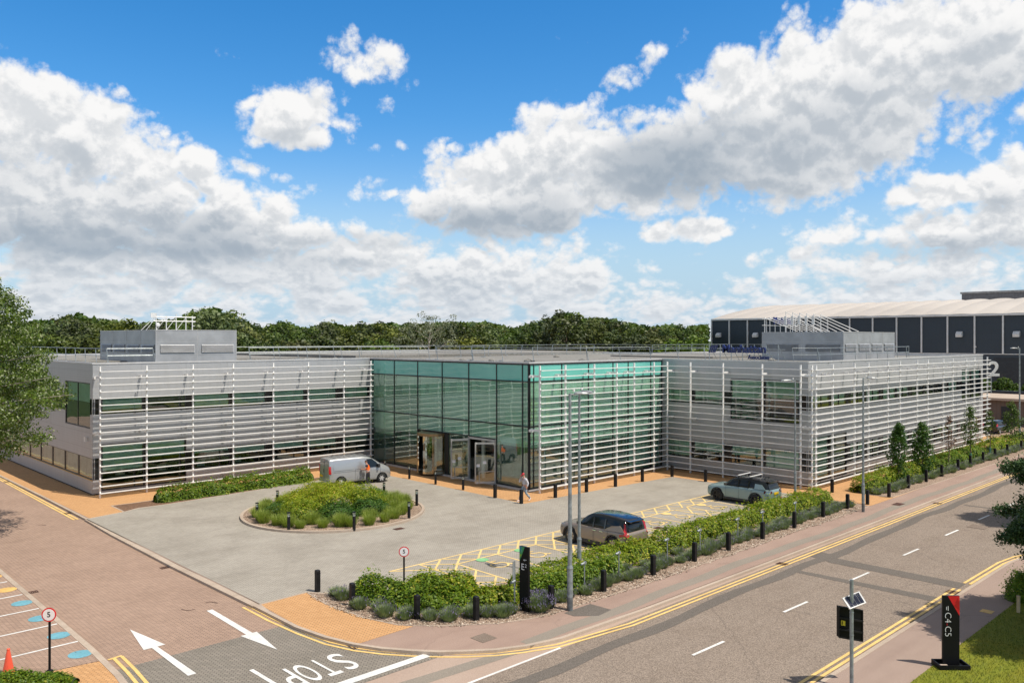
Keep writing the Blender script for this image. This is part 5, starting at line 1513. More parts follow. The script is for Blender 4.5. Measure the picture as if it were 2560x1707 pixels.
m_trimb = mat('black_plastic_trim', (.025, .025, .026), .6)
m_tail = mat('red_lamp_glass', (.55, .01, .015), .12, 0, .15, 20, coat=1)
m_taild = mat('dark_lamp_glass', (.12, .01, .012), .12, 0, .2, 20, coat=1)
m_plate = mat('yellow_plate', (.80, .50, .01), .45)
m_head = mat('headlamp_glass', (.5, .52, .55), .08, .3, .1)
m_chrome = mat('chrome', (.7, .7, .7), .12, 1.0, .02)

def evaluate(o):
    """freeze an object's modifiers into its mesh"""
    bpy.context.view_layer.update()
    dg = bpy.context.evaluated_depsgraph_get()
    me = bpy.data.meshes.new_from_object(o.evaluated_get(dg))
    old = o.data; o.modifiers.clear(); o.data = me
    bpy.data.meshes.remove(old)
    return o

def loft(name, st, m, parent, sub=2, cuts=(), matsel=None, flat=False):
    """st: stations (x, [(y, z), ...]) half rings from bottom centre to top centre"""
    rings = []
    for x, half in st:
        ring = [(x, y, z) for y, z in half] + [(x, -y, z) for y, z in half[-2:0:-1]]
        rings.append(ring)
    n = len(rings[0]); vs = [p for r_ in rings for p in r_]; fs = []
    for k in range(len(rings) - 1):
        for i in range(n): fs.append((k * n + i, k * n + (i + 1) % n, (k + 1) * n + (i + 1) % n, (k + 1) * n + i))
    fs += [tuple(range(n))[::-1], tuple(range((len(rings) - 1) * n, len(rings) * n))]
    o = MB().add(vs, fs).build(name, m, parent, smooth=not flat)
    if sub:
        s = o.modifiers.new('s', 'SUBSURF'); s.levels = s.render_levels = sub
    tmp = []
    for (x, y0, y1, z, r_) in cuts:
        c = MB().cyl((x, y0, z), (x, y1, z), r_, n=28).build('cutter', m_trimb); tmp.append(c)
        b = o.modifiers.new('b', 'BOOLEAN'); b.operation = 'DIFFERENCE'; b.object = c; b.solver = 'EXACT'
        if parent: c.parent = parent
    evaluate(o)
    for c in tmp: bpy.data.objects.remove(c)
    o.data.polygons.foreach_set('use_smooth', [True] * len(o.data.polygons))
    try: o.data.set_sharp_from_angle(angle=R(38))
    except Exception: pass
    return o

def wheel(parent, x, y, r, side, spokes, m_rim, w=.22):
    t_ = bpy.data.objects.new('wheel', None); COL.objects.link(t_); t_.parent = parent; t_.location = (x, y, r)
    s = side
    prof = [(r * .62, -w / 2), (r * .93, -w / 2), (r, -w / 2 + .03), (r, w / 2 - .03), (r * .93, w / 2), (r * .66, w / 2)]
    MB().lathe(prof, 32, (0, 0, 0), 'y').build('tyre', m_tyre, t_, smooth=True)
    mb = MB(); mb.lathe([(r * .66, -w / 2), (r * .66, w / 2 - .01), (r * .62, w / 2), (r * .6, w / 2 - .04)], 32, (0, 0, 0), 'y')
    yo = s * (w / 2 - .03)
    for k in range(spokes):
        a = 2 * math.pi * k / spokes; c, sn = math.cos(a), math.sin(a)
        px = Vector((c, 0, sn)); nn = Vector((-sn, 0, c))
        w0, w1 = r * .09, r * (.17 if spokes <= 6 else .12)
        vs = [px * r * .1 - nn * w0, px * r * .1 + nn * w0, px * r * .64 + nn * w1, px * r * .64 - nn * w1]
        vs = [v + Vector((0, yo, 0)) for v in vs] + [v + Vector((0, yo - s * .03, 0)) for v in vs]
        mb.add(vs, [(0, 1, 2, 3), (7, 6, 5, 4), (0, 4, 5, 1), (1, 5, 6, 2), (2, 6, 7, 3), (3, 7, 4, 0)])
    mb.cyl((0, yo - s * .04, 0), (0, yo + s * .012, 0), r * .16, n=14)
    mb.build('rim', m_rim, t_)
    MB().cyl((0, -w * .3, 0), (0, w * .1, 0), r * .6, n=20).build('brake_disc', m_dalloy, t_)

def arch(parent, x, z, r, y, m, th=.045):
    """wheel arch lip"""
    pts = [(x + (r + .02) * math.cos(t_), z + (r + .02) * math.sin(t_)) for t_ in np.linspace(R(-12), R(192), 20)]
    mb = MB(); vs = []
    for i, (px, pz) in enumerate(pts):
        d = Vector((px - x, pz - z)).normalized()
        for rr_, yy in ((-.01, y - .05), (-.01, y + .012), (th, y + .008), (th, y - .05)): vs.append((px + d.x * rr_, yy if y > 0 else -(-(y) + (yy - y)), pz + d.y * rr_))
    if y < 0:
        vs = [(v[0], -abs(y) - (0.012 if k % 4 in (1, 2) else -.05), v[2]) for k, v in enumerate(vs)]
    n = len(pts)
    fs = [(4 * i + k, 4 * i + (k + 1) % 4, 4 * i + 4 + (k + 1) % 4, 4 * i + 4 + k) for i in range(n - 1) for k in range(4)]
    mb.add(vs, fs); mb.build('wheel_arch', m, parent)

def quadpanel(name, pts, th, m, parent, out=(0, 0, 0)):
    """thin curved panel through points, pushed out by th"""
    n = len(pts); o = Vector(out)
    vs = [Vector(p) + o * th for p in pts] + [Vector(p) - o * .04 for p in pts]
    return MB().add(vs, [tuple(range(n)), tuple(range(2 * n - 1, n - 1, -1))] + [(i, n + i, n + (i + 1) % n, (i + 1) % n) for i in range(n)]).build(name, m, parent)

def suv(kind):
    """x forward, wheels on z = 0; kind 'taupe' or 'mint'"""
    taupe = kind == 'taupe'
    t_ = thing('parked_car', 'x', 'car')
    L, Wd, H = (4.43, .915, 1.65) if taupe else (4.40, .90, 1.62)
    body = paint('taupe_paint', (.27, .215, .17), .35, .38) if taupe else paint('mint_grey_paint', (.22, .31, .31), .25)
    wb, wr = (2.70, .37) if taupe else (2.64, .365)
    xf, xr = L / 2 - .86, L / 2 - .86 - wb
    belt = 1.04 if taupe else 1.06
    f, b = L / 2, -L / 2
    def hs(x, zb, zs, zt, w0, w1, w2, zc=None):
        return (x, [(0, zb), (w0 * .7, zb), (w0, zb + .05), (w1 * 1.0, zb + .2), (w1, (zb + zs) / 2 + .08), (w1 * .99, zs), (w2, zt), (w2 * .55, (zc or zt) + .0), (0, (zc or zt) + .012)])
    st = [hs(f - .02, .32, .66, .72, .55, .60, .55, .73), hs(f - .06, .22, .70, .84, .72, .80, .68, .86), hs(f - .28, .20, .80, .96, .80, .90, .74, .98),
          hs(f - .7, .20, .88, .99, .82, Wd, .78, 1.03), hs(f - 1.25, .20, .93, 1.03, .84, Wd, .80, 1.07), hs(f - 1.5, .2, .95, belt, .85, Wd, .83, 1.05),
          hs(0, .20, .95, belt, .86, Wd * .995, .85), hs(b + 1.1, .20, .97, belt + .03, .85, Wd, .85), hs(b + .5, .22, .98, belt + .04, .82, Wd * .99, .82),
          hs(b + .16, .26, .96, belt + .02, .74, .86, .76), hs(b + .05, .34, .93, 1.0, .68, .80, .72), hs(b + .0, .42, .8, .90, .6, .74, .66)]
    cuts = [(xf, .62, 1.2, wr + .0, wr + .06), (xf, -1.2, -.62, wr, wr + .06), (xr, .62, 1.2, wr, wr + .06), (xr, -1.2, -.62, wr, wr + .06)]
    bd = loft('body', st, body, t_, 2, cuts)
    # dark inner block behind the wheels
    MB().box(b + .4, f - .35, -.60, .60, .22, .9).build('underbody', m_trimb, t_)
    # lower black cladding
    for s in (1, -1):
        MB().box(xr + wr + .05, xf - wr - .05, s * Wd - .06 if s > 0 else s * Wd - .004, s * Wd + .004 if s > 0 else s * Wd + .06, .21, .36 if taupe else .33).build('sill_trim', m_trimb, t_)
        arch(t_, xf, wr, wr + .05, s * (Wd - .012), m_trimb if not taupe else m_trimb, .05); arch(t_, xr, wr, wr + .05, s * (Wd - .012), m_trimb, .05)
    # greenhouse
    def gs(x, w0, z0, w1, z1): return (x, [(0, z0), (w0 * .9, z0), (w0, z0 + .03), (w0 * .985, z0 + (z1 - z0) * .3), (w1 * 1.05, z1 - .1), (w1, z1 - .05), (w1 * .86, z1), (w1 * .4, z1 + .015), (0, z1 + .02)])
    zb_ = belt - .06
    if taupe: ss = [(f - 1.22, .76, zb_ + .0, .60, zb_ + .08), (f - 1.45, .82, zb_, .64, 1.28), (f - 1.95, .84, zb_, .66, 1.62), (f - 2.5, .85, zb_, .67, 1.69), (b + 1.3, .84, zb_, .66, 1.68), (b + .52, .82, zb_, .64, 1.62), (b + .26, .78, zb_, .62, 1.52), (b + .08, .74, zb_, .62, 1.14)]
    else: ss = [(f - 1.22, .76, zb_, .60, zb_ + .08), (f - 1.45, .82, zb_, .64, 1.30), (f - 1.9, .83, zb_, .63, 1.54), (f - 2.4, .84, zb_, .63, 1.60), (b + 1.2, .83, zb_, .62, 1.60), (b + .5, .79, zb_, .60, 1.56), (b + .28, .74, zb_, .58, 1.45), (b + .10, .70, zb_, .60, 1.14)]
    loft('cabin_glass', [gs(*q) for q in ss], m_cglassd, t_, 2)
    # roof skin
    rs = [(x, [(0, z - .06), (w * .9, z - .06), (w * 1.01, z - .045), (w * .90, z + .008), (w * .4, z + .022), (0, z + .026)]) for (x, w, z) in
          [(q[0], q[3], q[4]) for q in ss[2:-1]]]
    rs[-1] = (rs[-1][0] - .12, rs[-1][1])
    loft('roof', rs, m_pblack, t_, 1)
    # rear quarter and pillars in body colour
    for s in (1, -1):
        y = lambda z: s * (.875 - (z - zb_) * .22)
        if taupe:
            pts = [(b + 1.40, y(1.0) + s * .02, 1.0), (b + .95, y(1.22) + s * .02, 1.24), (b + .48, y(1.30) * .99, 1.31), (b + .18, y(1.02) * .96, 1.02)]
        else:
            pts = [(b + .95, y(1.05), 1.05), (b + .93, y(1.36), 1.36), (b + .52, y(1.30) * .97, 1.34), (b + .24, y(1.05) * .95, 1.05)]
        quadpanel('rear_pillar', pts, .045, body, t_, (0, s, .3))
        for xx in (f - 2.33, b + 1.38): quadpanel('door_pillar', [(xx - .04, y(1.04), 1.04), (xx - .05, y(1.50), 1.50), (xx + .03, y(1.50), 1.50), (xx + .04, y(1.04), 1.04)], .012, m_pblack, t_, (0, s, .4))
        for xx in (f - 2.55, b + 1.45): MB().box(xx, xx + .2, s * Wd - .012, s * Wd + .022, .885, .915).build('door_handle', m_chrome if taupe else body, t_)
        for xx in (f - 1.48, f - 2.38, b + 1.17): MB().box(xx, xx + .010, s * (Wd + .003) - .002, s * (Wd + .003) + .002, .38 if xx != b + 1.17 else .75, 1.0).build('door_gap', m_trimb, t_)
        mm = MB(); mm.box(f - 1.66, f - 1.45, s * (.90 if s > 0 else .90) - .0, s * 1.08, 1.06, 1.2); mm.build('mirror', m_pblack if taupe else m_pblack, t_)
        quadpanel('headlamp', [(f - .42, s * .83, .76), (f - .16, s * .72, .76), (f - .15, s * .70, .88), (f - .45, s * .79, .9)], .04, m_head, t_, (.3, s, .1))
        if taupe:
            quadpanel('tail_lamp', [(b + .48, s * .86, .80), (b + .04, s * .76, .80), (b + .02, s * .66, .92), (b + .12, s * .72, 1.0), (b + .22, s * .72, 1.36), (b + .34, s * .66, 1.42), (b + .26, s * .80, 1.10), (b + .24, s * .84, .96), (b + .48, s * .885, .92)], .045, m_tail, t_, (-.5, s * .8, 0))
        else:
            quadpanel('tail_lamp', [(b + .38, s * .85, .84), (b + .04, s * .72, .84), (b + .02, s * .44, .88), (b + .02, s * .44, .98), (b + .06, s * .72, 1.02), (b + .34, s * .84, 1.0)], .05, m_taild, t_, (-.6, s * .7, 0))
            MB().box(b - .005, b + .1, s * .62 - .09, s * .62 + .09, .46, .52).build('reflector', m_tail, t_)
        if taupe:
            for xx, ww in ((xf, wr), (xr, wr)): wheel(t_, xx, s * (Wd - .12), ww, s, 8, mat('bronze_alloy', (.52, .43, .32), .35, .25, .05))
            continue
        rb_ = MB(); rb_.bar((f - 1.95, s * .60, 1.62), (b + .75, s * .60, 1.62), .03, .03)
        for xx in (f - 1.95, 0, b + .8): rb_.bar((xx, s * .60, 1.55), (xx, s * .60, 1.62), .05, .03)
        rb_.build('roof_rail', m_trimb, t_)
        for xx, ww in ((xf, wr), (xr, wr)): wheel(t_, xx, s * (Wd - .12), ww, s, 8 if taupe else 5, mat('bronze_alloy', (.52, .43, .32), .35, .25, .05) if taupe else m_dalloy)
    # rear bumper, plate, spoiler, rear glass
    bp = [(b + .25, [(0, .24), (.70, .24), (.80, .30), (.84, .44), (.80, .50), (.4, .50), (0, .50)]), (b + .04, [(0, .24), (.62, .24), (.74, .30), (.78, .42), (.74, .47), (.4, .47), (0, .47)]), (b - .02, [(0, .28), (.55, .28), (.66, .32), (.70, .40), (.66, .44), (.4, .44), (0, .44)])]
    loft('rear_bumper', bp, m_trimb, t_, 1)
    pz = .50 if taupe else .76
    MB().box(b - .035, b + .06, -.26, .26, pz, pz + .115).build('number_plate', m_plate, t_)
    quadpanel('rear_window', [(b + .115, -.62, 1.06), (b + .115, .62, 1.06), (b + .27, .54, 1.42), (b + .27, -.54, 1.42)], .025, m_cglassd, t_, (-1, 0, .35))
    quadpanel('spoiler', [(b + .08, -.52, 1.50), (b + .08, .52, 1.50), (b + .36, .56, 1.565), (b + .36, -.56, 1.565)], .01, m_pblack, t_, (0, 0, 1))
    MB().cyl((b + .75, 0, 1.58), (b + .68, 0, 1.70), .035, .01, n=8).build('aerial', m_pblack, t_)
    MB().box(f - .03, f + .01, -.5, .5, .38, .60).build('grille', m_trimb, t_)
    if not taupe:
        for xx in (f - 2.25, f - 3.05):
            mb = MB(); mb.bar((xx, -.72, 1.735), (xx, .72, 1.735), .08, .03); o = mb.build('roof_bar', m_bars, t_)
            mb = MB()
            for s in (1, -1): mb.box(xx - .05, xx + .05, s * .60 - .04, s * .60 + .04, 1.6, 1.72)
            mb.build('bar_foot', m_trimb, o)
    else:
        quadpanel('bumper_crease', [(b + .02, -.72, .60), (b + .02, .72, .60), (b + .0, .70, .63), (b + .0, -.70, .63)], .03, body, t_, (-1, 0, 0))
    return t_
c = suv('taupe'); c.location = W(14.10, 31.08, .012); c.rotation_euler = (0, 0, R(90)); c['label'] = 'bronze grey SUV with a black glass roof parked behind the hedge in a disabled bay'; c['group'] = 'cars parked in the disabled bays'
c = suv('mint'); c.location = W(28.78, 30.33, .012); c.rotation_euler = (0, 0, R(90)); c['label'] = 'pale green SUV with black roof, black wheels and white roof bars'; c['group'] = 'cars parked in the disabled bays'

def hatch():
    t_ = thing('parked_car', 'small black hatchback parked beyond the far end of the office building', 'car', W(82.6, 29.7, 0), R(-5))
    blk = paint('black_paint', (.012, .012, .014), .2, .25)
    f, b = 1.95, -1.9
    H_ = lambda x, zb, zt, w: (x, [(0, zb), (w * .85, zb), (w, zb + .2), (w, zb + .45), (w * .93, zt), (w * .5, zt + .02), (0, zt + .03)])
    loft('body', [H_(f, .3, .62, .6), H_(f - .2, .2, .78, .76), H_(f - 1, .2, .9, .82), H_(0, .2, .93, .83), H_(b + .5, .2, .95, .82), H_(b + .1, .25, .93, .76), H_(b, .35, .86, .68)], blk, t_, 2, [(x, s * .5, s * 1.1, .3, .35) for x in (f - .75, b + .65) for s in (1, -1)])
    G = lambda x, w, z: (x, [(0, .88), (w * 1.1, .88), (w * 1.08, .95), (w * .95, z - .06), (w * .8, z), (0, z + .02)])
    loft('cabin_glass', [G(f - 1.0, .68, .96), G(f - 1.5, .68, 1.32), G(0, .70, 1.44), G(b + .6, .68, 1.42), G(b + .15, .64, 1.32), G(b + .05, .62, .98)], m_cglassd, t_, 2)
    loft('roof', [(x, [(0, z - .05), (w, z - .05), (w * .9, z + .01), (0, z + .03)]) for x, w, z in ((f - 1.6, .56, 1.36), (0, .58, 1.44), (b + .6, .56, 1.42), (b + .15, .52, 1.37))], blk, t_, 1)
    MB().box(f - 2.2, b + .2, -.5, .5, .2, .8).build('underbody', m_trimb, t_)
    for s in (1, -1):
        quadpanel('tail_lamp', [(b + .2, s * .78, .82), (b + .02, s * .66, .82), (b + .06, s * .64, 1.1), (b + .22, s * .74, 1.1)], .03, m_tail, t_, (-.7, s * .7, 0))
        for x in (f - .75, b + .65): wheel(t_, x, s * .73, .3, s, 6, m_alloy, .18)
    MB().box(b - .03, b + .05, -.26, .26, .50, .61).build('number_plate', m_plate, t_)
    for s in (1, -1): MB().box(f - 1.35, f - 1.2, s * .84 - .06, s * .84 + .1, .98, 1.1).build('mirror', blk, t_)
hatch()

def van():
    t_ = thing('parked_van', 'silver panel van parked beside the hedge with its driver standing at the door', 'van', W(15.05, 7.72, .01), R(-9))
    sil = paint('silver_paint', (.40, .405, .40), .5, .36)
    f, b, w = 2.39, -2.39, .95
    def vs_(x, zb, zt, w0, w1, zsh=1.15, tl=.86):
        return (x, [(0, zb), (w0 * .9, zb), (w0, zb + .1), (w0 * 1.0, .62), (w0 * 1.0, min(zsh, zt - .12)), (w1, zt - .14), (w1 * .94, zt - .045), (w1 * .6, zt - .005), (0, zt)])
    st = [vs_(f, .34, .86, .62, .52, .6), vs_(f - .07, .26, 1.0, .78, .66, .7), vs_(f - .32, .22, 1.16, .90, .74, .85), vs_(f - .85, .22, 1.36, w, .78, 1.0),
          vs_(f - 1.25, .22, 1.66, w, .76, 1.1), vs_(f - 1.7, .22, 1.90, w, .78, 1.12), vs_(f - 2.2, .22, 1.965, w, .81, 1.15), vs_(0, .22, 1.97, w, .82, 1.15), vs_(b + .8, .24, 1.965, w, .82, 1.15), vs_(b + .2, .28, 1.95, w * .99, .81, 1.15), vs_(b + .03, .32, 1.92, w * .96, .79, 1.15), vs_(b, .36, 1.86, w * .92, .76, 1.1)]
    xf, xr, wr = f - .83, f - .83 - 3.10, .325
    cuts = [(x, s * .62, s * 1.2, wr, wr + .07) for x in (xf, xr) for s in (1, -1)]
    loft('body', st, sil, t_, 2, cuts)
    MB().box(b + .35, f - .5, -.6, .6, .24, .9).build('underbody', m_trimb, t_)
    for s in (1, -1):
        for x in (xf, xr): wheel(t_, x, s * (w - .13), wr, s, 6, m_alloy, .2)
        for x in (xf, xr): arch(t_, x, wr, wr + .065, s * (w - .004), m_trimb, .012)
        ys = lambda z: s * (w - max(0, z - 1.12) * .215)
        quadpanel('side_window', [(f - 1.02, ys(1.18) * .985, 1.18), (f - 1.95, ys(1.14), 1.14), (f - 1.98, ys(1.74) , 1.74), (f - 1.60, ys(1.74) * .985, 1.74), (f - 1.28, ys(1.5) * .98, 1.5)], .014, m_cglassd, t_, (0, s, .2))
        # mouldings and seams
        mb = MB()
        for z0, z1, x0, x1 in ((.60, .64, xr + .45, xf - .45), (.44, .47, xr + .45, xf - .45)): mb.box(x0, x1, s * (w + .002) - .006, s * (w + .002) + .006, z0, z1)
        mb.build('side_moulding', sil, t_)
        mb = MB()
        for x in (f - 2.02, b + 1.9, f - .98): mb.box(x, x + .012, s * (w + .002) - .002, s * (w + .002) + .002, .38, 1.13)
        mb.box(b + .3, f - 2.1, s * (w + .001) - .002, s * (w + .001) + .002, .995, 1.005)
        mb.build('panel_seam', m_trimb, t_)
        mb = MB()
        for (x0, x1) in ((b + .32, b + 1.84), (b + 1.96, f - 2.1)):
            q = [(x0, ys(1.13), 1.13), (x1 - .15, ys(1.13), 1.13), (x1, ys(1.26), 1.26), (x1, ys(1.76), 1.76), (x0, ys(1.76), 1.76)]
            for k in range(5): mb.bar(q[k], q[(k + 1) % 5], .016, .016)
        mb.build('pressed_panel', sil, t_)
        mm = MB(); mm.box(f - 1.2, f - 1.06, s * .96, s * 1.14, 1.12, 1.36); mm.build('mirror', m_trimb, t_)
        quadpanel('tail_lamp', [(b + .14, s * (w - .01), .92), (b + .0, s * (w - .10), .92), (b + .0, s * (w - .14), 1.44), (b + .14, s * (w - .07), 1.44)], .035, m_tail, t_, (-.6, s * .7, 0))
        quadpanel('headlamp', [(f - .14, s * .60, .78), (f - .42, s * .83, .80), (f - .55, s * .80, 1.02), (f - .25, s * .62, .96)], .05, m_head, t_, (.5, s * .7, .3))
        MB().box(f - 1.95, f - 1.77, s * w - .01, s * w + .02, .98, 1.02).build('door_handle', m_trimb, t_)
    quadpanel('windscreen', [(f - .84, -.70, 1.33), (f - .84, .70, 1.33), (f - 1.58, .66, 1.80), (f - 1.58, -.66, 1.80)], .05, m_cglassd, t_, (.55, 0, .83))
    quadpanel('bonnet_edge', [(f - .10, -.4, 1.0), (f - .10, .4, 1.0), (f - .8, .6, 1.32), (f - .8, -.6, 1.32)], .01, sil, t_, (.3, 0, .9))
    mb = MB()
    mb.box(b - .012, b, -.006, .006, .55, 1.75)
    mb.build('rear_door_gap', m_trimb, t_)
    MB().box(b - .03, b + .02, .25, .75, .62, .735).build('number_plate', m_plate, t_)
    MB().box(b - .05, b + .05, -.82, .82, .30, .42).build('rear_bumper', sil, t_)
    MB().box(b - .02, b + .01, .03, .07, .95, 1.2).build('rear_handle', m_trimb, t_)
    MB().box(b - .0, b + .05, -.1, .1, 1.82, 1.86).build('brake_lamp', m_tail, t_)
    mb = MB()
    for i in range(7): mb.box(b + .5 + i * .38, b + .62 + i * .38, -.55, .55, 1.955, 1.978)
    mb.build('roof_rib', sil, t_)
    MB().box(f - .02, f + .01, -.4, .4, .5, .68).build('grille', m_trimb, t_)
van()

# ---------------------------------------------------------------- people
def skin(name, pts, edges, m, parent, sub=2, root=0, smooth=True):
    """pts: (x, y, z, rx, ry)"""
    me = bpy.data.meshes.new(name)
    me.from_pydata([p[:3] for p in pts], edges, [])
    o = bpy.data.objects.new(name, me); COL.objects.link(o); me.materials.append(m)
    mo = o.modifiers.new('skin', 'SKIN'); mo.use_smooth_shade = True
    sv = me.skin_vertices[0].data if me.skin_vertices else None
    if sv is None:
        bm = bmesh.new(); bm.from_mesh(me); bm.verts.layers.skin.verify(); bm.to_mesh(me); bm.free(); sv = me.skin_vertices[0].data
    for i, p in enumerate(pts):
        sv[i].radius = (p[3], p[4] if len(p) > 4 else p[3]); sv[i].use_root = (i == root)
    s = o.modifiers.new('sub', 'SUBSURF'); s.levels = s.render_levels = sub
    evaluate(o)
    if not o.data.materials: o.data.materials.append(m)
    o.parent = parent
    return o
m_skin = mat('skin', (.56, .30, .21), .55, 0, .06, 20)
def hand(pts, edges, wrist, d, side, curl=.4, palm=(0, 0, -1)):
    """adds palm, four fingers and a thumb to a skin skeleton; d = direction the hand points, side = thumb side"""
    d = Vector(d).normalized(); s = (Vector(side) - d * Vector(side).dot(d)).normalized(); n = d.cross(s)
    W0 = Vector(pts[wrist][:3]); k = len(pts)
    pc = W0 + d * .055; pts.append((*pc, .03, .018)); edges.append((wrist, k)); pe = k
    for i in range(4):
        o_ = (i - 1.5) * .019; L_ = (.072, .082, .077, .060)[3 - i]
        b0 = W0 + d * .088 + s * -o_; j = len(pts)
        pts.append((*b0, .0095, .0095)); edges.append((pe, j))
        b1 = b0 + (d * math.cos(curl) + n * math.sin(curl)) * L_ * .5; pts.append((*b1, .0085, .0085)); edges.append((j, j + 1))
        b2 = b1 + (d * math.cos(curl * 2.2) + n * math.sin(curl * 2.2)) * L_ * .5; pts.append((*b2, .007, .007)); edges.append((j + 1, j + 2))
    j = len(pts); b0 = W0 + d * .035 + s * .03; pts.append((*b0, .011, .011)); edges.append((wrist, j))
    b1 = b0 + (d * .7 + s * .6 + n * .25).normalized() * .032; pts.append((*b1, .009, .009)); edges.append((j, j + 1))
    b2 = b1 + (d * .9 + s * .2 + n * .35).normalized() * .028; pts.append((*b2, .0075, .0075)); edges.append((j + 1, j + 2))

def person(label, loc, rz, J, top_m, trouser_m, shoe_m, hair_m, sleeve_long=True, cap=None, vest=None, extra=None):
    """J: joint positions in body space (x right, y forward, z up)"""
    t_ = thing('person', label, 'person', loc, rz)
    V = {k: Vector(v) for k, v in J.items()}
    ids = {}; pts = []; ed = []
    def add(k, r1, r2=None, link_to=None):
        ids[k] = len(pts); pts.append((*V[k], r1, r2 or r1))
        if link_to is not None: ed.append((ids[link_to], ids[k]))
    add('pelvis', .135, .10)
    add('waist', .125, .09, 'pelvis'); add('chest', .155, .105, 'waist'); add('neck', .055, .055, 'chest')
    add('skull', .075, .085, 'neck'); add('crown', .070, .08, 'skull')
    for s in 'LR':
        add('sh' + s, .062, .06, 'chest'); add('el' + s, .045, .045, 'sh' + s); add('wr' + s, .027, .024, 'el' + s)
        add('hip' + s, .09, .09, 'pelvis'); add('kn' + s, .06, .062, 'hip' + s); add('an' + s, .04, .042, 'kn' + s); add('toe' + s, .032, .03, 'an' + s)
    for s, sg in (('L', -1), ('R', 1)):
        d = J.get('hd' + s) or tuple(V['wr' + s] - V['el' + s])
        hand(pts, ed, ids['wr' + s], d, J.get('th' + s, (0, .6, .3)), J.get('curl', .45))
    skin('body', pts, ed, m_skin, t_, 1)
    # face
    hd = V['skull'] * .45 + V['crown'] * .55; fd = Vector(J.get('face', (0, 1, 0))).normalized(); sd = fd.cross(Vector((0, 0, 1))).normalized(); ud = sd.cross(fd)
    mb = MB()
    def blob(mb, c, a, b_, c_, n=8):
        vs = []; fs = []
        for i in range(n + 1):
            th = math.pi * i / n
            for k in range(12):
                ph = 2 * math.pi * k / 12; vs.append(c + sd * a * math.sin(th) * math.cos(ph) + fd * b_ * math.sin(th) * math.sin(ph) + ud * c_ * math.cos(th))
        for i in range(n):
            for k in range(12): fs.append((i * 12 + k, i * 12 + (k + 1) % 12, (i + 1) * 12 + (k + 1) % 12, (i + 1) * 12 + k))
        mb.add(vs, fs)
    blob(mb, hd + fd * .088 - ud * .015, .014, .022, .026); 
    blob(mb, hd + fd * .045 - ud * .075, .045, .045, .035)
    for s in (1, -1): blob(mb, hd + sd * s * .078 - ud * .01, .012, .02, .03)
    mb.build('face', m_skin, t_, smooth=True, fix=True)
    mb = MB()
    for s in (1, -1): blob(mb, hd + fd * .083 + sd * s * .03 + ud * .012, .010, .006, .006)
    blob(mb, hd + fd * .088 - ud * .052, .020, .005, .005)
    mb.build('eyes_and_mouth', mat('dark_features', (.06, .03, .025), .5), t_, smooth=True)
    mb = MB(); blob(mb, hd - fd * .018 + ud * .028, .086, .095, .088); mb.build('hair', hair_m, t_, smooth=True)
    if cap:
        mb = MB(); blob(mb, hd - fd * .0 + ud * .045, .093, .104, .080)
        c0 = hd + fd * .09 + ud * .035
        mb.add([c0 - sd * .07, c0 + sd * .07, c0 + sd * .05 + fd * .085 - ud * .02, c0 + fd * .10 - ud * .022, c0 - sd * .05 + fd * .085 - ud * .02, c0 - sd * .07 - ud * .01, c0 + sd * .07 - ud * .01, c0 + sd * .05 + fd * .085 - ud * .03, c0 + fd * .10 - ud * .032, c0 - sd * .05 + fd * .085 - ud * .03], [(0, 1, 2, 3, 4), (9, 8, 7, 6, 5), (0, 5, 6, 1), (1, 6, 7, 2), (2, 7, 8, 3), (3, 8, 9, 4), (4, 9, 5, 0)])
        mb.build('cap', cap, t_, smooth=False)
    # trousers
    P = [(*V['pelvis'], .15, .118)]; E = []
    P.append((*(V['pelvis'] * .45 + V['waist'] * .55), .143, .108)); E.append((0, 1))
    for s in 'LR':
        k = len(P); P += [(*V['hip' + s], .104, .10), (*((V['hip' + s] + V['kn' + s]) / 2), .092, .09), (*V['kn' + s], .078, .078), (*((V['kn' + s] + V['an' + s]) / 2), .072, .072), (*(V['an' + s] * .96 + V['kn' + s] * .04), .068, .070)]
        E += [(0, k), (k, k + 1), (k + 1, k + 2), (k + 2, k + 3), (k + 3, k + 4)]
    skin('trousers', P, E, trouser_m, t_, 2)
    # top
    hem = V['pelvis'] * .55 + V['waist'] * .45
    P = [(*V['chest'], .178, .125), (*V['waist'], .165, .122), (*hem, .158, .122), (*(V['chest'] * .35 + V['neck'] * .65), .085, .075)]; E = [(0, 1), (1, 2), (0, 3)]
    for s in 'LR':
        k = len(P); P += [(*V['sh' + s], .085, .08), (*((V['sh' + s] + V['el' + s]) / 2), .074, .07)]
        E += [(0, k), (k, k + 1)]
        if sleeve_long: P += [(*V['el' + s], .068, .066), (*(V['el' + s] * .15 + V['wr' + s] * .85), .045, .045)]; E += [(k + 1, k + 2), (k + 2, k + 3)]
    skin('jumper' if sleeve_long else 't_shirt', P, E, top_m, t_, 2)
    if vest:
        P = [(*V['chest'], .205, .155), (*V['waist'], .195, .155), (*(V['pelvis'] * 1.0 + V['waist'] * .0), .20, .16), (*(V['chest'] * .5 + V['neck'] * .5), .12, .09)]; E = [(0, 1), (1, 2), (0, 3)]
        for s in 'LR': k = len(P); P.append((*(V['sh' + s] * .9 + V['chest'] * .1), .09, .09)); E.append((0, k))
        ve = skin('hi_vis_vest', P, E, vest, t_, 2)
        mb = MB()
        for f_ in (.05, .55):
            c = V['waist'] * (1 - f_) + (V['pelvis'] * .8 + V['waist'] * .2) * f_
            mb.lathe([(.186 + .001 * f_, -.022), (.188, .022)], 20)
            for i in range(len(mb.v) - 40, len(mb.v)): x, y, z = mb.v[i]; mb.v[i] = (x + c.x, y * .80 + c.y, z + c.z)
        mb.build('reflective_band', mat('reflective_tape', (.75, .72, .66), .3, .3), ve)
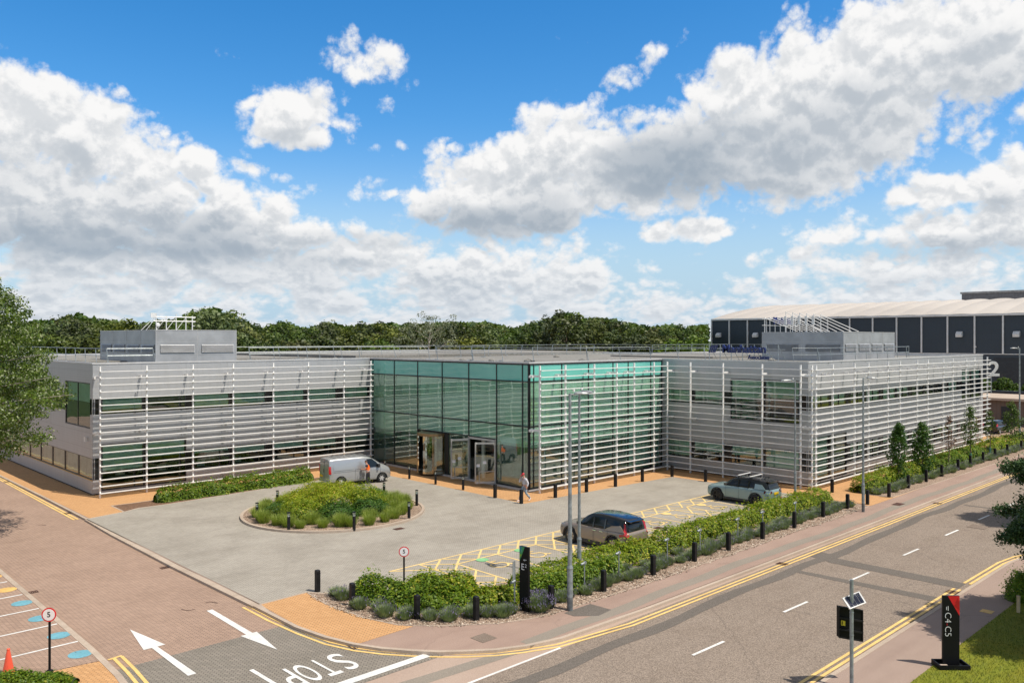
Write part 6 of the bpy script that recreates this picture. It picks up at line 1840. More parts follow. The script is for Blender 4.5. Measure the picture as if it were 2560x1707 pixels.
    # shoes
    for s in 'LR':
        an, to = V['an' + s], V['toe' + s]; heel = an - (to - an) * .25; heel.z = min(an.z - .04, to.z + .05) if an.z < .2 else an.z - .03
        skin('shoe', [(*heel, .045, .04), (*((heel + to) / 2), .05, .045), (*(to + (to - an) * .15), .042, .032), (*(an + Vector((0, 0, .01))), .05, .05)], [(0, 1), (1, 2), (0, 3)], shoe_m, t_, 2)
    return t_
m_jump = mat('grey_jumper', (.56, .54, .56), .9, 0, .10, 14, bump=.3)
m_jean = mat('pale_jeans', (.28, .36, .42), .85, 0, .22, 10, bump=.3)
m_wshoe = mat('white_trainers', (.72, .70, .70), .6)
m_hairb = mat('brown_hair', (.10, .05, .03), .6)
m_capred = mat('red_cap', (.62, .03, .05), .6)
h0 = math.atan2(-.62, -.60)   # facing in world: towards the left of the picture and a little nearer
J = dict(pelvis=(0, 0, .93), waist=(0, .0, 1.10), chest=(0, .03, 1.32), neck=(0, .05, 1.50), skull=(0, .08, 1.60), crown=(0, .085, 1.70), face=(.25, 1, -.35),
         shL=(-.20, .02, 1.41), elL=(-.29, -.07, 1.14), wrL=(-.30, .02, .90), shR=(.19, .04, 1.41), elR=(.24, .22, 1.19), wrR=(.12, .26, 1.44), hdR=(-.25, -.25, .9), thR=(-.5, .2, 0),
         hipL=(-.10, 0, .90), knL=(-.11, -.03, .52), anL=(-.11, -.36, .16), toeL=(-.11, -.24, .05), hipR=(.10, 0, .90), knR=(.10, .20, .50), anR=(.10, .33, .09), toeR=(.10, .50, .045))
p_ = person('walking man in a red cap, grey jumper and jeans holding a hand to his face', W(19.0, 20.67, .005), R(80), J, m_jump, m_jean, m_wshoe, m_hairb, True, m_capred)
J = dict(pelvis=(0, 0, .92), waist=(0, .02, 1.09), chest=(0, .05, 1.31), neck=(0, .10, 1.49), skull=(0, .14, 1.585), crown=(0, .155, 1.68), face=(0, 1, -.45),
         shL=(-.19, .05, 1.40), elL=(-.24, .12, 1.13), wrL=(-.16, .35, 1.13), hdL=(.1, 1, .05), thL=(.3, 0, 1), shR=(.19, .05, 1.40), elR=(.25, .10, 1.12), wrR=(.17, .33, 1.08), hdR=(-.1, 1, .1), thR=(-.3, 0, 1),
         hipL=(-.10, 0, .89), knL=(-.11, .04, .50), anL=(-.12, -.02, .09), toeL=(-.13, .14, .04), hipR=(.10, 0, .89), knR=(.13, -.02, .50), anR=(.16, -.10, .09), toeR=(.19, .06, .04))
m_orv = mat('orange_hi_vis', (.95, .16, .015), .6, 0, .12, 10, bump=.2, emit=0)
m_dtee = mat('dark_tee', (.03, .028, .035), .85); m_dtr = mat('black_trousers', (.018, .018, .022), .85)
person('man in an orange hi-vis vest standing by the silver van door', W(15.05, 9.2, .01), R(36), J, m_dtee, m_dtr, m_wshoe, m_hairb, False, None, m_orv)
# ---------------------------------------------------------------- vegetation
m_bark = mat('bark', (.13, .095, .065), .9, 0, .25, 5, bump=.5, bs=20)
m_barkp = mat('pale_bark', (.34, .31, .26), .9, 0, .2, 5, bump=.4, bs=20)
l_hedge = leaf_mat('laurel_leaf', (.08, .165, .010), (.22, .31, .018), (.36, .36, .03), .92, .34)
l_bright = leaf_mat('dogwood_leaf', (.11, .21, .010), (.40, .45, .026), (.55, .48, .07), .9, .42, big=.5, bigs=1.3)
l_yel = leaf_mat('yellow_green_leaf', (.20, .29, .012), (.47, .48, .03), (.55, .38, .08), .92, .4, big=.25, bigs=.6)
l_dark = leaf_mat('dark_shrub_leaf', (.03, .085, .010), (.075, .165, .015), (.15, .22, .03), .93, .25)
l_tree = [leaf_mat('oak_leaf', (.042, .078, .008), (.125, .17, .02), None, trans=.2, big=.5, bigs=.25, vary=.9), leaf_mat('ash_leaf', (.06, .095, .010), (.16, .195, .025), None, trans=.2, big=.5, bigs=.25, vary=.9),
          leaf_mat('sycamore_leaf', (.058, .10, .010), (.155, .20, .022), None, trans=.2, big=.5, bigs=.25, vary=.9)]
l_silver = leaf_mat('silver_willow_leaf', (.15, .17, .10), (.34, .37, .25), None, trans=.2, big=.3)
l_poplar = leaf_mat('silver_backed_leaf', (.065, .12, .012), (.17, .235, .035), (.42, .46, .27), .84, .3, rough=.4, big=.4, bigs=.5)
l_con = leaf_mat('conifer_needle', (.03, .07, .022), (.085, .145, .045), None, trans=.15, big=.35)
l_young = leaf_mat('young_tree_leaf', (.05, .10, .015), (.12, .19, .03), (.22, .26, .06), .93, .35)
l_grass = leaf_mat('ornamental_grass', (.20, .28, .035), (.40, .46, .10), (.58, .54, .22), .95, .35)
l_lav = leaf_mat('lavender_foliage', (.16, .21, .10), (.31, .37, .19), None, trans=.25)
l_lavf = leaf_mat('lavender_flower', (.13, .11, .21), (.27, .23, .38), None, trans=.2)
l_pink = leaf_mat('pink_blossom', (.70, .42, .36), (.75, .60, .52), None, trans=.3)
core_m = mat('daylight_block_core', (.03, .05, .010), .9, 0, .3, 4)

def spread(path, n, half, h, base=.0, taper=.8):
    """points over and through a hedge of half-elliptic section along a plan path"""
    P = [Vector((a, -b)) for a, b in path]
    L = [(P[i + 1] - P[i]).length for i in range(len(P) - 1)]; T = sum(L)
    pts = np.empty((n, 3)); nor = np.empty((n, 3)); k = 0
    while k < n:
        s = rng.uniform(0, T); i = 0; s0 = s
        while s > L[i]: s -= L[i]; i += 1
        d = (P[i + 1] - P[i]).normalized(); q = P[i] + d * s; nn = Vector((-d.y, d.x))
        th = rng.uniform(-.15, math.pi + .15)
        ef = 1.0
        m_ = min(s0, T - s0)
        if m_ < taper: ef = math.sqrt(max(.05, 1 - (1 - m_ / taper) ** 2))
        bump_ = 1 + .38 * noise.noise(Vector((q.x * .8, q.y * .8, th * .8))) + .24 * noise.noise(Vector((q.x * 2.7, q.y * 2.7, th * 2)))
        r_ = rng.uniform(.72, 1.0) ** .6 * bump_ * ef
        if rng.uniform() < .12: r_ *= rng.uniform(1.0, 1.38)
        c, sn = math.cos(th), math.sin(th)
        pts[k] = (q.x + nn.x * c * half * r_, q.y + nn.y * c * half * r_, base + max(.03, sn) * h * r_)
        nor[k] = (nn.x * c, nn.y * c, sn + .3); k += 1
    return pts, nor
def hedge(label, path, n, half, h, m, s=.11, cat='hedge', name='hedge', base=.02, extra=None):
    a0, b0 = path[0]
    t_ = thing(name, label, cat, W(a0, b0, 0))
    pts, nor = spread(path, n, half, h, base)
    pts -= np.array([a0, -b0, 0])
    leaf_mesh('foliage', pts, s, m, t_, asp=.62, N=nor)
    # opaque core in place of branches, added to stop daylight passing through
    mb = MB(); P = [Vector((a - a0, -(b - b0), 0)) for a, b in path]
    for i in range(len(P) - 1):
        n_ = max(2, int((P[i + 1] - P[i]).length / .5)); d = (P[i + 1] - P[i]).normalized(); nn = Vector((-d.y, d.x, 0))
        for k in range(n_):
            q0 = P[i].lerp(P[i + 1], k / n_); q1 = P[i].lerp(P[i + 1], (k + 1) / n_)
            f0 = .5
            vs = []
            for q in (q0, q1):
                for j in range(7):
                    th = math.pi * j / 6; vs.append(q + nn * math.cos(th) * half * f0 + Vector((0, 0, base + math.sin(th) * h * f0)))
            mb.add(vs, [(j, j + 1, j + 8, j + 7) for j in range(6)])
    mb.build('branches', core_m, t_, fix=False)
    if extra: extra(t_, pts, nor)
    return t_

hedge('low dark green hedge in front of the left louvre screen', [(2.1, 5.0), (7.5, 4.75), (13.4, 4.45)], 14000, .64, .92, l_hedge, .12)
q = W(1.7, 4.9)
hedge('bright green dogwood hedge along the disabled bays and roadside', [(5.2, 33.8), (9, 33.75), (15, 33.75), (22, 33.7), (28, 33.7), (32.4, 33.9)], 34000, .80, .86, l_bright, .115)
hedge('darker laurel hedge between the E2 sign and the lamp posts', [(4.8, 34.6), (7.0, 34.75), (10.6, 34.8)], 9000, .6, .78, l_hedge, .11)
hedge('laurel hedge at the corner of the bed by the near speed sign', [(.75, 29.6), (1.25, 31.2), (2.1, 32.6), (3.1, 33.9)], 11000, .68, .86, l_hedge, .11)
hedge('yellowish shrubs spilling over the corner bed beside the bays', [(1.9, 30.9), (2.7, 32.2), (3.9, 33.4)], 9000, .62, 1.0, l_bright, .11, 'shrubs', 'shrub')
hedge('bright low shrubs filling the bed just left of the E2 sign', [(2.9, 33.6), (3.9, 34.2), (4.9, 34.4)], 7000, .6, .72, l_bright, .11, 'shrubs', 'shrub')
hedge('green hedge in front of the long louvre screen along the street', [(36.7, 34.2), (41, 34.0), (46, 33.9), (50, 33.9)], 14000, .8, 1.0, l_bright, .12)
hedge('farther green hedge under the young street trees', [(50.4, 33.9), (56, 33.9), (62.3, 33.9)], 11000, .75, .95, l_hedge, .13)
hedge('farthest hedge at the end of the street bed', [(62.8, 33.9), (69, 34.0), (75.5, 34.2)], 8000, .8, 1.0, l_bright, .14)
hedge('green groundcover at the foot of the near left speed sign', [at(-20, 1712), at(80, 1709), at(190, 1712)], 7000, .42, .36, l_hedge, .08, 'shrubs', 'shrub')

def bush(label, a, b, r, h, n, m, s=.11, name='shrub', cat='shrub', base=.05, group=None, mt=None):
    t_ = thing(name, label, cat, W(a, b, 0), 0, group)
    k = 0; pts = np.empty((n, 3)); nor = np.empty((n, 3)); off = rng.uniform(0, 50)
    D = rng.normal(size=(n, 3)); D[:, 2] = np.abs(D[:, 2]); D /= np.linalg.norm(D, axis=1)[:, None]
    for k in range(n):
        d = D[k]; bm_ = 1 + .28 * noise.noise(Vector(d) * 1.8 + Vector((off, 0, 0))) + .16 * noise.noise(Vector(d) * 5 + Vector((off, 0, 0)))
        rr_ = rng.uniform(.6, 1) ** .5 * bm_
        if rng.uniform() < .13: rr_ *= rng.uniform(1, 1.3)
        pts[k] = (d[0] * r * rr_, d[1] * r * rr_, base + d[2] * h * rr_); nor[k] = (d[0], d[1], d[2] + .3)
    leaf_mesh('foliage', pts, s, m, t_, asp=.62, N=nor)
    mb = MB(); mb.lathe([(r * .6, base), (r * .55, h * .35), (r * .3, h * .6), (0, h * .62)], 12); mb.build('branches', core_m, t_, smooth=True)  # solid core rather than twigs, added so daylight cannot shine through the bush
    return t_
ic = IC
for i, (dx, dy, r, h, m, lab) in enumerate([
    (-1.7, -1.2, 1.5, 1.05, l_yel, 'yellow green shrub at the back left of the planted island'), (0.1, -2.3, 1.6, 1.15, l_yel, 'yellow green shrub at the very back of the planted island'),
    (1.9, -1.9, 1.5, 1.05, l_yel, 'yellow green shrub at the back right of the planted island'), (-.3, -.3, 1.6, 1.3, l_yel, 'tallest yellow green shrub in the middle of the island'),
    (1.9, .2, 1.4, 1.1, l_bright, 'bright shrub in the right half of the island'), (-2.5, .6, 1.3, .95, l_bright, 'bright shrub in the left half of the island'),
    (-1.0, 1.7, 1.2, .75, l_dark, 'dark green shrub towards the front of the island'), (1.2, 1.9, 1.2, .72, l_dark, 'dark green shrub at the front right of the island'),
    (3.3, -.8, 1.0, .7, l_dark, 'dark green shrub next to the right rim of the island'), (-3.2, -1.0, .9, .7, l_dark, 'dark green shrub next to the left rim of the island')]):
    bush(lab, ic[0] + dx, ic[1] + dy, r, h * 1.15, int(3600 * r * r), m, .09, base=.1)
t_ = bush('small shrub with pink white blossom in the middle of the island', ic[0] - .2, ic[1] + 1.0, .75, .95, 1200, l_dark, .09, base=.1)
pp = rng.normal(size=(160, 3)); pp[:, 2] = np.abs(pp[:, 2]); pp /= np.linalg.norm(pp, axis=1)[:, None]
leaf_mesh('blossom', pp * np.array([.78, .78, .95]) + np.array([0, 0, .12]), .08, l_pink, t_, asp=.9)

def tuft(name, n, r, h, m, w=.012, spreadr=.5, bend=.12):
    """grass tuft mesh"""
    ang = rng.uniform(0, 2 * math.pi, n); rr_ = r * np.sqrt(rng.uniform(0, 1, n)) * .4
    base = np.stack([rr_ * np.cos(ang), rr_ * np.sin(ang), np.zeros(n)], 1)
    a2 = ang + rng.normal(size=n) * .4; R2 = r * rng.uniform(.25, 1.05, n); H = h * rng.uniform(.55, 1.05, n) * (1 - .25 * (R2 / r) ** 2)
    tip = np.stack([R2 * np.cos(a2), R2 * np.sin(a2), H], 1)
    return blades_mesh(name, base, tip, w, m, None, bend)
def proto_tuft(k):
    t_ = thing('fescue_plant', 'x', 'fescue plant'); b_ = tuft('blades', 620, .62, .72, l_grass, .014); b_.parent = t_; return t_
pt = [proto_tuft(k) for k in range(3)]; first = [True] * 3
k = 0
for i in range(30):
    ang = 2 * math.pi * i / 30 + rng.uniform(-.05, .05); rr_ = 4.35 + rng.uniform(-.25, .18)
    if 3.3 < ang < 3.0: continue
    j = i % 3
    o = pt[j] if first[j] else copy_tree(pt[j]); first[j] = False
    o.location = W(ic[0] + rr_ * math.cos(ang), ic[1] + rr_ * math.sin(ang), .09); o.rotation_euler = (0, 0, rng.uniform(0, 6)); s_ = rng.uniform(.85, 1.2); o.scale = (s_, s_, s_ * rng.uniform(.85, 1.1))
    o['label'] = 'fine bladed green fescue in the ring planted round the island rim'; o['group'] = 'fescue plants round the island'
for i in range(14):
    ang = 2 * math.pi * (i + .5) / 14 ; rr_ = 3.55 + rng.uniform(-.2, .2)
    o = copy_tree(pt[i % 3]); o.location = W(ic[0] + rr_ * math.cos(ang), ic[1] + rr_ * math.sin(ang), .09); s_ = rng.uniform(.9, 1.25); o.scale = (s_, s_, s_)
    o['label'] = 'fine bladed green fescue in the ring planted round the island rim'; o['group'] = 'fescue plants round the island'
# lavender
def proto_lav():
    t_ = thing('lavender', 'x', 'lavender')
    n = 520; a = rng.uniform(0, 2 * math.pi, n); r_ = .42 * np.sqrt(rng.uniform(0, 1, n))
    base = np.stack([r_ * .5 * np.cos(a), r_ * .5 * np.sin(a), np.zeros(n)], 1)
    hh = (.46 - .45 * (r_ / .42) ** 2 * .45) * rng.uniform(.7, 1.05, n)
    tip = np.stack([r_ * 1.15 * np.cos(a), r_ * 1.15 * np.sin(a), hh], 1)
    b_ = blades_mesh('stems', base, tip, .022, l_lav, None, .05); b_.parent = t_
    k = 60; T = tip[:k]; f_ = leaf_mesh('blossom', T + np.array([0, 0, .01]), .075, l_lavf, t_, asp=.28, N=rng.normal(size=(k, 3)) * .3 + np.array([1, 0, 0]), hang=2.5)
    return t_
pl = [proto_lav() for _ in range(3)]; fl = [True] * 3
def put_lav(a, b, s_, label, group, j):
    o = pl[j] if fl[j] else copy_tree(pl[j]); fl[j] = False
    o.location = W(a, b, .01); o.rotation_euler = (0, 0, rng.uniform(0, 6)); o.scale = (s_, s_, s_ * rng.uniform(.85, 1.15)); o['label'] = label; o['group'] = group
for i, (a, b) in enumerate([(.25, 28.9), (.15, 29.5), (.75, 30.0) , (.0, 30.9), (.45, 31.7), (.2, 32.3), (.8, 32.9), (.55, 33.0), (1.15, 33.7), (1.6, 34.25), (1.9, 34.0), (2.9, 34.9), (3.3, 35.3), (3.75, 35.2), (2.5, 34.5)]):
    put_lav(a, b, rng.uniform(.85, 1.15), 'grey green lavender clump in the rounded corner bed left of the E2 sign', 'lavender in the corner bed', i % 3)
a = 4.85; i = 0
while a < 32.3:
    if not (13.0 < a < 13.3): put_lav(a, 35.55 + rng.uniform(-.16, .16), rng.uniform(.8, 1.1), 'grey green lavender clump in the long row between hedge and roadside footway', 'lavender along the roadside bed', i % 3)
    if i % 2: put_lav(a + .2, 35.0 + rng.uniform(-.12, .12), rng.uniform(.75, 1.0), 'grey green lavender clump in the long row between hedge and roadside footway', 'lavender along the roadside bed', (i + 1) % 3)
    a += rng.uniform(.55, .78); i += 1
a = 37.2
while a < 74.5:
    put_lav(a, 35.35 + rng.uniform(-.2, .2), rng.uniform(.9, 1.25), 'dark lavender clump in the farther street bed under the young trees', 'lavender in the farther bed', i % 3)
    a += rng.uniform(.65, .9); i += 1
o = pl[0].copy(); COL.objects.link(o)
for ch in pl[0].children: c_ = ch.copy(); COL.objects.link(c_); c_.parent = o; c_.scale = (1, 1, 1)
o.location = W(4.75, 35.75, .01); o.scale = (1.5, 1.5, 1.5); o['label'] = 'largest lavender bush with violet flower spikes at the foot of the E2 sign'
for ch in o.children:
    if ch.name.startswith('blossom'):
        n = 420; aa = rng.uniform(0, 2 * math.pi, n); r_ = .46 * np.sqrt(rng.uniform(0, 1, n))
        T = np.stack([r_ * np.cos(aa), r_ * np.sin(aa), .50 - .25 * (r_ / .46) ** 2 + rng.uniform(-.06, .03, n)], 1)
        tmp = leaf_mesh('tmp', T, .075, l_lavf, None, asp=.32, N=rng.normal(size=(n, 3)) * .3 + np.array([1, 0, 0]), hang=2.5); ch.data = tmp.data; bpy.data.objects.remove(tmp)

# ---- trees
def limb_tree(mb, base, top, r0, nl, spread_, seed, low=.3, r_end=.02, up=.55, sub=True):
    rr_ = random.Random(seed); base = Vector(base); top = Vector(top); tips = []
    prev = base; P = [base]
    for i in range(1, 7):
        f = i / 6; P.append(base.lerp(top, f) + Vector((rr_.uniform(-1, 1), rr_.uniform(-1, 1), 0)) * spread_ * .05)
    for i in range(6): mb.cyl(P[i], P[i + 1], r0 * (1 - i / 6) + r_end, r0 * (1 - (i + 1) / 6) + r_end, n=8, cap=False)
    for k in range(nl):
        f = low + (1 - low) * (k + .5) / nl; i = min(5, int(f * 6)); q = P[i].lerp(P[i + 1], f * 6 - i)
        a = k * 2.4 + rr_.uniform(-.4, .4); L = spread_ * (1.05 - .55 * f) * rr_.uniform(.8, 1.1)
        e = q + Vector((math.cos(a) * L, math.sin(a) * L, L * up * rr_.uniform(.6, 1.2)))
        m_ = q.lerp(e, .5) + Vector((0, 0, L * .06)); rb_ = r0 * (1 - f) * .5 + r_end
        mb.cyl(q, m_, rb_, rb_ * .6, n=6, cap=False); mb.cyl(m_, e, rb_ * .6, r_end * .5, n=5, cap=False); tips += [m_, e]
        if sub:
            for s_ in (-1, 1):
                e2 = m_ + Vector((math.cos(a + s_ * .8), math.sin(a + s_ * .8), up * .9)) * L * .5; mb.cyl(m_, e2, rb_ * .4, r_end * .4, n=5, cap=False); tips.append(e2)
    return tips
def crown_pts(rx, rz, zc, ncl, per, rcl, seed, low=-.75, top_narrow=.0):
    r_ = np.random.default_rng(seed); C = []
    while len(C) < ncl:
        d = r_.normal(size=3); d /= np.linalg.norm(d)
        if d[2] < low: continue
        f = r_.uniform(.35, 1) ** .55
        w_ = 1 + .22 * noise.noise(Vector(d * 1.6) + Vector((seed, 0, 0)))
        z = d[2] * f * rz * w_; k = 1 - top_narrow * max(0, z / rz)
        C.append((d[0] * rx * f * w_ * k, d[1] * rx * f * w_ * k, zc + z))
    C = np.array(C); P = np.repeat(C, per, axis=0); off = r_.normal(size=P.shape); off /= np.linalg.norm(off, axis=1)[:, None]
    sc_ = np.repeat(r_.uniform(.6, 1.3, ncl), per) * rcl
    rad = r_.uniform(.5, 1, len(P)) ** .5
    P = P + off * (sc_ * rad)[:, None] * np.array([1, 1, .75])
    return P, off + np.array([0, 0, .25])
def proto_tree(kind, m, H=12.0, rx=4.6, low=.18, seed=1, ncl=110, per=46, s=.42, rcl=1.15, bark=m_bark, tn=0.25):
    t_ = thing('woodland_tree', 'x', 'tree')
    mb = MB(); limb_tree(mb, (0, 0, -.2), (0, 0, H * .85), H * .022, 10, rx * .8, seed); mb.build('trunk', bark, t_)
    rz = H * (1 - low) / 2
    P, N = crown_pts(rx, rz, H * low + rz, ncl, per, rcl, seed, top_narrow=tn); leaf_mesh('crown', P, s, m, t_, asp=.7, N=N)
    return t_
protos = [proto_tree('oak', l_tree[0], 12, 4.8, .12, 11), proto_tree('ash', l_tree[1], 12, 4.2, .12, 12, 120, 40), proto_tree('syc', l_tree[2], 12, 5.2, .10, 13, 100, 50),
          proto_tree('thin', l_tree[1], 12, 3.2, .15, 14, 60, 40, rcl=.9, tn=.5), proto_tree('oak', l_tree[0], 12, 4.4, .1, 15, 130, 42, rcl=1.0)]
pu = [False] * 5
labs = ['dark green round headed tree in the woodland behind the office roof', 'lighter green tree in the woodland behind the office roof', 'broad mid green tree in the woodland behind the office roof',
        'slim upright tree poking out of the woodland behind the roof', 'dense dark bushy tree in the woodland behind the office roof']
prof = [(-60, 800), (40, 800), (90, 797), (150, 790), (185, 776), (240, 792), (300, 795), (350, 806), (400, 795), (450, 790), (490, 775), (530, 759), (575, 783), (620, 803), (660, 815), (700, 800), (760, 812), (820, 799), (870, 808), (940, 800), (1000, 803), (1080, 802), (1150, 799), (1220, 800), (1290, 815), (1345, 797), (1415, 774), (1460, 792), (1495, 786), (1560, 800), (1620, 811), (1680, 804), (1720, 812), (1765, 804), (1800, 812)]
def topv(u):
    for i in range(len(prof) - 1):
        if prof[i][0] <= u <= prof[i + 1][0]:
            f = (u - prof[i][0]) / (prof[i + 1][0] - prof[i][0]); return prof[i][1] * (1 - f) + prof[i + 1][1] * f
    return 810
def plant(u, Y, v, k, label=None, wide=1.0, minh=6):
    a, b = dist(u, Y); h = max(minh, CAMH - (v - HOR) / FOC * Y)
    o = protos[k] if not pu[k] else copy_tree(protos[k]); pu[k] = True
    s_ = h / 12.4; o.location = W(a, b, -.3); o.scale = (s_ * wide, s_ * wide, s_); o.rotation_euler = (0, 0, rng.uniform(0, 6.28))
    if label: o['label'] = label
    else: o['label'] = labs[k]; o['group'] = 'woodland trees behind the roof, kind: ' + labs[k].split(' tree')[0]
    return o
r2_ = random.Random(9)
def yb(u): return float(np.interp(u, [0, 500, 900, 1075, 1250, 1400, 1700], [105, 106, 120, 130, 124, 119, 112]))
u = -70
while u < 1735:
    plant(u, yb(u) + r2_.uniform(18, 29), topv(u) + r2_.uniform(-1, 7), r2_.choice([0, 1, 2, 4, 0, 2]), wide=r2_.uniform(.95, 1.2)); u += r2_.uniform(42, 62)
u = -40
while u < 1725:
    plant(u, yb(u) + r2_.uniform(42, 54), topv(u) + r2_.uniform(0, 8), r2_.choice([0, 2, 4, 1]), wide=1.25); u += r2_.uniform(55, 75)
u = -60
while u < 1715:
    if abs(u - 1075) > 75 and abs(u - 1385) > 50: plant(u, yb(u) + r2_.uniform(5, 11), max(topv(u) + 22, 822) + r2_.uniform(-4, 14), r2_.choice([1, 2, 0, 4]), wide=1.35, minh=5)
    u += r2_.uniform(48, 75)
plant(530, 116, 758, 1, 'tall airy tree standing above the woodland right of the left plant room', 1.0)
plant(186, 126, 776, 3, 'slender tree top standing above the woodland at the far left')
plant(1495, 126, 785, 3, 'thin pointed tree top above the woodland left of the warehouse')
plant(1415, 124, 773, 0, 'tallest round tree above the woodland left of the warehouse')
# thick wood behind, read as one mass
P = []
for i in range(16000):
    uu = rng.uniform(-300, 1770); Y = yb(uu) + rng.uniform(64, 92); a, b = dist(uu, Y); hmax = CAMH - ((topv(min(max(uu, -60), 1800)) + 8) - HOR) / FOC * Y
    if uu > 1800: hmax = 12
    P.append((a, -b, rng.uniform(0, 1) ** .6 * hmax))
o = leaf_mesh('distant_wood', np.array(P), 1.7, l_tree[0], None, asp=.8); tag(o, 'far wood closing the view behind the nearer trees', 'wood', kind='stuff')
# silver willows
def special(u, Y, v, m, label, H=11, rx=4.2, s=.26, bark=m_barkp, seed=30, wide=1.0, ncl=100, per=60, low=.2):
    a, b = dist(u, Y); h = CAMH - (v - HOR) / FOC * Y
    t_ = thing('willow_tree', label, 'tree', W(a, b, 0))
    mb = MB(); limb_tree(mb, (0, 0, -.2), (0, 0, h * .82), h * .022, 12, rx * .85, seed, low=.25, up=.75); mb.build('trunk', bark, t_)
    rz = h * (1 - low) / 2 ; P, N = crown_pts(rx, rz, h * low + rz, ncl, per, .75, seed); leaf_mesh('crown', P, s, m, t_, asp=.5, N=N); return t_
special(1075, 131, 777, l_silver, 'grey leaved willow with pale branches rising behind the glass entrance roof', rx=5.4, ncl=80, per=60, seed=31, low=.3)
special(1385, 127, 812, l_silver, 'smaller silvery willow behind the roof left of the blue roof sign', rx=3.2, ncl=60, per=60, seed=32, low=.1)

# near silver-leaved tree at the left edge
def near_tree():
    a, b = dist(-150, 41.5)
    t_ = thing('poplar_tree', 'large silver leaved tree overhanging the road at the left edge', 'tree', W(a, b, 0))
    mb = MB(); tips = limb_tree(mb, (0, 0, -.1), (.3, .2, 11.5), .2, 22, 4.6, 5, low=.25, up=.35)
    # limbs that reach over the road towards the building
    vx = Vector((AX[0], -BX[0], 0))
    for z0, reach_, z1 in ((6.2, 5.9, 8.3), (5.2, 5.6, 6.6), (4.8, 4.9, 4.9), (7.5, 5.0, 9.4), (9, 3.8, 11.4), (5.6, 6.3, 7.4)):
        e = vx * reach_ + Vector((random.uniform(-.6, .6), random.uniform(-1, 1), z1)); mb.cyl((0, 0, z0), tuple(Vector((0, 0, z0)).lerp(e, .5) + Vector((0, 0, .5))), .07, .045, n=6, cap=False); mb.cyl(tuple(Vector((0, 0, z0)).lerp(e, .5) + Vector((0, 0, .5))), e, .045, .012, n=5, cap=False)
        tips += [e, e * .8 + Vector((0, 0, z0 * .2)), e * .6 + Vector((0, 0, z0 * .4 + .3))]
    mb.build('trunk', m_barkp, t_)
    # crown: clusters fill an uneven outline (photo survey: reach from trunk by height)
    hz_ = [(3.9, 2.5), (4.4, 4.2), (5.2, 4.9), (5.9, 4.3), (6.6, 5.4), (7.1, 6.3), (7.7, 6.1), (8.3, 5.2), (9.2, 4.9), (9.8, 4.4), (10.4, 4.6), (11.2, 3.9), (12.0, 3.7), (12.6, 3.2), (13.2, 2.3)]
    P = []; Nn = []
    r_ = np.random.default_rng(3)
    for i in range(720):
        z = r_.uniform(3.9, 13.1)
        R_ = np.interp(z, [h for h, _ in hz_], [w for _, w in hz_])
        an = r_.uniform(0, 2 * math.pi); f = r_.uniform(.3, 1) ** .6
        c = np.array([math.cos(an) * R_ * f, math.sin(an) * R_ * f, z]); rc = r_.uniform(.32, .7)
        n_ = 120; o_ = r_.normal(size=(n_, 3)); o_ /= np.linalg.norm(o_, axis=1)[:, None]
        P.append(c + o_ * (rc * r_.uniform(.3, 1, n_) ** .6)[:, None] * np.array([1.15, 1.15, .7])); Nn.append(o_)
    P = np.concatenate(P); Nn = np.concatenate(Nn)
    leaf_mesh('crown', P, .125, l_poplar, t_, asp=.7, N=Nn)
near_tree()
# dark conifer at the right edge
def conifer(label, a, b, H, R0, z0, seed, dens=1.0):
    t_ = thing('conifer_tree', label, 'tree', W(a, b, 0))
    mb = MB(); mb.cyl((0, 0, 0), (0, 0, H), .22, .03, n=10, cap=False); r_ = np.random.default_rng(seed); P = []; Nn = []
    z = z0
    while z < H - .3:
        f = (z - z0) / (H - z0); nb = 7 if f < .7 else 5
        for k in range(nb):
            an = r_.uniform(0, 6.28); L = R0 * (1 - f) ** .65 * r_.uniform(.65, 1.15) + .25
            e = np.array([math.cos(an) * L, math.sin(an) * L, z - .05 * L + r_.uniform(-.25, .35)])
            mb.cyl((0, 0, z + .25), tuple(e), .035, .008, n=5, cap=False)
            for q in range(int(11 * L)):
                t1 = r_.uniform(.22, 1.04); c = np.array([0, 0, z + .25]) * (1 - t1) + e * t1; w_ = .16 + .30 * (1 - t1) * L * .5
                n_ = int(75 * dens); o_ = r_.normal(size=(n_, 3)) * np.array([w_, w_, .10]); o_[:, 2] -= np.abs(r_.normal(size=n_)) * .10
                P.append(c + o_); Nn.append(r_.normal(size=(n_, 3)) * .6 + np.array([0, 0, .6]))
        z += .36
    mb.build('trunk', m_bark, t_); P = np.concatenate(P); Nn = np.concatenate(Nn)
    leaf_mesh('crown', P, .125, l_con, t_, asp=.45, N=Nn, hang=.4)
ca, cb = dist(2835, 27.5)
conifer('dark green conifer hanging into the picture at the right edge', ca, cb, 9.6, 4.15, 2.75, 4)
# another one further back whose crown shows at the right edge
a, b = dist(2700, 45)
conifer('second conifer farther back at the right edge above the street', a, b, 8.6, 3.2, 2.2, 6, .8)
# clipped bush on the lawn corner
q = at(2566, 1500); bush('round clipped bush at the right edge by the lawn', q[0], q[1], .72, 1.25, 9000, l_hedge, .07, 'bush', 'bush', .0)
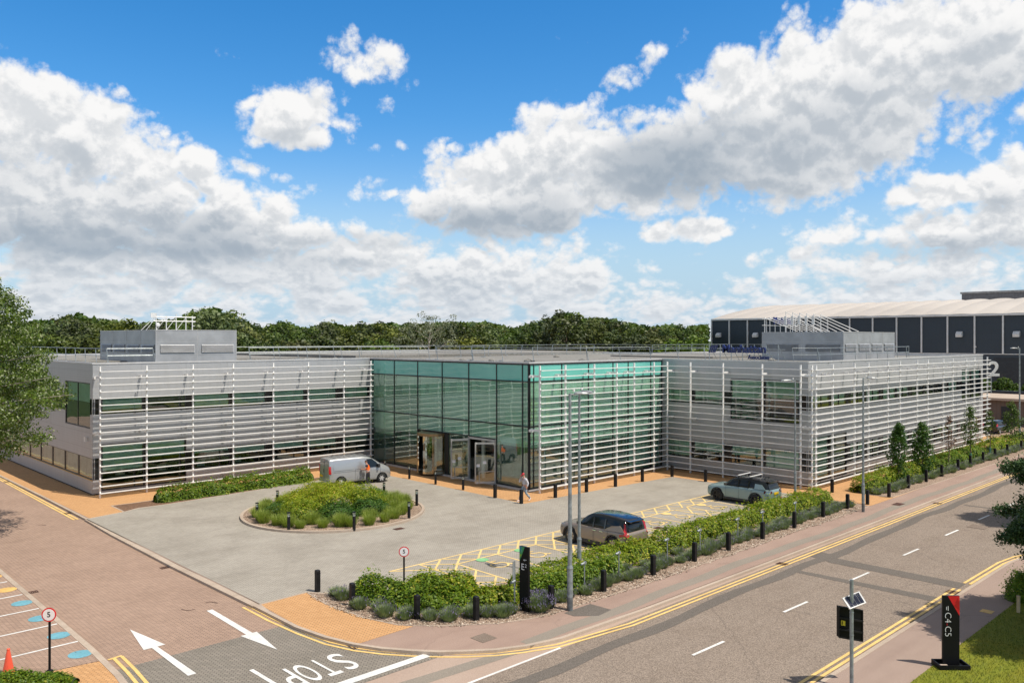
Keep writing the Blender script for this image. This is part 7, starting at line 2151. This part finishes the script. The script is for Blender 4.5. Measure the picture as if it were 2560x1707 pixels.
# street trees
def young(label, a, b, h, cr, z0, n, m=l_young, name='young_tree', guard=False, s=.13, stake=True):
    t_ = thing(name, label, 'tree', W(a, b, 0), 0)
    mb = MB(); limb_tree(mb, (0, 0, 0), (.05, 0, h * .93), .045, 9, cr * .8, int(a * 7), low=max(.12, z0 / h), r_end=.008, up=.9); mb.build('trunk', m_bark, t_)
    r_ = np.random.default_rng(int(a * 3)); k = n // 26; P = []; N = []
    for i in range(k):
        f = r_.uniform(0, 1); z = z0 + (h - z0) * f; R_ = cr * (1 - f) ** .5 * (.35 + .65 * min(1, f * 5)); an = r_.uniform(0, 6.28); rr_ = R_ * r_.uniform(.15, 1) ** .6
        o_ = r_.normal(size=(26, 3)); o_ /= np.linalg.norm(o_, axis=1)[:, None]; P.append(np.array([math.cos(an) * rr_, math.sin(an) * rr_, z]) + o_ * r_.uniform(.1, .3)); N.append(o_)
    leaf_mesh('crown', np.concatenate(P), s, m, t_, asp=.65, N=np.concatenate(N))
    if guard: MB().lathe([(.09, 0), (.10, .65), (.08, .66)], 10).build('tree_guard', mat('green_guard', (.08, .22, .14), .6), t_)
young('bushy young tree nearest the lamp post in the farther bed', 42.6, 34.5, 4.1, .85, .3, 4200, l_dark)
young('second bushy young tree in the farther bed', 47.1, 34.5, 3.9, 1.0, .3, 4800, l_dark)
young('thin young tree with few reddish leaves in front of the long screen', 52.5, 34.6, 4.0, .7, 1.6, 420, mat('reddish_leaf', (.16, .09, .05), .7))
young('slender young tree with an airy green crown near the far end of the screen', 57.7, 34.6, 4.6, .75, 1.4, 1500, l_young, guard=True)
young('thin young tree at the far corner of the office building', 62.9, 34.6, 3.9, .7, 1.2, 700, l_young, guard=True)
young('young tree near the far end of the bed beside the conifer', 70.2, 34.4, 4.4, 1.0, .8, 2200, l_young)
for i, (u, Y, v, c_) in enumerate([(2385 + 75, 128, 955, 3.0), (2370 + 140, 126, 952, 3.4), (2590, 118, 950, 3)]):
    a, b = dist(u, Y); h = CAMH - (v - HOR) / FOC * Y
    young(['left of the two round young trees before the warehouse', 'right of the two round young trees before the warehouse', 'third young tree before the warehouse beyond the lamp post'][i], a, b, h + .3, c_ * .95, .6, 6500, l_young, s=.30)
# lawn blades close to the camera
n = 60000; A = rng.uniform(5.5, 27, n); B_ = rng.uniform(47.95, 57, n)
base = np.stack([A, -B_, np.full(n, .03)], 1); tip = base + np.stack([rng.normal(size=n) * .03, rng.normal(size=n) * .03, rng.uniform(.04, .085, n)], 1)
l_lawn = leaf_mat('lawn_blade', (.085, .12, .008), (.17, .19, .015), (.28, .25, .06), .9, .3, big=.3, bigs=1.0)
o = blades_mesh('grass', base, tip, .016, l_lawn, None, .0, 1); tag(o, 'short sunlit lawn grass beside the right footway', 'grass', kind='stuff')
# stones on the nearer bed
n = 5000; path = [(-.2, 28.2), (-.35, 30), (-.1, 32), (.4, 33.4), (1.4, 34.5), (2.9, 35.5), (4.5, 36.05), (10, 36.3), (20, 36.2), (32, 36.2)]
pts, nor = spread(path, n, .35, .03, .015, .1); o = leaf_mesh('stone_mulch', pts, .07, leaf_mat('stone_chip', (.30, .21, .15), (.62, .52, .42), None, trans=0), None, asp=.8, up=2); tag(o, 'pale stone and bark chips along the roadside edge of the bed', 'stone chips', kind='stuff')
